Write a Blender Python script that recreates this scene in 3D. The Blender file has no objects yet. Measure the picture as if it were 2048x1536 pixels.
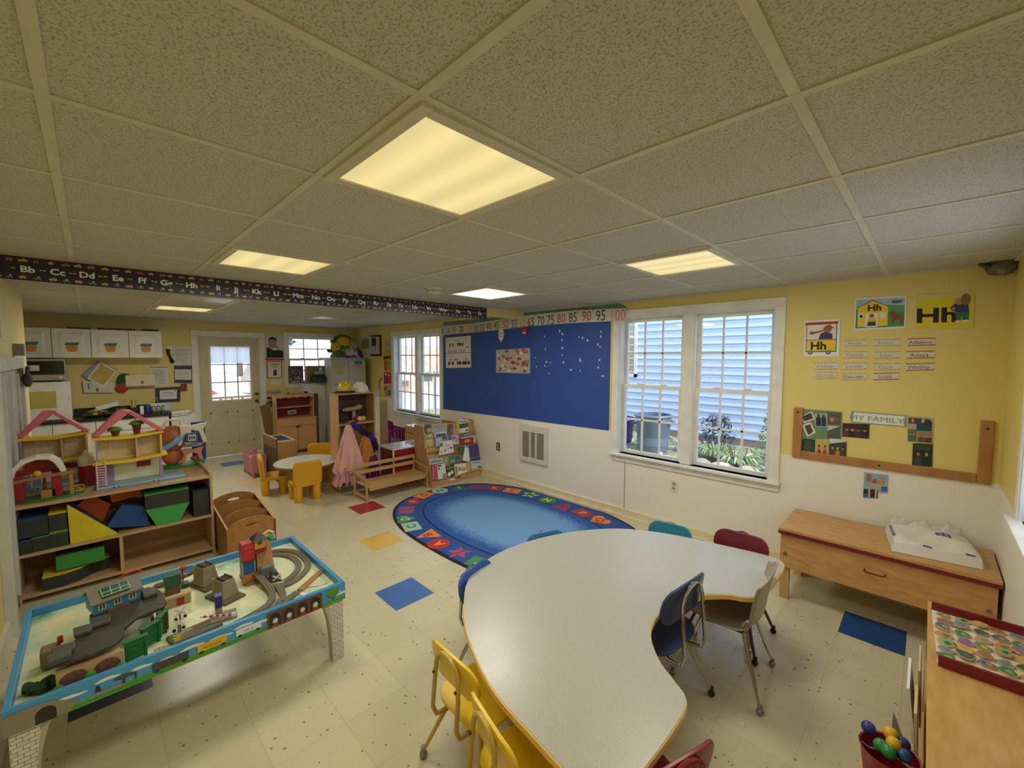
import bpy, bmesh, math, random
from mathutils import Vector, Matrix
R = math.radians
S = bpy.context.scene
COL = S.collection
random.seed(7)

# ---------------------------------------------------------------- camera, world, exposure
cam = bpy.data.cameras.new('camera')
cam.sensor_width = 36.0
cam.lens = 36.0 * 839.2 / 2048
cam.clip_start = 0.02
co = bpy.data.objects.new('camera', cam)
COL.objects.link(co)
yaw, pitch, roll = 2.3535, -0.0653, 0.0012
fw = Vector((math.cos(yaw) * math.cos(pitch), math.sin(yaw) * math.cos(pitch), math.sin(pitch)))
rt = Vector((math.sin(yaw), -math.cos(yaw), 0))
up = rt.cross(fw)
r2 = math.cos(roll) * rt + math.sin(roll) * up
u2 = -math.sin(roll) * rt + math.cos(roll) * up
co.matrix_world = Matrix(((r2.x, u2.x, -fw.x, 0), (r2.y, u2.y, -fw.y, 0), (r2.z, u2.z, -fw.z, 1.739), (0, 0, 0, 1)))
S.camera = co
S.view_settings.view_transform = 'Standard'
S.view_settings.look = 'None'
S.view_settings.gamma = 1.0
S.view_settings.exposure = -0.15
S.view_settings.use_curve_mapping = False

wd = bpy.data.worlds.new('sky')
S.world = wd
wd.use_nodes = True
nt = wd.node_tree
bg = nt.nodes['Background']
tc = nt.nodes.new('ShaderNodeTexCoord')
sx = nt.nodes.new('ShaderNodeSeparateXYZ')
cr = nt.nodes.new('ShaderNodeValToRGB')
nt.links.new(tc.outputs['Generated'], sx.inputs[0])
nt.links.new(sx.outputs['Z'], cr.inputs[0])
nt.links.new(cr.outputs[0], bg.inputs['Color'])
cr.color_ramp.elements[0].color = (0.62, 0.76, 1.0, 1)
cr.color_ramp.elements[1].color = (0.42, 0.6, 1.0, 1)
cr.color_ramp.elements[1].position = 0.7
bg.inputs['Strength'].default_value = 2.7

sun = bpy.data.lights.new('sun', 'SUN')
sun.energy = 5.0
sun.angle = R(1)
sun.color = (1.0, 0.93, 0.8)
so = bpy.data.objects.new('sun', sun)
COL.objects.link(so)
so.rotation_euler = Vector((-0.8, 0.08, -0.62)).to_track_quat('-Z', 'Y').to_euler()
LAMP_W = 13.5

# ---------------------------------------------------------------- helpers
def lin(h):
    h = h.lstrip('#')
    v = [int(h[i:i + 2], 16) / 255 for i in (0, 2, 4)]
    return tuple((c / 12.92 if c <= 0.04045 else ((c + 0.055) / 1.055) ** 2.4) for c in v) + (1,)

MC = {}
def newmat(key):
    m = bpy.data.materials.new(key)
    m.use_nodes = True
    MC[key] = m
    return m, m.node_tree, m.node_tree.nodes['Principled BSDF']

def ramp(t, fac, c0, c1, p0=0.0, p1=1.0):
    r = t.nodes.new('ShaderNodeValToRGB')
    r.color_ramp.elements[0].position = p0
    r.color_ramp.elements[1].position = p1
    r.color_ramp.elements[0].color = c0
    r.color_ramp.elements[1].color = c1
    t.links.new(fac, r.inputs[0])
    return r.outputs[0]

def noise(t, scale, detail=2.0, stretch=None, coord='Object'):
    c = t.nodes.new('ShaderNodeTexCoord')
    n = t.nodes.new('ShaderNodeTexNoise')
    n.inputs['Scale'].default_value = scale
    n.inputs['Detail'].default_value = detail
    src = c.outputs[coord]
    if stretch:
        mp = t.nodes.new('ShaderNodeMapping')
        mp.inputs['Scale'].default_value = stretch
        t.links.new(src, mp.inputs[0])
        src = mp.outputs[0]
    t.links.new(src, n.inputs['Vector'])
    return n.outputs[0]

def bump(t, b, fac, strength=0.2, dist=0.01):
    n = t.nodes.new('ShaderNodeBump')
    n.inputs['Strength'].default_value = strength
    n.inputs['Distance'].default_value = dist
    t.links.new(fac, n.inputs['Height'])
    t.links.new(n.outputs[0], b.inputs['Normal'])

def P(h, rough=0.5, metal=0.0, var=0.06, scale=9.0, bmp=0.0, coat=0.0, alpha=1.0):
    key = 'p_%s_%g_%g_%g_%g_%g_%g_%g' % (h, rough, metal, var, scale, bmp, coat, alpha)
    if key in MC: return MC[key]
    m, t, b = newmat(key)
    c = lin(h)
    f = noise(t, scale)
    lo = tuple(x * (1 - var) for x in c[:3]) + (1,)
    hi = tuple(min(1, x * (1 + var)) for x in c[:3]) + (1,)
    t.links.new(ramp(t, f, lo, hi, 0.3, 0.7), b.inputs['Base Color'])
    b.inputs['Roughness'].default_value = rough
    b.inputs['Metallic'].default_value = metal
    b.inputs['Coat Weight'].default_value = coat
    b.inputs['Coat Roughness'].default_value = 0.15
    if alpha < 1: b.inputs['Alpha'].default_value = alpha
    if bmp: bump(t, b, noise(t, scale * 6, 3), bmp, 0.005)
    return m

def WOOD(h1, h2, stretch=(1, 14, 14), rough=0.35, scale=3.0):
    key = 'w_%s_%s_%s_%g' % (h1, h2, stretch, rough)
    if key in MC: return MC[key]
    m, t, b = newmat(key)
    f = noise(t, scale, 5, stretch)
    t.links.new(ramp(t, f, lin(h1), lin(h2), 0.3, 0.75), b.inputs['Base Color'])
    b.inputs['Roughness'].default_value = rough
    return m

def EM(h, s):
    key = 'e_%s_%g' % (h, s)
    if key in MC: return MC[key]
    m, t, b = newmat(key)
    b.inputs['Base Color'].default_value = (0.8, 0.8, 0.75, 1)
    b.inputs['Emission Color'].default_value = lin(h)
    b.inputs['Emission Strength'].default_value = s
    return m

def GLASS():
    if 'glass' in MC: return MC['glass']
    m = bpy.data.materials.new('glass')
    m.use_nodes = True
    MC['glass'] = m
    t = m.node_tree
    t.nodes.clear()
    o = t.nodes.new('ShaderNodeOutputMaterial')
    mx = t.nodes.new('ShaderNodeMixShader')
    tr = t.nodes.new('ShaderNodeBsdfTransparent')
    gl = t.nodes.new('ShaderNodeBsdfGlossy')
    gl.inputs['Roughness'].default_value = 0.03
    mx.inputs[0].default_value = 0.05
    t.links.new(tr.outputs[0], mx.inputs[1])
    t.links.new(gl.outputs[0], mx.inputs[2])
    t.links.new(mx.outputs[0], o.inputs[0])
    return m

CHROME = P('c8c8c6', 0.18, 1.0, 0.02)
WHITE = P('e9e6dc', 0.45)
MAPLE = WOOD('c89a5e', 'd9b47c')
MAPLEV = WOOD('c89a5e', 'd9b47c', (14, 14, 1))
MAPLEY = WOOD('c89a5e', 'd9b47c', (14, 1, 14))
BLACK = P('15151a', 0.4)

class MB:
    """collects shapes; out() links them as ONE mesh object"""
    def __init__(s):
        s.b = bmesh.new()
    def faces(s, vs, fs, m=0, sm=False):
        v = [s.b.verts.new(p) for p in vs]
        for f in fs:
            try:
                q = s.b.faces.new([v[i] for i in f])
                q.material_index = m
                q.smooth = sm
            except ValueError:
                pass
        return s
    def box(s, x0, y0, z0, x1, y1, z1, m=0, mat=None):
        x0, x1 = sorted((x0, x1)); y0, y1 = sorted((y0, y1)); z0, z1 = sorted((z0, z1))
        vs = [(x0, y0, z0), (x1, y0, z0), (x1, y1, z0), (x0, y1, z0), (x0, y0, z1), (x1, y0, z1), (x1, y1, z1), (x0, y1, z1)]
        if mat is not None: vs = [mat @ Vector(v) for v in vs]
        return s.faces(vs, [(0, 3, 2, 1), (4, 5, 6, 7), (0, 1, 5, 4), (1, 2, 6, 5), (2, 3, 7, 6), (3, 0, 4, 7)], m)
    def cb(s, c, d, rot=(0, 0, 0), m=0):
        from mathutils import Euler
        M = Matrix.Translation(c) @ Euler(rot).to_matrix().to_4x4()
        return s.box(-d[0] / 2, -d[1] / 2, -d[2] / 2, d[0] / 2, d[1] / 2, d[2] / 2, m, M)
    def tube(s, pts, r, seg=8, m=0, closed=False, rs=None, cap=True):
        pts = [Vector(p) for p in pts]
        n = len(pts)
        rings = []
        prev = None
        for i, p in enumerate(pts):
            a = pts[(i - 1) % n] if (closed or i > 0) else pts[i]
            c = pts[(i + 1) % n] if (closed or i < n - 1) else pts[i]
            d = (c - a)
            d = d.normalized() if d.length > 1e-9 else Vector((0, 0, 1))
            if prev is None:
                h = Vector((0, 0, 1)) if abs(d.z) < 0.9 else Vector((1, 0, 0))
                u = d.cross(h).normalized()
            else:
                u = (prev - d * prev.dot(d)).normalized()
            prev = u
            w = d.cross(u)
            rad = rs[i] if rs else r
            rings.append([s.b.verts.new(p + (u * math.cos(2 * math.pi * k / seg) + w * math.sin(2 * math.pi * k / seg)) * rad) for k in range(seg)])
        last = n if closed else n - 1
        for i in range(last):
            A, B_ = rings[i], rings[(i + 1) % n]
            for k in range(seg):
                f = s.b.faces.new((A[k], A[(k + 1) % seg], B_[(k + 1) % seg], B_[k]))
                f.material_index = m
                f.smooth = True
        if cap and not closed:
            for rg in (rings[0], rings[-1]):
                f = s.b.faces.new(rg)
                f.material_index = m
        return s
    def cyl(s, p0, p1, r, seg=16, m=0, r1=None):
        return s.tube([p0, p1], r, seg, m, rs=[r, r if r1 is None else r1])
    def prism(s, pts, a, b, axis='z', m=0, mat=None):
        def f(p, h):
            v = (p[0], p[1], h) if axis == 'z' else ((p[0], h, p[1]) if axis == 'y' else (h, p[0], p[1]))
            return mat @ Vector(v) if mat is not None else v
        n = len(pts)
        vs = [f(p, a) for p in pts] + [f(p, b) for p in pts]
        return s.faces(vs, [tuple(range(n))[::-1], tuple(range(n, 2 * n))] + [(i, (i + 1) % n, n + (i + 1) % n, n + i) for i in range(n)], m)
    def sph(s, c, r, seg=12, m=0, rough=0.0, mat=None):
        if not isinstance(r, (tuple, list)): r = (r, r, r)
        rings = seg * 2 // 3
        vs = [(0, 0, -1)]
        for i in range(1, rings):
            a = -math.pi / 2 + math.pi * i / rings
            for k in range(seg):
                q = 1 + random.uniform(-rough, rough)
                vs.append((math.cos(a) * math.cos(2 * math.pi * k / seg) * q, math.cos(a) * math.sin(2 * math.pi * k / seg) * q, math.sin(a) * q))
        vs.append((0, 0, 1))
        pv = [Vector((c[0] + v[0] * r[0], c[1] + v[1] * r[1], c[2] + v[2] * r[2])) for v in vs]
        if mat is not None: pv = [mat @ v for v in pv]
        fs = [(0, 1 + (k + 1) % seg, 1 + k) for k in range(seg)]
        for i in range(rings - 2):
            for k in range(seg):
                a = 1 + i * seg
                fs.append((a + k, a + (k + 1) % seg, a + seg + (k + 1) % seg, a + seg + k))
        L = len(vs) - 1
        a = 1 + (rings - 2) * seg
        fs += [(a + k, a + (k + 1) % seg, L) for k in range(seg)]
        return s.faces(pv, fs, m, True)
    def lathe(s, prof, c=(0, 0, 0), seg=20, m=0, closed=False):
        vs = []
        for r, z in prof:
            for k in range(seg):
                vs.append((c[0] + r * math.cos(2 * math.pi * k / seg), c[1] + r * math.sin(2 * math.pi * k / seg), c[2] + z))
        fs = []
        for i in range(len(prof) - 1):
            for k in range(seg):
                a = i * seg
                fs.append((a + k, a + (k + 1) % seg, a + seg + (k + 1) % seg, a + seg + k))
        fs.append(tuple(range(seg))[::-1])
        a = (len(prof) - 1) * seg
        fs.append(tuple(range(a, a + seg)))
        return s.faces(vs, fs, m, True)
    def grid(s, f, nu, nv, m=0, sm=True):
        vs = [f(i / nu, j / nv) for j in range(nv + 1) for i in range(nu + 1)]
        fs = [(j * (nu + 1) + i, j * (nu + 1) + i + 1, (j + 1) * (nu + 1) + i + 1, (j + 1) * (nu + 1) + i) for j in range(nv) for i in range(nu)]
        return s.faces(vs, fs, m, sm)
    def out(s, name, mats, parent=None, loc=(0, 0, 0), rz=0, w=False, bevel=0, sub=0, solid=0, sharp=0.7):
        if w:
            d = Vector(parent.location) if parent else Vector(loc)
            for v in s.b.verts: v.co -= d
        bmesh.ops.recalc_face_normals(s.b, faces=s.b.faces)
        me = bpy.data.meshes.new(name)
        s.b.to_mesh(me)
        s.b.free()
        for mt in (mats if isinstance(mats, (list, tuple)) else [mats]): me.materials.append(mt)
        if any(p.use_smooth for p in me.polygons): me.set_sharp_from_angle(angle=sharp)
        o = bpy.data.objects.new(name, me)
        COL.objects.link(o)
        if parent: o.parent = parent
        else:
            o.location = loc
            o.rotation_euler = (0, 0, rz)
        if solid:
            q = o.modifiers.new('solid', 'SOLIDIFY'); q.thickness = solid; q.offset = 0
        if bevel:
            q = o.modifiers.new('bevel', 'BEVEL'); q.width = bevel; q.segments = 2; q.limit_method = 'ANGLE'; q.angle_limit = R(40)
        if sub:
            q = o.modifiers.new('sub', 'SUBSURF'); q.levels = sub; q.render_levels = sub
        return o

def tag(o, label=None, cat=None, group=None, kind=None):
    if label: o['label'] = label
    if cat: o['category'] = cat
    if group: o['group'] = group
    if kind: o['kind'] = kind
    return o

def T(name, label, cat, loc=(0, 0, 0), rz=0, group=None):
    o = bpy.data.objects.new(name, None)
    COL.objects.link(o)
    o.empty_display_size = 0.1
    o.location = loc
    o.rotation_euler = (0, 0, rz)
    return tag(o, label, cat, group)

def cpy(o, parent=None):
    c = o.copy()
    COL.objects.link(c)
    if parent: c.parent = parent
    for ch in [x for x in bpy.data.objects if x.parent == o and x != c]:
        cpy(ch, c)
    return c

TXT = {}
def textgeo(body, size, bold=0.0):
    """vertices and faces of a line of lettering, centred, height = size"""
    k = (body, bold)
    if k not in TXT:
        cu = bpy.data.curves.new('t', 'FONT')
        cu.body = body
        cu.size = 1
        cu.offset = bold
        cu.resolution_u = 2
        cu.align_x = 'CENTER'
        ob = bpy.data.objects.new('t', cu)
        me = bpy.data.meshes.new_from_object(ob)
        vs = [(v.co.x, v.co.y) for v in me.vertices]
        fs = [tuple(p.vertices) for p in me.polygons]
        bpy.data.objects.remove(ob)
        bpy.data.meshes.remove(me)
        bpy.data.curves.remove(cu)
        y0 = min(v[1] for v in vs) if vs else 0
        y1 = max(v[1] for v in vs) if vs else 1
        TXT[k] = ([(v[0], v[1] - 0.35) for v in vs], fs)
    vs, fs = TXT[k]
    return [(x * size, y * size) for x, y in vs], fs

def bil(q, u, v):
    """q = TL, TR, BR, BL; u to the right, v upward"""
    a = 1 - v
    return tuple((q[0][i] * (1 - u) * (1 - a) + q[1][i] * u * (1 - a) + q[2][i] * u * a + q[3][i] * (1 - u) * a) for i in (0, 1))

def art_mesh(q, base, shapes, th=0.003, rough=0.6, step=0.0007, aspect=None):
    """a sheet with printed shapes on its front (the -y side); returns mesh builder, material list, centre"""
    cx = sum(p[0] for p in q) / 4
    cz = sum(p[1] for p in q) / 4
    q = [(p[0] - cx, p[1] - cz) for p in q]
    W_ = math.hypot(q[1][0] - q[0][0], q[1][1] - q[0][1])
    H_ = math.hypot(q[0][0] - q[3][0], q[0][1] - q[3][1])
    mb = MB()
    mats = [P(base, rough)]
    idx = {base: 0}
    if th: mb.prism([q[3], q[2], q[1], q[0]], -th, 0, 'y', 0)
    d = -th
    step = min(step, .004 / (len(shapes) + 1))
    def mi(h):
        if h not in idx:
            idx[h] = len(mats)
            mats.append(P(h, rough))
        return idx[h]
    def put(pts, h, fs=None):
        nonlocal d
        d -= step
        vs = []
        for u, v in pts:
            p = bil(q, u, v)
            vs.append((p[0], d, p[1]))
        mb.faces(vs, fs if fs else [tuple(range(len(pts)))], mi(h))
    for s_ in shapes:
        k = s_[0]
        if k == 'r':
            _, a, b, c, e, h = s_
            put([(a, b), (c, b), (c, e), (a, e)], h)
        elif k == 'e':
            _, u, v, ru, rv, h = s_[:6]
            n = s_[6] if len(s_) > 6 else 16
            put([(u + ru * math.cos(2 * math.pi * i / n + 0.3), v + rv * math.sin(2 * math.pi * i / n + 0.3)) for i in range(n)], h)
        elif k == 'p':
            put(s_[1], s_[2])
        elif k == 't':
            _, body, u, v, sz, h = s_[:6]
            sxx = s_[6] if len(s_) > 6 else 1.0
            vs, fs = textgeo(body, sz * H_ * 1.35, .035 if body == 'Hh' else 0)
            put([(u + x / W_ * sxx, v + y / H_) for x, y in vs], h, fs)
    return mb, mats, (cx, cz)

def art(wall, name, label, cat, q, base, shapes=(), group=None, th=0.003, off=0.001, rough=0.6, frame=None):
    """wall: ('y', value) window wall facing -Y, ('x', value) back wall facing +X"""
    mb, mats, (cx, cz) = art_mesh(q, base, shapes, th, rough)
    if wall[0] == 'y': loc, rz = (cx, wall[1] - off, cz), 0
    else: loc, rz = (wall[1] + off, cx, cz), math.pi / 2
    o = mb.out(name, mats, None, loc, rz)
    return tag(o, label, cat, group)

YW, XB, CE, XR, YL = 4.004, -8.617, 2.319, 0.345, -0.44
WW, BWL = ('y', YW), ('x', XB)

# ---------------------------------------------------------------- room shell
def wall_mat(h='d9c26e', low='ddd3b6', zline=0.94):
    m, t, b = newmat('wall_' + h)
    c = t.nodes.new('ShaderNodeNewGeometry')
    s_ = t.nodes.new('ShaderNodeSeparateXYZ')
    t.links.new(c.outputs['Position'], s_.inputs[0])
    gt = t.nodes.new('ShaderNodeMath'); gt.operation = 'GREATER_THAN'; gt.inputs[1].default_value = zline
    t.links.new(s_.outputs['Z'], gt.inputs[0])
    mx = t.nodes.new('ShaderNodeMix'); mx.data_type = 'RGBA'
    t.links.new(gt.outputs[0], mx.inputs[0])
    mx.inputs[6].default_value = lin(low)
    mx.inputs[7].default_value = lin(h)
    t.links.new(mx.outputs[2], b.inputs['Base Color'])
    b.inputs['Roughness'].default_value = 0.5
    # thin horizontal joints in the lower boarding
    md = t.nodes.new('ShaderNodeMath'); md.operation = 'FRACT'
    ml = t.nodes.new('ShaderNodeMath'); ml.operation = 'MULTIPLY'; ml.inputs[1].default_value = 1 / 0.045
    t.links.new(s_.outputs['Z'], ml.inputs[0])
    t.links.new(ml.outputs[0], md.inputs[0])
    lt = t.nodes.new('ShaderNodeMath'); lt.operation = 'GREATER_THAN'; lt.inputs[1].default_value = 0.12
    t.links.new(md.outputs[0], lt.inputs[0])
    ad = t.nodes.new('ShaderNodeMath'); ad.operation = 'MAXIMUM'
    t.links.new(lt.outputs[0], ad.inputs[0])
    t.links.new(gt.outputs[0], ad.inputs[1])
    n = noise(t, 60, 2)
    a2 = t.nodes.new('ShaderNodeMath'); a2.operation = 'MULTIPLY_ADD'; a2.inputs[1].default_value = 0.4
    t.links.new(n, a2.inputs[0]); t.links.new(ad.outputs[0], a2.inputs[2])
    bump(t, b, a2.outputs[0], 0.35, 0.002)
    return m
WALLM = wall_mat('e6d27e', 'f0eadb')
WALLY = wall_mat('e0d08c', 'e0d08c')
WALLB = wall_mat('dac67a', 'dac67a')

TS, TX, TY = 0.311, -2.822, 1.403
def floor_mat():
    m, t, b = newmat('vinyl_tile')
    g = t.nodes.new('ShaderNodeNewGeometry')
    mp = t.nodes.new('ShaderNodeVectorMath'); mp.operation = 'SUBTRACT'; mp.inputs[1].default_value = (TX, TY, 0)
    t.links.new(g.outputs['Position'], mp.inputs[0])
    sc = t.nodes.new('ShaderNodeVectorMath'); sc.operation = 'SCALE'; sc.inputs['Scale'].default_value = 1 / TS
    t.links.new(mp.outputs[0], sc.inputs[0])
    fr = t.nodes.new('ShaderNodeVectorMath'); fr.operation = 'FRACTION'
    t.links.new(sc.outputs[0], fr.inputs[0])
    fl = t.nodes.new('ShaderNodeVectorMath'); fl.operation = 'FLOOR'
    t.links.new(sc.outputs[0], fl.inputs[0])
    sp = t.nodes.new('ShaderNodeSeparateXYZ')
    t.links.new(fr.outputs[0], sp.inputs[0])
    def edge(o):
        a = t.nodes.new('ShaderNodeMath'); a.operation = 'SUBTRACT'; a.inputs[1].default_value = 0.5
        t.links.new(o, a.inputs[0])
        c = t.nodes.new('ShaderNodeMath'); c.operation = 'ABSOLUTE'
        t.links.new(a.outputs[0], c.inputs[0])
        d = t.nodes.new('ShaderNodeMath'); d.operation = 'GREATER_THAN'; d.inputs[1].default_value = 0.4945
        t.links.new(c.outputs[0], d.inputs[0])
        return d.outputs[0]
    mxe = t.nodes.new('ShaderNodeMath'); mxe.operation = 'MAXIMUM'
    t.links.new(edge(sp.outputs['X']), mxe.inputs[0]); t.links.new(edge(sp.outputs['Y']), mxe.inputs[1])
    # per-tile tone and flecks
    wn = t.nodes.new('ShaderNodeTexWhiteNoise')
    t.links.new(fl.outputs[0], wn.inputs['Vector'])
    base = ramp(t, wn.outputs[0], lin('cdc4a2'), lin('d5ccac'))
    v = t.nodes.new('ShaderNodeTexVoronoi'); v.inputs['Scale'].default_value = 24
    t.links.new(g.outputs['Position'], v.inputs['Vector'])
    n2 = noise(t, 70, 2)
    ad = t.nodes.new('ShaderNodeMath'); ad.operation = 'MULTIPLY_ADD'; ad.inputs[1].default_value = 0.28
    t.links.new(n2, ad.inputs[0]); t.links.new(v.outputs['Distance'], ad.inputs[2])
    sepc = t.nodes.new('ShaderNodeSeparateColor')
    t.links.new(v.outputs['Color'], sepc.inputs[0])
    th = t.nodes.new('ShaderNodeMath'); th.operation = 'MULTIPLY_ADD'; th.inputs[1].default_value = -0.17; th.inputs[2].default_value = 0.31
    t.links.new(sepc.outputs[0], th.inputs[0])
    ls = t.nodes.new('ShaderNodeMath'); ls.operation = 'LESS_THAN'
    t.links.new(ad.outputs[0], ls.inputs[0]); t.links.new(th.outputs[0], ls.inputs[1])
    mul = t.nodes.new('ShaderNodeMath'); mul.operation = 'MULTIPLY'; mul.inputs[1].default_value = 0.75
    t.links.new(ls.outputs[0], mul.inputs[0])
    m1 = t.nodes.new('ShaderNodeMix'); m1.data_type = 'RGBA'
    t.links.new(mul.outputs[0], m1.inputs[0]); t.links.new(base, m1.inputs[6]); m1.inputs[7].default_value = lin('5e5440')
    m2 = t.nodes.new('ShaderNodeMix'); m2.data_type = 'RGBA'
    mm = t.nodes.new('ShaderNodeMath'); mm.operation = 'MULTIPLY'; mm.inputs[1].default_value = 0.45
    t.links.new(mxe.outputs[0], mm.inputs[0])
    t.links.new(mm.outputs[0], m2.inputs[0]); t.links.new(m1.outputs[2], m2.inputs[6]); m2.inputs[7].default_value = lin('a89c78')
    t.links.new(m2.outputs[2], b.inputs['Base Color'])
    r = ramp(t, noise(t, 3, 4), (0.24, 0.24, 0.24, 1), (0.3, 0.3, 0.3, 1), 0.3, 0.7)
    t.links.new(r, b.inputs['Roughness'])
    return m

mb = MB()
tile_cols = {(0, 0): 1, (-3, 1): 2, (-6, 2): 3, (8, 6): 4, (-1, -5): 5, (-17, 0): 1, (-13, 0): 6}
gx0, gx1 = -19, 11
gy0, gy1 = -10, 9
for i in range(gx0, gx1):
    for j in range(gy0, gy1):
        k = tile_cols.get((i, j), 0)
        x0, x1 = max(XB - .15, TX + i * TS), min(XR + .1, TX + (i + 1) * TS)
        y0, y1 = max(-1.7, TY + j * TS), min(YW + .1, TY + (j + 1) * TS)
        if x1 <= x0 or y1 <= y0: continue
        mb.faces([(x0, y0, 0), (x1, y0, 0), (x1, y1, 0), (x0, y1, 0)], [(0, 1, 2, 3)], k)
fo = mb.out('floor', [floor_mat(), P('4a72b4', .3), P('e2b95c', .3), P('a83a40', .3), P('1e4f86', .3), P('1f2f55', .3), P('d9bd84', .3)])
tag(fo, kind='structure')

def ceil_mat():
    m, t, b = newmat('ceiling_tile')
    f = noise(t, 170, 3)
    c = ramp(t, f, lin('a09d90'), lin('c6c3b4'), 0.36, 0.5)
    t.links.new(c, b.inputs['Base Color'])
    b.inputs['Roughness'].default_value = 0.9
    bump(t, b, f, 0.5, 0.004)
    return m
mb = MB()
mb.box(XB - .15, -1.75, CE, XR + .15, YW + .15, CE + .02)
tag(mb.out('ceiling', ceil_mat()), kind='structure')
GM, GX, GY = 0.5896, -0.8284, 0.542
mb = MB()
for i in range(-14, 3):
    x = GX + GM * i
    if XB < x < XR: mb.box(x - .012, -1.7, CE - .004, x + .012, YW, CE)
for j in range(-4, 7):
    y = GY + GM * j
    if -1.7 < y < YW: mb.box(XB, y - .012, CE - .0045, XR, y + .012, CE)
for s_ in ((XB, YW - .02, XR, YW), (XB, -1.7, XB + .02, YW), (XR - .02, YL, XR, YW)):
    mb.box(s_[0], s_[1], CE - .012, s_[2], s_[3], CE)
tag(mb.out('trim_1', P('cdc8b3', .5)), kind='structure')

def rect_wall(name, mat, axis, v0, v1, a0, a1, holes, z1=CE):
    """a wall slab between v0 and v1 across, from a0 to a1 along, with rectangular openings (a0,a1,z0,z1)"""
    mb = MB()
    xs = sorted({a0, a1, *[h[0] for h in holes], *[h[1] for h in holes]})
    zs = sorted({0, z1, *[h[2] for h in holes], *[h[3] for h in holes]})
    for i in range(len(xs) - 1):
        for j in range(len(zs) - 1):
            cx, cz = (xs[i] + xs[i + 1]) / 2, (zs[j] + zs[j + 1]) / 2
            if any(h[0] < cx < h[1] and h[2] < cz < h[3] for h in holes): continue
            if axis == 'y': mb.box(xs[i], v0, zs[j], xs[i + 1], v1, zs[j + 1])
            else: mb.box(v0, xs[i], zs[j], v1, xs[i + 1], zs[j + 1])
    bmesh.ops.remove_doubles(mb.b, verts=mb.b.verts, dist=1e-5)
    return tag(mb.out(name, mat), kind='structure')

BIG = (-2.36, -0.92, 0.70, 2.15)
FAR = (-7.09, -5.62, 0.73, 2.12)
BKW = (2.66, 3.55, 1.23, 2.12)
DOOR = (1.27, 2.18, 0.0, 2.08)
rect_wall('wall_window', WALLM, 'y', YW, YW + .16, XB - .15, XR + .15, [BIG, FAR])
rect_wall('wall_back', WALLB, 'x', XB - .16, XB, -1.7, YW, [BKW, DOOR])
rect_wall('wall_right', WALLM, 'x', XR, XR + .15, YL, YW, [(2.0, 3.1, .96, 2.1)])
rect_wall('wall_left', WALLY, 'y', YL - .12, YL, -6.33, XR, [])
rect_wall('wall_alcove', WALLY, 'y', -1.7, -1.6, XB, -6.33, [])
rect_wall('wall_rear', WALLY, 'x', -6.33, -6.22, -1.7, YL - .12, [])

# beam across the room
mb = MB()
mb.box(-3.86, YL, 2.222, -3.76, YW, CE)
tag(mb.out('trim_2', P('e3d088', .5)), kind='structure')

# ledge along the window wall, its cap, skirtings
mb = MB()
mb.box(XB, YW - .045, 0, XR, YW, .035)
mb.box(XB, YW - .018, .035, XR, YW, .10)
tag(mb.out('baseboard_window', P('e2d6b2', .5)), kind='structure')
mb = MB(); mb.box(XB, -1.6, 0, XB + .015, 1.18, .09); mb.box(XB, 2.28, 0, XB + .015, YW, .09)
tag(mb.out('baseboard_back', P('8b7b60', .5)), kind='structure')
mb = MB(); mb.box(-6.3, YL, 0, XR, YL + .02, .1); mb.box(-3.0, YL, .0, -1.2, YL + .1, .12)
tag(mb.out('baseboard_left', P('d8d2be', .5)), kind='structure')
# vertical joints in the lower boarding
mb = MB()
for x in (-5.0, -2.27):
    mb.box(x - .006, YW - .003, .1, x + .006, YW, .70 if x < -4 else .62)
tag(mb.out('trim_3', P('b9ae90', .6)), kind='structure')

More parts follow.
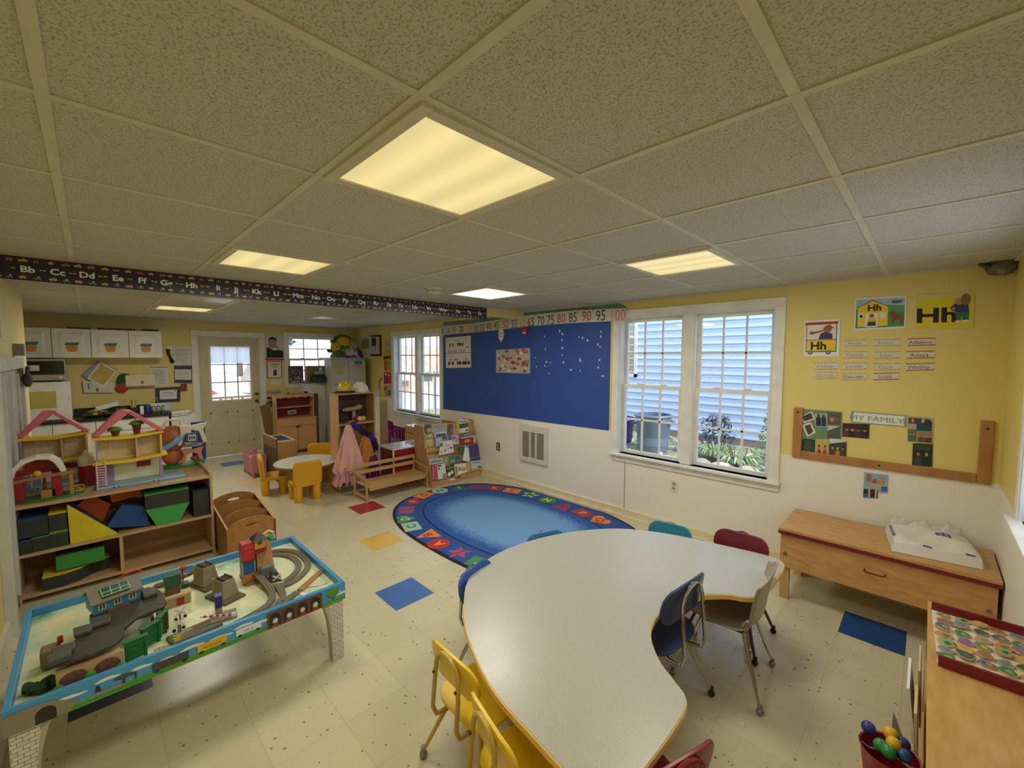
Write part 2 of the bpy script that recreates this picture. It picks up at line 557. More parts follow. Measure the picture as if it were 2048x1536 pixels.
def sash_window(n, axis, plane, op, units, label_mat=WHITE, depth=.16, nv=2, casing=.075, out_sign=1, sill=True):
    """double-hung sash window built in an opening; children: casing, sill, upper and lower sashes, muntins, glass"""
    x0, x1, z0, z1 = op
    root = bpy.data.objects.new('window_%d' % n, None)
    COL.objects.link(root)
    root['kind'] = 'structure'
    if axis == 'y': root.location = (0, plane, 0)
    else:
        root.location = (plane, 0, 0)
        root.rotation_euler = (0, 0, math.pi / 2)
    if out_sign < 0:   # right wall, facing -X
        root.rotation_euler = (0, 0, -math.pi / 2)
        x0, x1 = -x1, -x0
    mb = MB()
    mb.box(x0 - casing, -.018, z0, x0, 0, z1)
    mb.box(x1, -.018, z0, x1 + casing, 0, z1)
    mb.box(x0 - casing, -.022, z1, x1 + casing, 0, z1 + casing)
    mb.out('casing', WHITE, root, bevel=.003)
    mb = MB()
    t = .012
    mb.box(x0, -.01, z0, x0 + t, depth, z1); mb.box(x1 - t, -.01, z0, x1, depth, z1)
    mb.box(x0 + t, -.01, z1 - t, x1 - t, depth, z1)
    mb.out('jamb', P('d9dcdc', .5), root)
    mb = MB()
    mb.box(x0 - casing - .01, -.05, z0 - .025, x1 + casing + .01, depth, z0)
    mb.box(x0 - casing, -.016, z0 - .085, x1 + casing, 0, z0 - .0255)
    mb.out('window_sill', WHITE, root, bevel=.004)
    n_u = len(units)
    for i, (a, b) in enumerate(units):
        if out_sign < 0: a, b = -b, -a
        if i:
            pa = units[i - 1][1]
            mb = MB(); mb.box(pa, .03, z0, a, .13, z1)
            mb.box(pa + .01, .01, z0, a - .01, .0295, z1)
            mb.out('mullion', WHITE, root, bevel=.003)
        zm = (z0 + z1) / 2 - .0
        for k, (lo, hi, y0) in enumerate(((zm - .015, z1 - t, .095), (z0 + .002, zm + .02, .06))):
            f = .036
            mb = MB()
            mb.box(a, y0, lo, a + f, y0 + .032, hi); mb.box(b - f, y0, lo, b, y0 + .032, hi)
            mb.box(a + f, y0, lo, b - f, y0 + .032, lo + f); mb.box(a + f, y0, hi - f, b - f, y0 + .032, hi)
            if k: 
                for q in (.3, .7): mb.box(a + (b - a) * q - .03, y0 + .004, hi + .001, a + (b - a) * q + .03, y0 + .026, hi + .014)
            sh = mb.out('sash', WHITE, root, bevel=.002)
            mb = MB()
            for v in range(1, nv + 1):
                xx = a + f + (b - a - 2 * f) * v / (nv + 1)
                mb.box(xx - .0085, y0 + .006, lo + f, xx + .0085, y0 + .022, hi - f)
            zz = (lo + hi) / 2
            mb.box(a + f, y0 + .006, zz - .0085, b - f, y0 + .022, zz + .0085)
            mb.out('muntin', WHITE, sh)
            mb = MB()
            mb.box(a + f, y0 + .012, lo + f, b - f, y0 + .015, hi - f)
            mb.out('pane', GLASS(), sh)
    return root
sash_window(1, 'y', YW, BIG, [(-2.35, -1.70), (-1.58, -.93)])
sash_window(2, 'y', YW, FAR, [(-7.08, -6.40), (-6.30, -5.63)])
sash_window(3, 'x', XB, BKW, [(2.67, 3.54)])
w4 = sash_window(4, 'x', XR, (2.0, 3.1, .96, 2.1), [(2.01, 3.09)], out_sign=-1)

# back door
root = bpy.data.objects.new('door_1', None); COL.objects.link(root); root['kind'] = 'structure'
root.location = (XB, 0, 0); root.rotation_euler = (0, 0, math.pi / 2)
DC = P('c9bd9a', .4)
y0, y1, z1 = DOOR[0], DOOR[1], DOOR[3]
mb = MB(); c = .085
mb.box(y0 - c, -.02, 0, y0, 0, z1); mb.box(y1, -.02, 0, y1 + c, 0, z1); mb.box(y0 - c, -.022, z1, y1 + c, 0, z1 + c)
mb.box(y0, -.0, 0, y0 + .012, .14, z1); mb.box(y1 - .012, 0, 0, y1, .14, z1); mb.box(y0 + .012, 0, z1 - .012, y1 - .012, .14, z1)
mb.out('door_casing', P('e0ddd2', .4), root, bevel=.003)
gl = (y0 + .18, y1 - .15, .98, 1.90)
mb = MB()
mb.box(y0 + .012, .05, .01, gl[0], .09, z1 - .012); mb.box(gl[1], .05, .01, y1 - .012, .09, z1 - .012)
mb.box(gl[0], .05, .01, gl[1], .09, gl[2]); mb.box(gl[0], .05, gl[3], gl[1], .09, z1 - .012)
slab = mb.out('door_slab', DC, root)
mb = MB()
for a, b in ((y0 + .14, y0 + .40), (y0 + .53, y0 + .79)):
    for q in ((a, .22, b, .245), (a, .75, b, .775), (a, .22, a + .02, .775), (b - .02, .22, b, .775)):
        mb.box(q[0], .044, q[1], q[2], .05, q[3])
mb.out('door_panel', DC, slab, bevel=.002)
mb = MB()
f = .03
mb.box(gl[0] - f, .04, gl[2] - f, gl[1] + f, .05, gl[2]); mb.box(gl[0] - f, .04, gl[3], gl[1] + f, .05, gl[3] + f)
mb.box(gl[0] - f, .04, gl[2], gl[0], .05, gl[3]); mb.box(gl[1], .04, gl[2], gl[1] + f, .05, gl[3])
for k in (1, 2):
    a = gl[0] + (gl[1] - gl[0]) * k / 3; mb.box(a - .009, .055, gl[2], a + .009, .07, gl[3])
    a = gl[2] + (gl[3] - gl[2]) * k / 3; mb.box(gl[0], .055, a - .009, gl[1], .07, a + .009)
mb.out('glazing_frame', P('d9d2bc', .4), slab)
mb = MB(); mb.box(gl[0], .066, gl[2], gl[1], .07, gl[3]); mb.out('pane', GLASS(), slab)
def shade_mat():
    m = bpy.data.materials.new('shade_cloth'); m.use_nodes = True
    t = m.node_tree; b = t.nodes['Principled BSDF']
    b.inputs['Base Color'].default_value = lin('f2f4f8'); b.inputs['Roughness'].default_value = .8
    tl = t.nodes.new('ShaderNodeBsdfTranslucent'); tl.inputs[0].default_value = lin('f2f4f8')
    mx = t.nodes.new('ShaderNodeMixShader'); mx.inputs[0].default_value = .8
    t.links.new(b.outputs[0], mx.inputs[1]); t.links.new(tl.outputs[0], mx.inputs[2])
    t.links.new(mx.outputs[0], t.nodes['Material Output'].inputs[0])
    return m
SHADE = shade_mat()
mb = MB()
mb.grid(lambda u, v: (gl[0] - .01 + u * (gl[1] - gl[0] + .02), .035 + .006 * math.sin(u * 40), 1.62 + v * .30), 60, 2)
mb.out('window_shade', SHADE, slab)
mb = MB()
for zz, r_ in ((1.06, .03), (.93, .034)):
    mb.cyl((y1 - .065, .05, zz), (y1 - .065, .035, zz), r_ * .9)
    mb.sph((y1 - .065, .015, zz), (r_ * .8, r_ * .7, r_ * .8))
mb.out('door_handle', P('6b6055', .3, .8), slab)
mb = MB(); mb.box(y1 - .19, .046, .965, y1 - .12, .05, .985); mb.out('door_label', P('e6e2d6'), slab)

mb = MB()
mb.grid(lambda u, v: (-3.085 + u * 1.07, .045, .97 + v * 1.12), 2, 2)
mb.out('window_shade', SHADE, w4)  # added closed shade, out of view: stops direct sun, spreads soft daylight inside

# ---------------------------------------------------------------- ceiling lights
def diffuser_mat(h, s, key):
    m, t, b = newmat(key)
    c = t.nodes.new('ShaderNodeTexCoord')
    sp = t.nodes.new('ShaderNodeSeparateXYZ')
    t.links.new(c.outputs['Object'], sp.inputs[0])
    def w(out, k, ph=0.0):
        a = t.nodes.new('ShaderNodeMath'); a.operation = 'MULTIPLY_ADD'; a.inputs[1].default_value = k; a.inputs[2].default_value = ph
        t.links.new(out, a.inputs[0])
        d = t.nodes.new('ShaderNodeMath'); d.operation = 'COSINE'
        t.links.new(a.outputs[0], d.inputs[0])
        return d.outputs[0]
    # three tubes behind a prismatic lens, running along x
    tb = w(sp.outputs['Y'], 2 * math.pi / 0.155)
    px = w(sp.outputs['X'], 2 * math.pi / 0.0085); py = w(sp.outputs['Y'], 2 * math.pi / 0.0085)
    pm = t.nodes.new('ShaderNodeMath'); pm.operation = 'MULTIPLY'
    t.links.new(px, pm.inputs[0]); t.links.new(py, pm.inputs[1])
    ma = t.nodes.new('ShaderNodeMath'); ma.operation = 'MULTIPLY_ADD'; ma.inputs[1].default_value = 0.10; ma.inputs[2].default_value = 0.86
    t.links.new(tb, ma.inputs[0])
    mc = t.nodes.new('ShaderNodeMath'); mc.operation = 'MULTIPLY_ADD'; mc.inputs[1].default_value = 0.045
    t.links.new(pm.outputs[0], mc.inputs[0]); t.links.new(ma.outputs[0], mc.inputs[2])
    ms = t.nodes.new('ShaderNodeMath'); ms.operation = 'MULTIPLY'; ms.inputs[1].default_value = s
    t.links.new(mc.outputs[0], ms.inputs[0])
    b.inputs['Base Color'].default_value = (.5, .5, .45, 1)
    b.inputs['Emission Color'].default_value = lin(h)
    t.links.new(ms.outputs[0], b.inputs['Emission Strength'])
    bump(t, b, pm.outputs[0], .3, .001)
    return m
DIFF = diffuser_mat('ffe79c', 0.92, 'diffuser_warm')
DIFFB = diffuser_mat('fffbe6', 1.5, 'diffuser_bright')
def ceiling_light(i, j, label, mat, col, power, on=True):
    x0, y0 = GX + GM * i, GY + GM * j
    cx, cy = x0 + GM / 2, y0 + GM / 2
    t = T('ceiling_light', label, 'ceiling light', (cx, cy, CE - .02), 0, 'square ceiling light panels')
    h = GM / 2 - .012; f = .035
    mb = MB()
    for q in ((-h, -h, h, -h + f), (-h, h - f, h, h), (-h, -h + f, -h + f, h - f), (h - f, -h + f, h, h - f)):
        mb.box(q[0], q[1], .006, q[2], q[3], .019)
    mb.out('frame', P('cdc8b3', .5), t, bevel=.002)
    mb = MB(); mb.box(-h + f, -h + f, .012, h - f, h - f, .016)
    mb.out('diffuser', mat, t)
    if power:
        l = bpy.data.lights.new('lamp', 'AREA'); l.shape = 'SQUARE'; l.size = .5; l.energy = power; l.color = col
        lo = bpy.data.objects.new('lamp', l); COL.objects.link(lo); lo.parent = t; lo.location = (0, 0, -.01)
    return t
WARM = (1.0, .955, .79)
ceiling_light(-1, 0, 'large yellow glowing ceiling panel nearest the camera', DIFF, WARM, LAMP_W)
ceiling_light(-4, 0, 'yellow glowing ceiling panel in front of the alphabet strip on the left', DIFF, WARM, LAMP_W)
ceiling_light(-1, 3, 'yellow glowing ceiling panel in front of the big window', DIFF, WARM, LAMP_W)
ceiling_light(-4, 3, 'brightest white glowing ceiling panel beside the smoke detector', DIFFB, (1, .96, .86), LAMP_W * 1.4)
ceiling_light(-10, 0, 'dim yellow ceiling panel behind the alphabet strip above the kitchen corner', DIFF, WARM, LAMP_W * 1.9)
OFFM = P('c9c6b4', .3)
ceiling_light(-10, 3, 'unlit white ceiling panel near the tall grey cabinet', OFFM, WARM, 0)
ceiling_light(-8, 0, 'unlit ceiling panel just behind the alphabet strip under letters H to L', OFFM, WARM, 0)
ceiling_light(-8, 3, 'unlit ceiling panel just behind the alphabet strip under letters T to V', OFFM, WARM, 0)

# ---------------------------------------------------------------- outdoors
def ground_mat(key, a, b_, sc):
    m, t, b = newmat(key)
    t.links.new(ramp(t, noise(t, sc, 6), lin(a), lin(b_), .35, .65), b.inputs['Base Color'])
    b.inputs['Roughness'].default_value = .95
    return m
mb = MB(); mb.box(-9.5, YW + .16, .2, 3.5, 7.4, .30)
tag(mb.out('trim_4', ground_mat('lawn', '7c8a50', 'a3a878', 9)), kind='structure')
mb = MB(); mb.box(-60, -30, -.2, XB - .18, 60, -.06)
tag(mb.out('trim_5', ground_mat('yard', 'd6ccb0', 'e8e0cc', 1.5)), kind='structure')
mb = MB()
for k in range(26):   # lapped siding boards
    z = .42 + k * .128
    mb.prism([(7.40, z), (7.366, z), (7.392, z + .128), (7.40, z + .128)], -4.45, 3.5, 'x', 0)
mb.box(-4.45, 7.40, .3, 3.5, 7.6, 3.9)
mb.box(-4.55, 7.37, .3, -4.42, 7.6, 3.9)
hs = T('neighbour_house', 'pale blue-white house wall of lapped siding seen through the big window', 'house', (-1, 7.4, .3))
mb.out('siding', P('cddaf4', .7, var=.03), hs, w=True)
mb = MB(); mb.box(-4.45, 7.372, .28, 3.5, 7.4, .42); mb.out('foundation', P('9a8478', .9), hs, w=True)
mb = MB()
for q in ((-4.40, 1.35, -4.34, 2.9), (-4.02, 1.35, -3.96, 2.9), (-4.40, 1.35, -3.96, 1.41), (-4.34, 2.1, -4.02, 2.14)): mb.box(q[0], 7.35, q[1], q[2], 7.38, q[3])
wf = mb.out('window_frame', WHITE, hs, w=True)
mb = MB(); mb.box(-4.34, 7.37, 1.41, -4.02, 7.376, 2.9); o_ = mb.out('pane', P('b9a884', .1), wf)
o_.location = Vector((0, 0, 0)) - Vector(hs.location)

def can(label, x, y, z, r, h, col):
    t = T('garbage_can', label, 'garbage can', (x, y, z), 0)
    mb = MB()
    mb.lathe([(r * .80, 0), (r * .84, .02), (r, h * .86), (r * 1.02, h * .87), (r * 1.02, h), (r * .95, h), (r * .9, h * .2), (0.01, h * .2)], seg=28)
    mb.out('body', P(col, .5, bmp=.1), t)
    mb = MB(); mb.tube([(r * 1.05 * math.cos(a * math.pi / 14), r * 1.05 * math.sin(a * math.pi / 14), h * .97) for a in range(28)], .02, 6, closed=True)
    mb.out('rim', P(col, .45), t)
    mb = MB()
    for sg in (-1, 1): mb.tube([(sg * r, -.07, h * .85), (sg * (r + .06), -.05, h * .83), (sg * (r + .06), .05, h * .83), (sg * r, .07, h * .85)], .014, 6)
    mb.out('handle', P(col, .45), t)
can('large grey plastic garbage can outside the big window', -2.94, 6.0, .30, .255, .57, '66758c')
can('dark blue garbage can partly hidden behind the window frame outside', -3.66, 6.25, .30, .24, .42, '3c4a86')

def bush(name, label, c, n, r, h, cols, leaf=.05, up_=.5, grassy=False):
    t = T(name, label, 'plant', (c[0], c[1], c[2]))
    mb = MB(); sb = MB()
    for k in range(n):
        a = random.uniform(0, 2 * math.pi); rr_ = random.uniform(0, 1) ** .5
        if grassy:
            b0 = Vector((math.cos(a) * .06 * r, math.sin(a) * .06 * r, 0))
            d = Vector((math.cos(a), math.sin(a), 0)); L = random.uniform(.6, 1.05)
            p = [b0 + d * (r * L * s_) + Vector((0, 0, h * L * (1.9 * s_ - 1.55 * s_ * s_))) for s_ in (0, .35, .7, 1)]
            sd = Vector((-d.y, d.x, 0)) * leaf * .16
            mb.faces([p[0] - sd, p[0] + sd, p[1] + sd, p[1] - sd, p[2] - sd, p[2] + sd, p[3]], [(0, 1, 2, 3), (3, 2, 5, 4), (4, 5, 6)], random.randrange(len(cols)))
        else:
            z = random.uniform(.05, 1)
            q = Vector((math.cos(a) * r * rr_ * (1 - z * up_), math.sin(a) * r * rr_ * (1 - z * up_), z * h))
            u_ = Vector((random.uniform(-1, 1), random.uniform(-1, 1), random.uniform(-.6, .8))).normalized() * leaf
            v_ = u_.cross(Vector((random.uniform(-1, 1), random.uniform(-1, 1), 1))).normalized() * leaf * .4
            mb.faces([q - u_, q + v_, q + u_, q - v_], [(0, 1, 2, 3)], random.randrange(len(cols)))
    mb.out('foliage', [P(c_, .6) for c_ in cols], t)
    for k in range(7):
        a = random.uniform(0, 6.28)
        sb.tube([(0, 0, 0), (math.cos(a) * r * .3, math.sin(a) * r * .3, h * .5), (math.cos(a) * r * .4, math.sin(a) * r * .4, h * .95)], .006, 4)
    sb.out('stem', P('5b4a34', .8), t)
bush('ornamental_grass', 'arching striped ornamental grass clump beside the rocks outside', (-2.05, 6.05, .32), 420, .30, .30, ['8fa26a', 'b3bd8c', '6f8a52'], .09, grassy=True)
bush('ornamental_grass', 'second arching grass clump in front of the green shrub outside', (-1.70, 5.85, .32), 420, .28, .27, ['8fa26a', 'c0c79a', '6f8a52'], .09, grassy=True)
bush('shrub', 'dark purple leafed shrub against the siding outside', (-2.28, 6.75, .3), 300, .34, .55, ['4e5668', '5c6a72', '3f5148'], .045)
bush('shrub', 'tall light green shrub at the right of the big window outside', (-1.40, 6.45, .3), 700, .34, .95, ['5f8a4c', '86a868', '4a7340'], .035, .8)
bush('shrub', 'small red flowered plant beside the grey garbage can', (-2.45, 6.3, .3), 160, .16, .35, ['b2303a', '5d6a4a', '7a3a3a'], .03)
for k in range(7):
    mb = MB(); mb.sph((0, 0, .05), (.13 + .03 * (k % 3), .09, .075), 10, rough=.1)
    tag(mb.out('edging_stone', P(['b9a792', 'a8958a', 'c2b5a4'][k % 3], .9, bmp=.4), None, (-2.35 + k * .27, 5.55 + .03 * (k % 2), .29), k * .4), 'pale rough stone edging the flower bed outside the window', 'stone', 'edging stones of the flower bed')
mb = MB()
for k in range(500):
    c = (random.uniform(-3.9, .3), random.uniform(5.7, 7.3), .3 + random.uniform(0, .02)); r_ = random.uniform(.02, .05)
    mb.sph(c, (r_, r_ * .8, r_ * .6), 5, k % 3)
tag(mb.out('gravel', [P('c4c8ce', .9), P('9aa0a6', .9), P('b3a798', .9)]), 'grey and white gravel filling the flower bed outside', 'gravel', kind='stuff')

# back yard: far houses, fence, play house, trees
def far_house(label, x, y, w, d, h, wallc, roofc, rz=0):
    t = T('house', label, 'house', (x, y, -.06), rz)
    mb = MB(); mb.box(-d / 2, -w / 2, 0, d / 2, w / 2, h); mb.out('wall', P(wallc, .8), t)
    mb = MB(); mb.prism([(-d / 2 - .4, h - .1), (d / 2 + .4, h - .1), (0, h + d * .32)], -w / 2 - .3, w / 2 + .3, 'y'); mb.out('roof', P(roofc, .9, scale=3, var=.2), t)
    mb = MB()
    for q in (-.3, .25): mb.box(d / 2, w * q - .5, h * .35, d / 2 + .04, w * q + .5, h * .8)
    mb.out('window', P('59636e', .2), t)
far_house('brown roofed house across the yard seen through the far window', -24, 17.5, 11, 5, .9, 'c3b49c', 'c0a488')
far_house('brick house with brown roof beyond the back window', -21, 8.4, 6.0, 4.5, .7, 'b98a72', 'cdb7a4')
fb = T('chain_link_fence', 'metal fence with thin posts beyond the far window', 'fence', (-11, 7, -.06))
for k in range(9):
    mb = MB(); mb.cyl((0, -3 + k * 1.2, 0), (0, -3 + k * 1.2, 1.35), .025, 8); mb.out('post', P('8b8f92', .4, .6), fb)
mb = MB()
for zz in (.15, 1.32): mb.tube([(0, -3, zz), (0, 6.6, zz)], .015, 6)
for k in range(96): mb.tube([(0, -3 + k * .1, .1), (0, -3 + k * .1, 1.32)], .003, 3)
mb.out('rail', P('9a9ea0', .4, .6), fb)
def tree(label, x, y, h, r, cols):
    t = T('tree', label, 'tree', (x, y, -.1), 0, 'trees beyond the yard')
    mb = MB(); mb.tube([(0, 0, 0), (.1, 0, h * .4), (0, .1, h * .8)], .2, 8, rs=[.25, .18, .08])
    for k in range(8):
        a = k * .8; mb.tube([(0, 0, h * (.35 + .05 * k)), (math.cos(a) * r * .6, math.sin(a) * r * .6, h * (.6 + .04 * k))], .04, 5)
    mb.out('trunk', P('6b5a48', .9), t)
    mb = MB()
    for k in range(700):
        a = random.uniform(0, 6.28); q = random.uniform(.2, 1); z = random.uniform(.3, 1)
        p = Vector((math.cos(a) * r * q * (1.3 - z), math.sin(a) * r * q * (1.3 - z), h * z))
        u_ = Vector((random.uniform(-1, 1), random.uniform(-1, 1), random.uniform(-1, 1))).normalized() * .3
        v_ = u_.cross(Vector((random.uniform(-1, 1), random.uniform(-1, 1), 1))).normalized() * .2
        mb.faces([p - u_, p + v_, p + u_, p - v_], [(0, 1, 2, 3)], k % len(cols))
    mb.out('foliage', [P(c_, .8) for c_ in cols], t)
for x, y, h, r, lb in ((-34, 2, 11, 4, 'grey green tree behind the house seen through the back window'), (-44, 9.5, 14, 4, 'tree at the right of the house roofs beyond the back window'), (-34, 17.5, 12, 4, 'dark evergreen tree seen through the left pane of the far window'), (-30, 25, 11, 3.5, 'dark evergreen tree seen through the right pane of the far window'), (-36, 10, 9, 2, 'grey green tree between the far houses'), (-24, 0.2, 7, 2.0, 'bare branched tree seen through the back door glass'), (-26, -5, 9, 3, 'tree at the left side of the back door glass')):
    tree(lb, x, y, h, r, ['5e6f62', '77857a', '4a5a50'])
ph = T('play_house', 'plastic play house with blue and red roof seen through the door glass', 'play house', (-14.5, 1.95, -.06))
mb = MB(); mb.box(-.5, -.45, 0, .5, .45, .75); mb.out('wall', P('c9ccd2', .5), ph)
mb = MB(); mb.prism([(-.55, .75), (0, .75), (0, 1.15)], -.55, .55, 'x'); mb.out('roof', P('2f63c0', .5), ph)
mb = MB(); mb.prism([(0, .75), (.55, .75), (0, 1.15)], -.55, .55, 'x'); mb.out('roof', P('c04a55', .5), ph)
dk = T('deck_railing', 'wooden railing outside the back door', 'railing', (-10.6, 1.9, -.06))
mb = MB(); mb.box(-.03, -1.6, .9, .03, 1.6, .94); mb.box(-.03, -1.6, .3, .03, 1.6, .34); mb.out('rail', P('b99474', .8), dk)
for k in range(17):
    mb = MB(); mb.box(-.02, -1.6 + k * .2, 0, .02, -1.56 + k * .2, .9); mb.out('baluster', P('b99474', .8), dk)

# ---------------------------------------------------------------- things on the window wall
PAPER = 'e8e4d6'
# blue paper backing
q = [(-5.524, 2.224), (-2.471, 2.157), (-2.473, 0.927), (-5.545, 0.891)]
art(WW, 'bulletin_board_paper', 'large sheet of plain royal blue paper covering the wall between the windows', 'paper', q, '2b4f9e', th=.004, off=.001, rough=.55)
# painted mural shape over it
hill = [(-5.528, 2.287), (-4.475, 2.277), (-3.926, 2.304), (-3.915, 2.336), (-3.444, 2.326), (-2.745, 2.315), (-2.481, 2.337), (-2.368, 2.305), (-2.289, 2.266), (-2.276, 2.223), (-2.972, 2.234), (-3.615, 2.227), (-4.769, 2.195), (-5.529, 2.19)]
mb = MB(); cxz = (sum(p[0] for p in hill) / len(hill), sum(p[1] for p in hill) / len(hill))
mb.prism([(p[0] - cxz[0], p[1] - cxz[1]) for p in hill], -.003, 0, 'y', 0)
tr_ = [(-3.216, 2.267), (-3.177, 2.301), (-3.123, 2.281), (-3.062, 2.309), (-3.024, 2.279), (-2.98, 2.317), (-2.936, 2.278), (-2.857, 2.29), (-2.801, 2.314), (-2.745, 2.275), (-2.677, 2.287), (-2.609, 2.252), (-2.622, 2.232)]
mb.faces([(p[0] - cxz[0], -.004, p[1] - cxz[1]) for p in tr_], [tuple(range(len(tr_)))], 1)
tag(mb.out('painted_hill', [P('5f8f86', .6), P('5c7a3c', .6)], None, (cxz[0], YW - .001, cxz[1])), 'teal and green painted hill shape above the strip of numbers', 'wall painting')
# counting strip
top = [(-5.604, 2.203), (-5.515, 2.222), (-4.768, 2.225), (-4.181, 2.249), (-3.615, 2.27), (-2.972, 2.275), (-2.271, 2.246)]
bot = [(-5.564, 2.074), (-5.517, 2.079), (-4.769, 2.09), (-4.181, 2.108), (-3.614, 2.13), (-2.97, 2.131), (-2.268, 2.115)]
t = T('number_strip', 'white paper strip of handwritten numbers counting by fives to 100', 'paper strip', (top[0][0] + 1.5, YW - .006, 2.2))
mb = MB()
for k in range(len(top) - 1):
    ya, yb = (YW - .0085, YW - .0085) if k < len(top) - 2 else (YW - .0085, YW - .026)
    p4 = [(bot[k], ya), (bot[k + 1], yb), (top[k + 1], yb), (top[k], ya)]
    mb.faces([(p[0], y_ - e, p[1]) for e in (.002, 0) for p, y_ in p4], [(0, 1, 2, 3), (7, 6, 5, 4), (0, 4, 5, 1), (1, 5, 6, 2), (2, 6, 7, 3), (3, 7, 4, 0)])
mb.out('paper', P('d8d4c4', .6), t, w=True)
numc = [('5', -5.53, 2.141), ('10', -5.394, 2.145), ('15', -5.236, 2.151), ('20', -5.058, 2.153), ('25', -4.851, 2.149), ('30', -4.711, 2.146), ('35', -4.582, 2.15), ('40', -4.432, 2.165), ('45', -4.274, 2.173), ('50', -4.097, 2.175), ('55', -3.929, 2.172), ('60', -3.776, 2.17), ('65', -3.632, 2.181), ('70', -3.468, 2.187), ('75', -3.308, 2.189), ('80', -3.145, 2.196), ('85', -2.971, 2.198), ('90', -2.778, 2.201), ('95', -2.588, 2.193), ('100', -2.378, 2.181)]
ncol = ['3a1c3a', '2f5a38', '93405a', '22304a', 'd9a09a', '1f2a35', '3a4a5a', '8a2f4a', '35684a', 'b04a42', '2f4a4a', 'd29a90', '2a2a30', '2a2a30', '3a3a44', 'c03a52', '3f5a4a', 'b4302e', '1c2436', 'e07a7c']
mb = MB()
for k, (s_, x, z) in enumerate(numc):
    vs, fs = textgeo(s_, .125 + .0022 * k)
    sq = .82
    mb.faces([(x + a * sq, YW - .0115 - .0175 * max(0, (x + a * sq - top[5][0]) / (top[6][0] - top[5][0])), z + b) for a, b in vs], fs, k)
mb.out('number', [P(c, .6) for c in ncol], t, w=True)

art(WW, 'chart_poster', 'white chart poster with rows of dark and pink squares on the blue paper', 'poster',
    [(-5.46, 2.032), (-4.841, 2.05), (-4.833, 1.576), (-5.454, 1.556)], PAPER,
    [('r', 0, .47, 1, .485, '4a4a44'), ('t', 'Name Graph', .5, .88, .05, '6a6a66')] +
    [('r', x, .70, x + .05, .80, '2a2a2a') for x in (.16, .28, .48, .54, .60, .68)] + [('r', x, .62, x + .05, .68, '8a9a9a') for x in (.82, .88)] +
    [('r', x, .50, x + .05, .58, 'd98a94') for x in (.10, .22, .34, .40, .62, .74)] + [('r', x, .22, x + .06, .30, 'd98a94') for x in (.18, .35, .42, .80)] +
    [('r', x, .10, x + .08, .20, '3a2228') for x in (.1, .26, .46, .55, .68, .76, .88)], off=.006)
# balloon cut-out with string
bc = (-4.187, 2.041); b2 = (-4.031, 1.807)
t = T('paper_balloon', 'white paper balloon cut-out with scribbles on the blue paper', 'paper cut-out', (bc[0], YW - .006, bc[1]))
mb = MB()
mb.prism([(.056 * math.cos(a * .4488) * (1 - .12 * (math.sin(a * .4488) < -.5)), .092 * math.sin(a * .4488)) for a in range(14)], -.003, 0, 'y')
mb.prism([(-.012, -.105), (.012, -.105), (0, -.08)], -.003, 0, 'y')
mb.out('balloon', P(PAPER, .6), t)
mb = MB()
vs, fs = textgeo('Happy', .035); mb.faces([(x, -.0045, z + .02) for x, z in vs], fs)
vs, fs = textgeo('School', .035); mb.faces([(x, -.0045, z - .025) for x, z in vs], fs)
mb.out('writing', P('6a604a'), t)
mb = MB(); mb.tube([(0, -.002, -.1), (.03, -.003, -.16), (b2[0] - bc[0], -.003, b2[1] - bc[1])], .002, 4)
mb.out('string', P('3a3a4a'), t)
# foil collage
q = [(-4.288, 1.83), (-3.648, 1.849), (-3.646, 1.521), (-4.288, 1.516)]
sh = []
random.seed(3)
for k in range(46):
    sh.append(('e', random.uniform(.06, .94), random.uniform(.08, .95), random.uniform(.03, .07), random.uniform(.05, .09), random.choice(['b06a4a', '8a4a40', '6f7f86', '9a8f6a', 'c9b9a4', '8a3a38', 'c05a6a', '5f6f5a', 'd8cfc0', 'e2dccd']), 7))
co_ = art(WW, 'foil_collage', 'crinkled silver foil collage of small coloured paper figures on the blue paper', 'collage', q, 'b9b2a2', sh, off=.006, rough=.25)
# foil edge with ragged top
art(WW, 'alarm_pull', 'small red wall alarm box under the number strip', 'alarm', [(-3.764, 2.123), (-3.693, 2.126), (-3.692, 2.03), (-3.763, 2.032)], 'b02a2a', [('r', .05, 0, .95, .25, 'd9b9a4')], th=.03, off=.006)
sc = [(-3.169, 2.044), (-3.127, 2.008), (-3.408, 1.99), (-3.131, 1.937), (-2.888, 1.966), (-2.835, 1.953), (-2.767, 1.923), (-2.589, 2.016), (-2.591, 1.96), (-2.629, 1.874), (-2.6, 1.849), (-3.39, 1.831), (-3.127, 1.843), (-3.126, 1.757), (-3.559, 1.725), (-3.372, 1.675), (-3.306, 1.665), (-3.396, 1.626), (-3.538, 1.611), (-3.108, 1.669), (-2.867, 1.713), (-2.864, 1.692), (-2.606, 1.702), (-2.618, 1.619), (-2.996, 1.585), (-2.861, 1.577), (-3.329, 1.53), (-2.557, 1.527)]
for k, (x, z) in enumerate(sc):
    a = random.uniform(0, 3); r_ = random.uniform(.010, .018)
    mb = MB(); mb.prism([(r_ * math.cos(a + i * 1.26) * (.6 + .4 * (i % 2)), r_ * math.sin(a + i * 1.26)) for i in range(5)], -.003, 0, 'y')
    tag(mb.out('paper_scrap', P('d6dae2', .6), None, (x, YW - .006, z)), 'torn white scrap of paper or tape left stuck on the blue paper', 'paper scrap', 'torn white scraps on the blue paper')

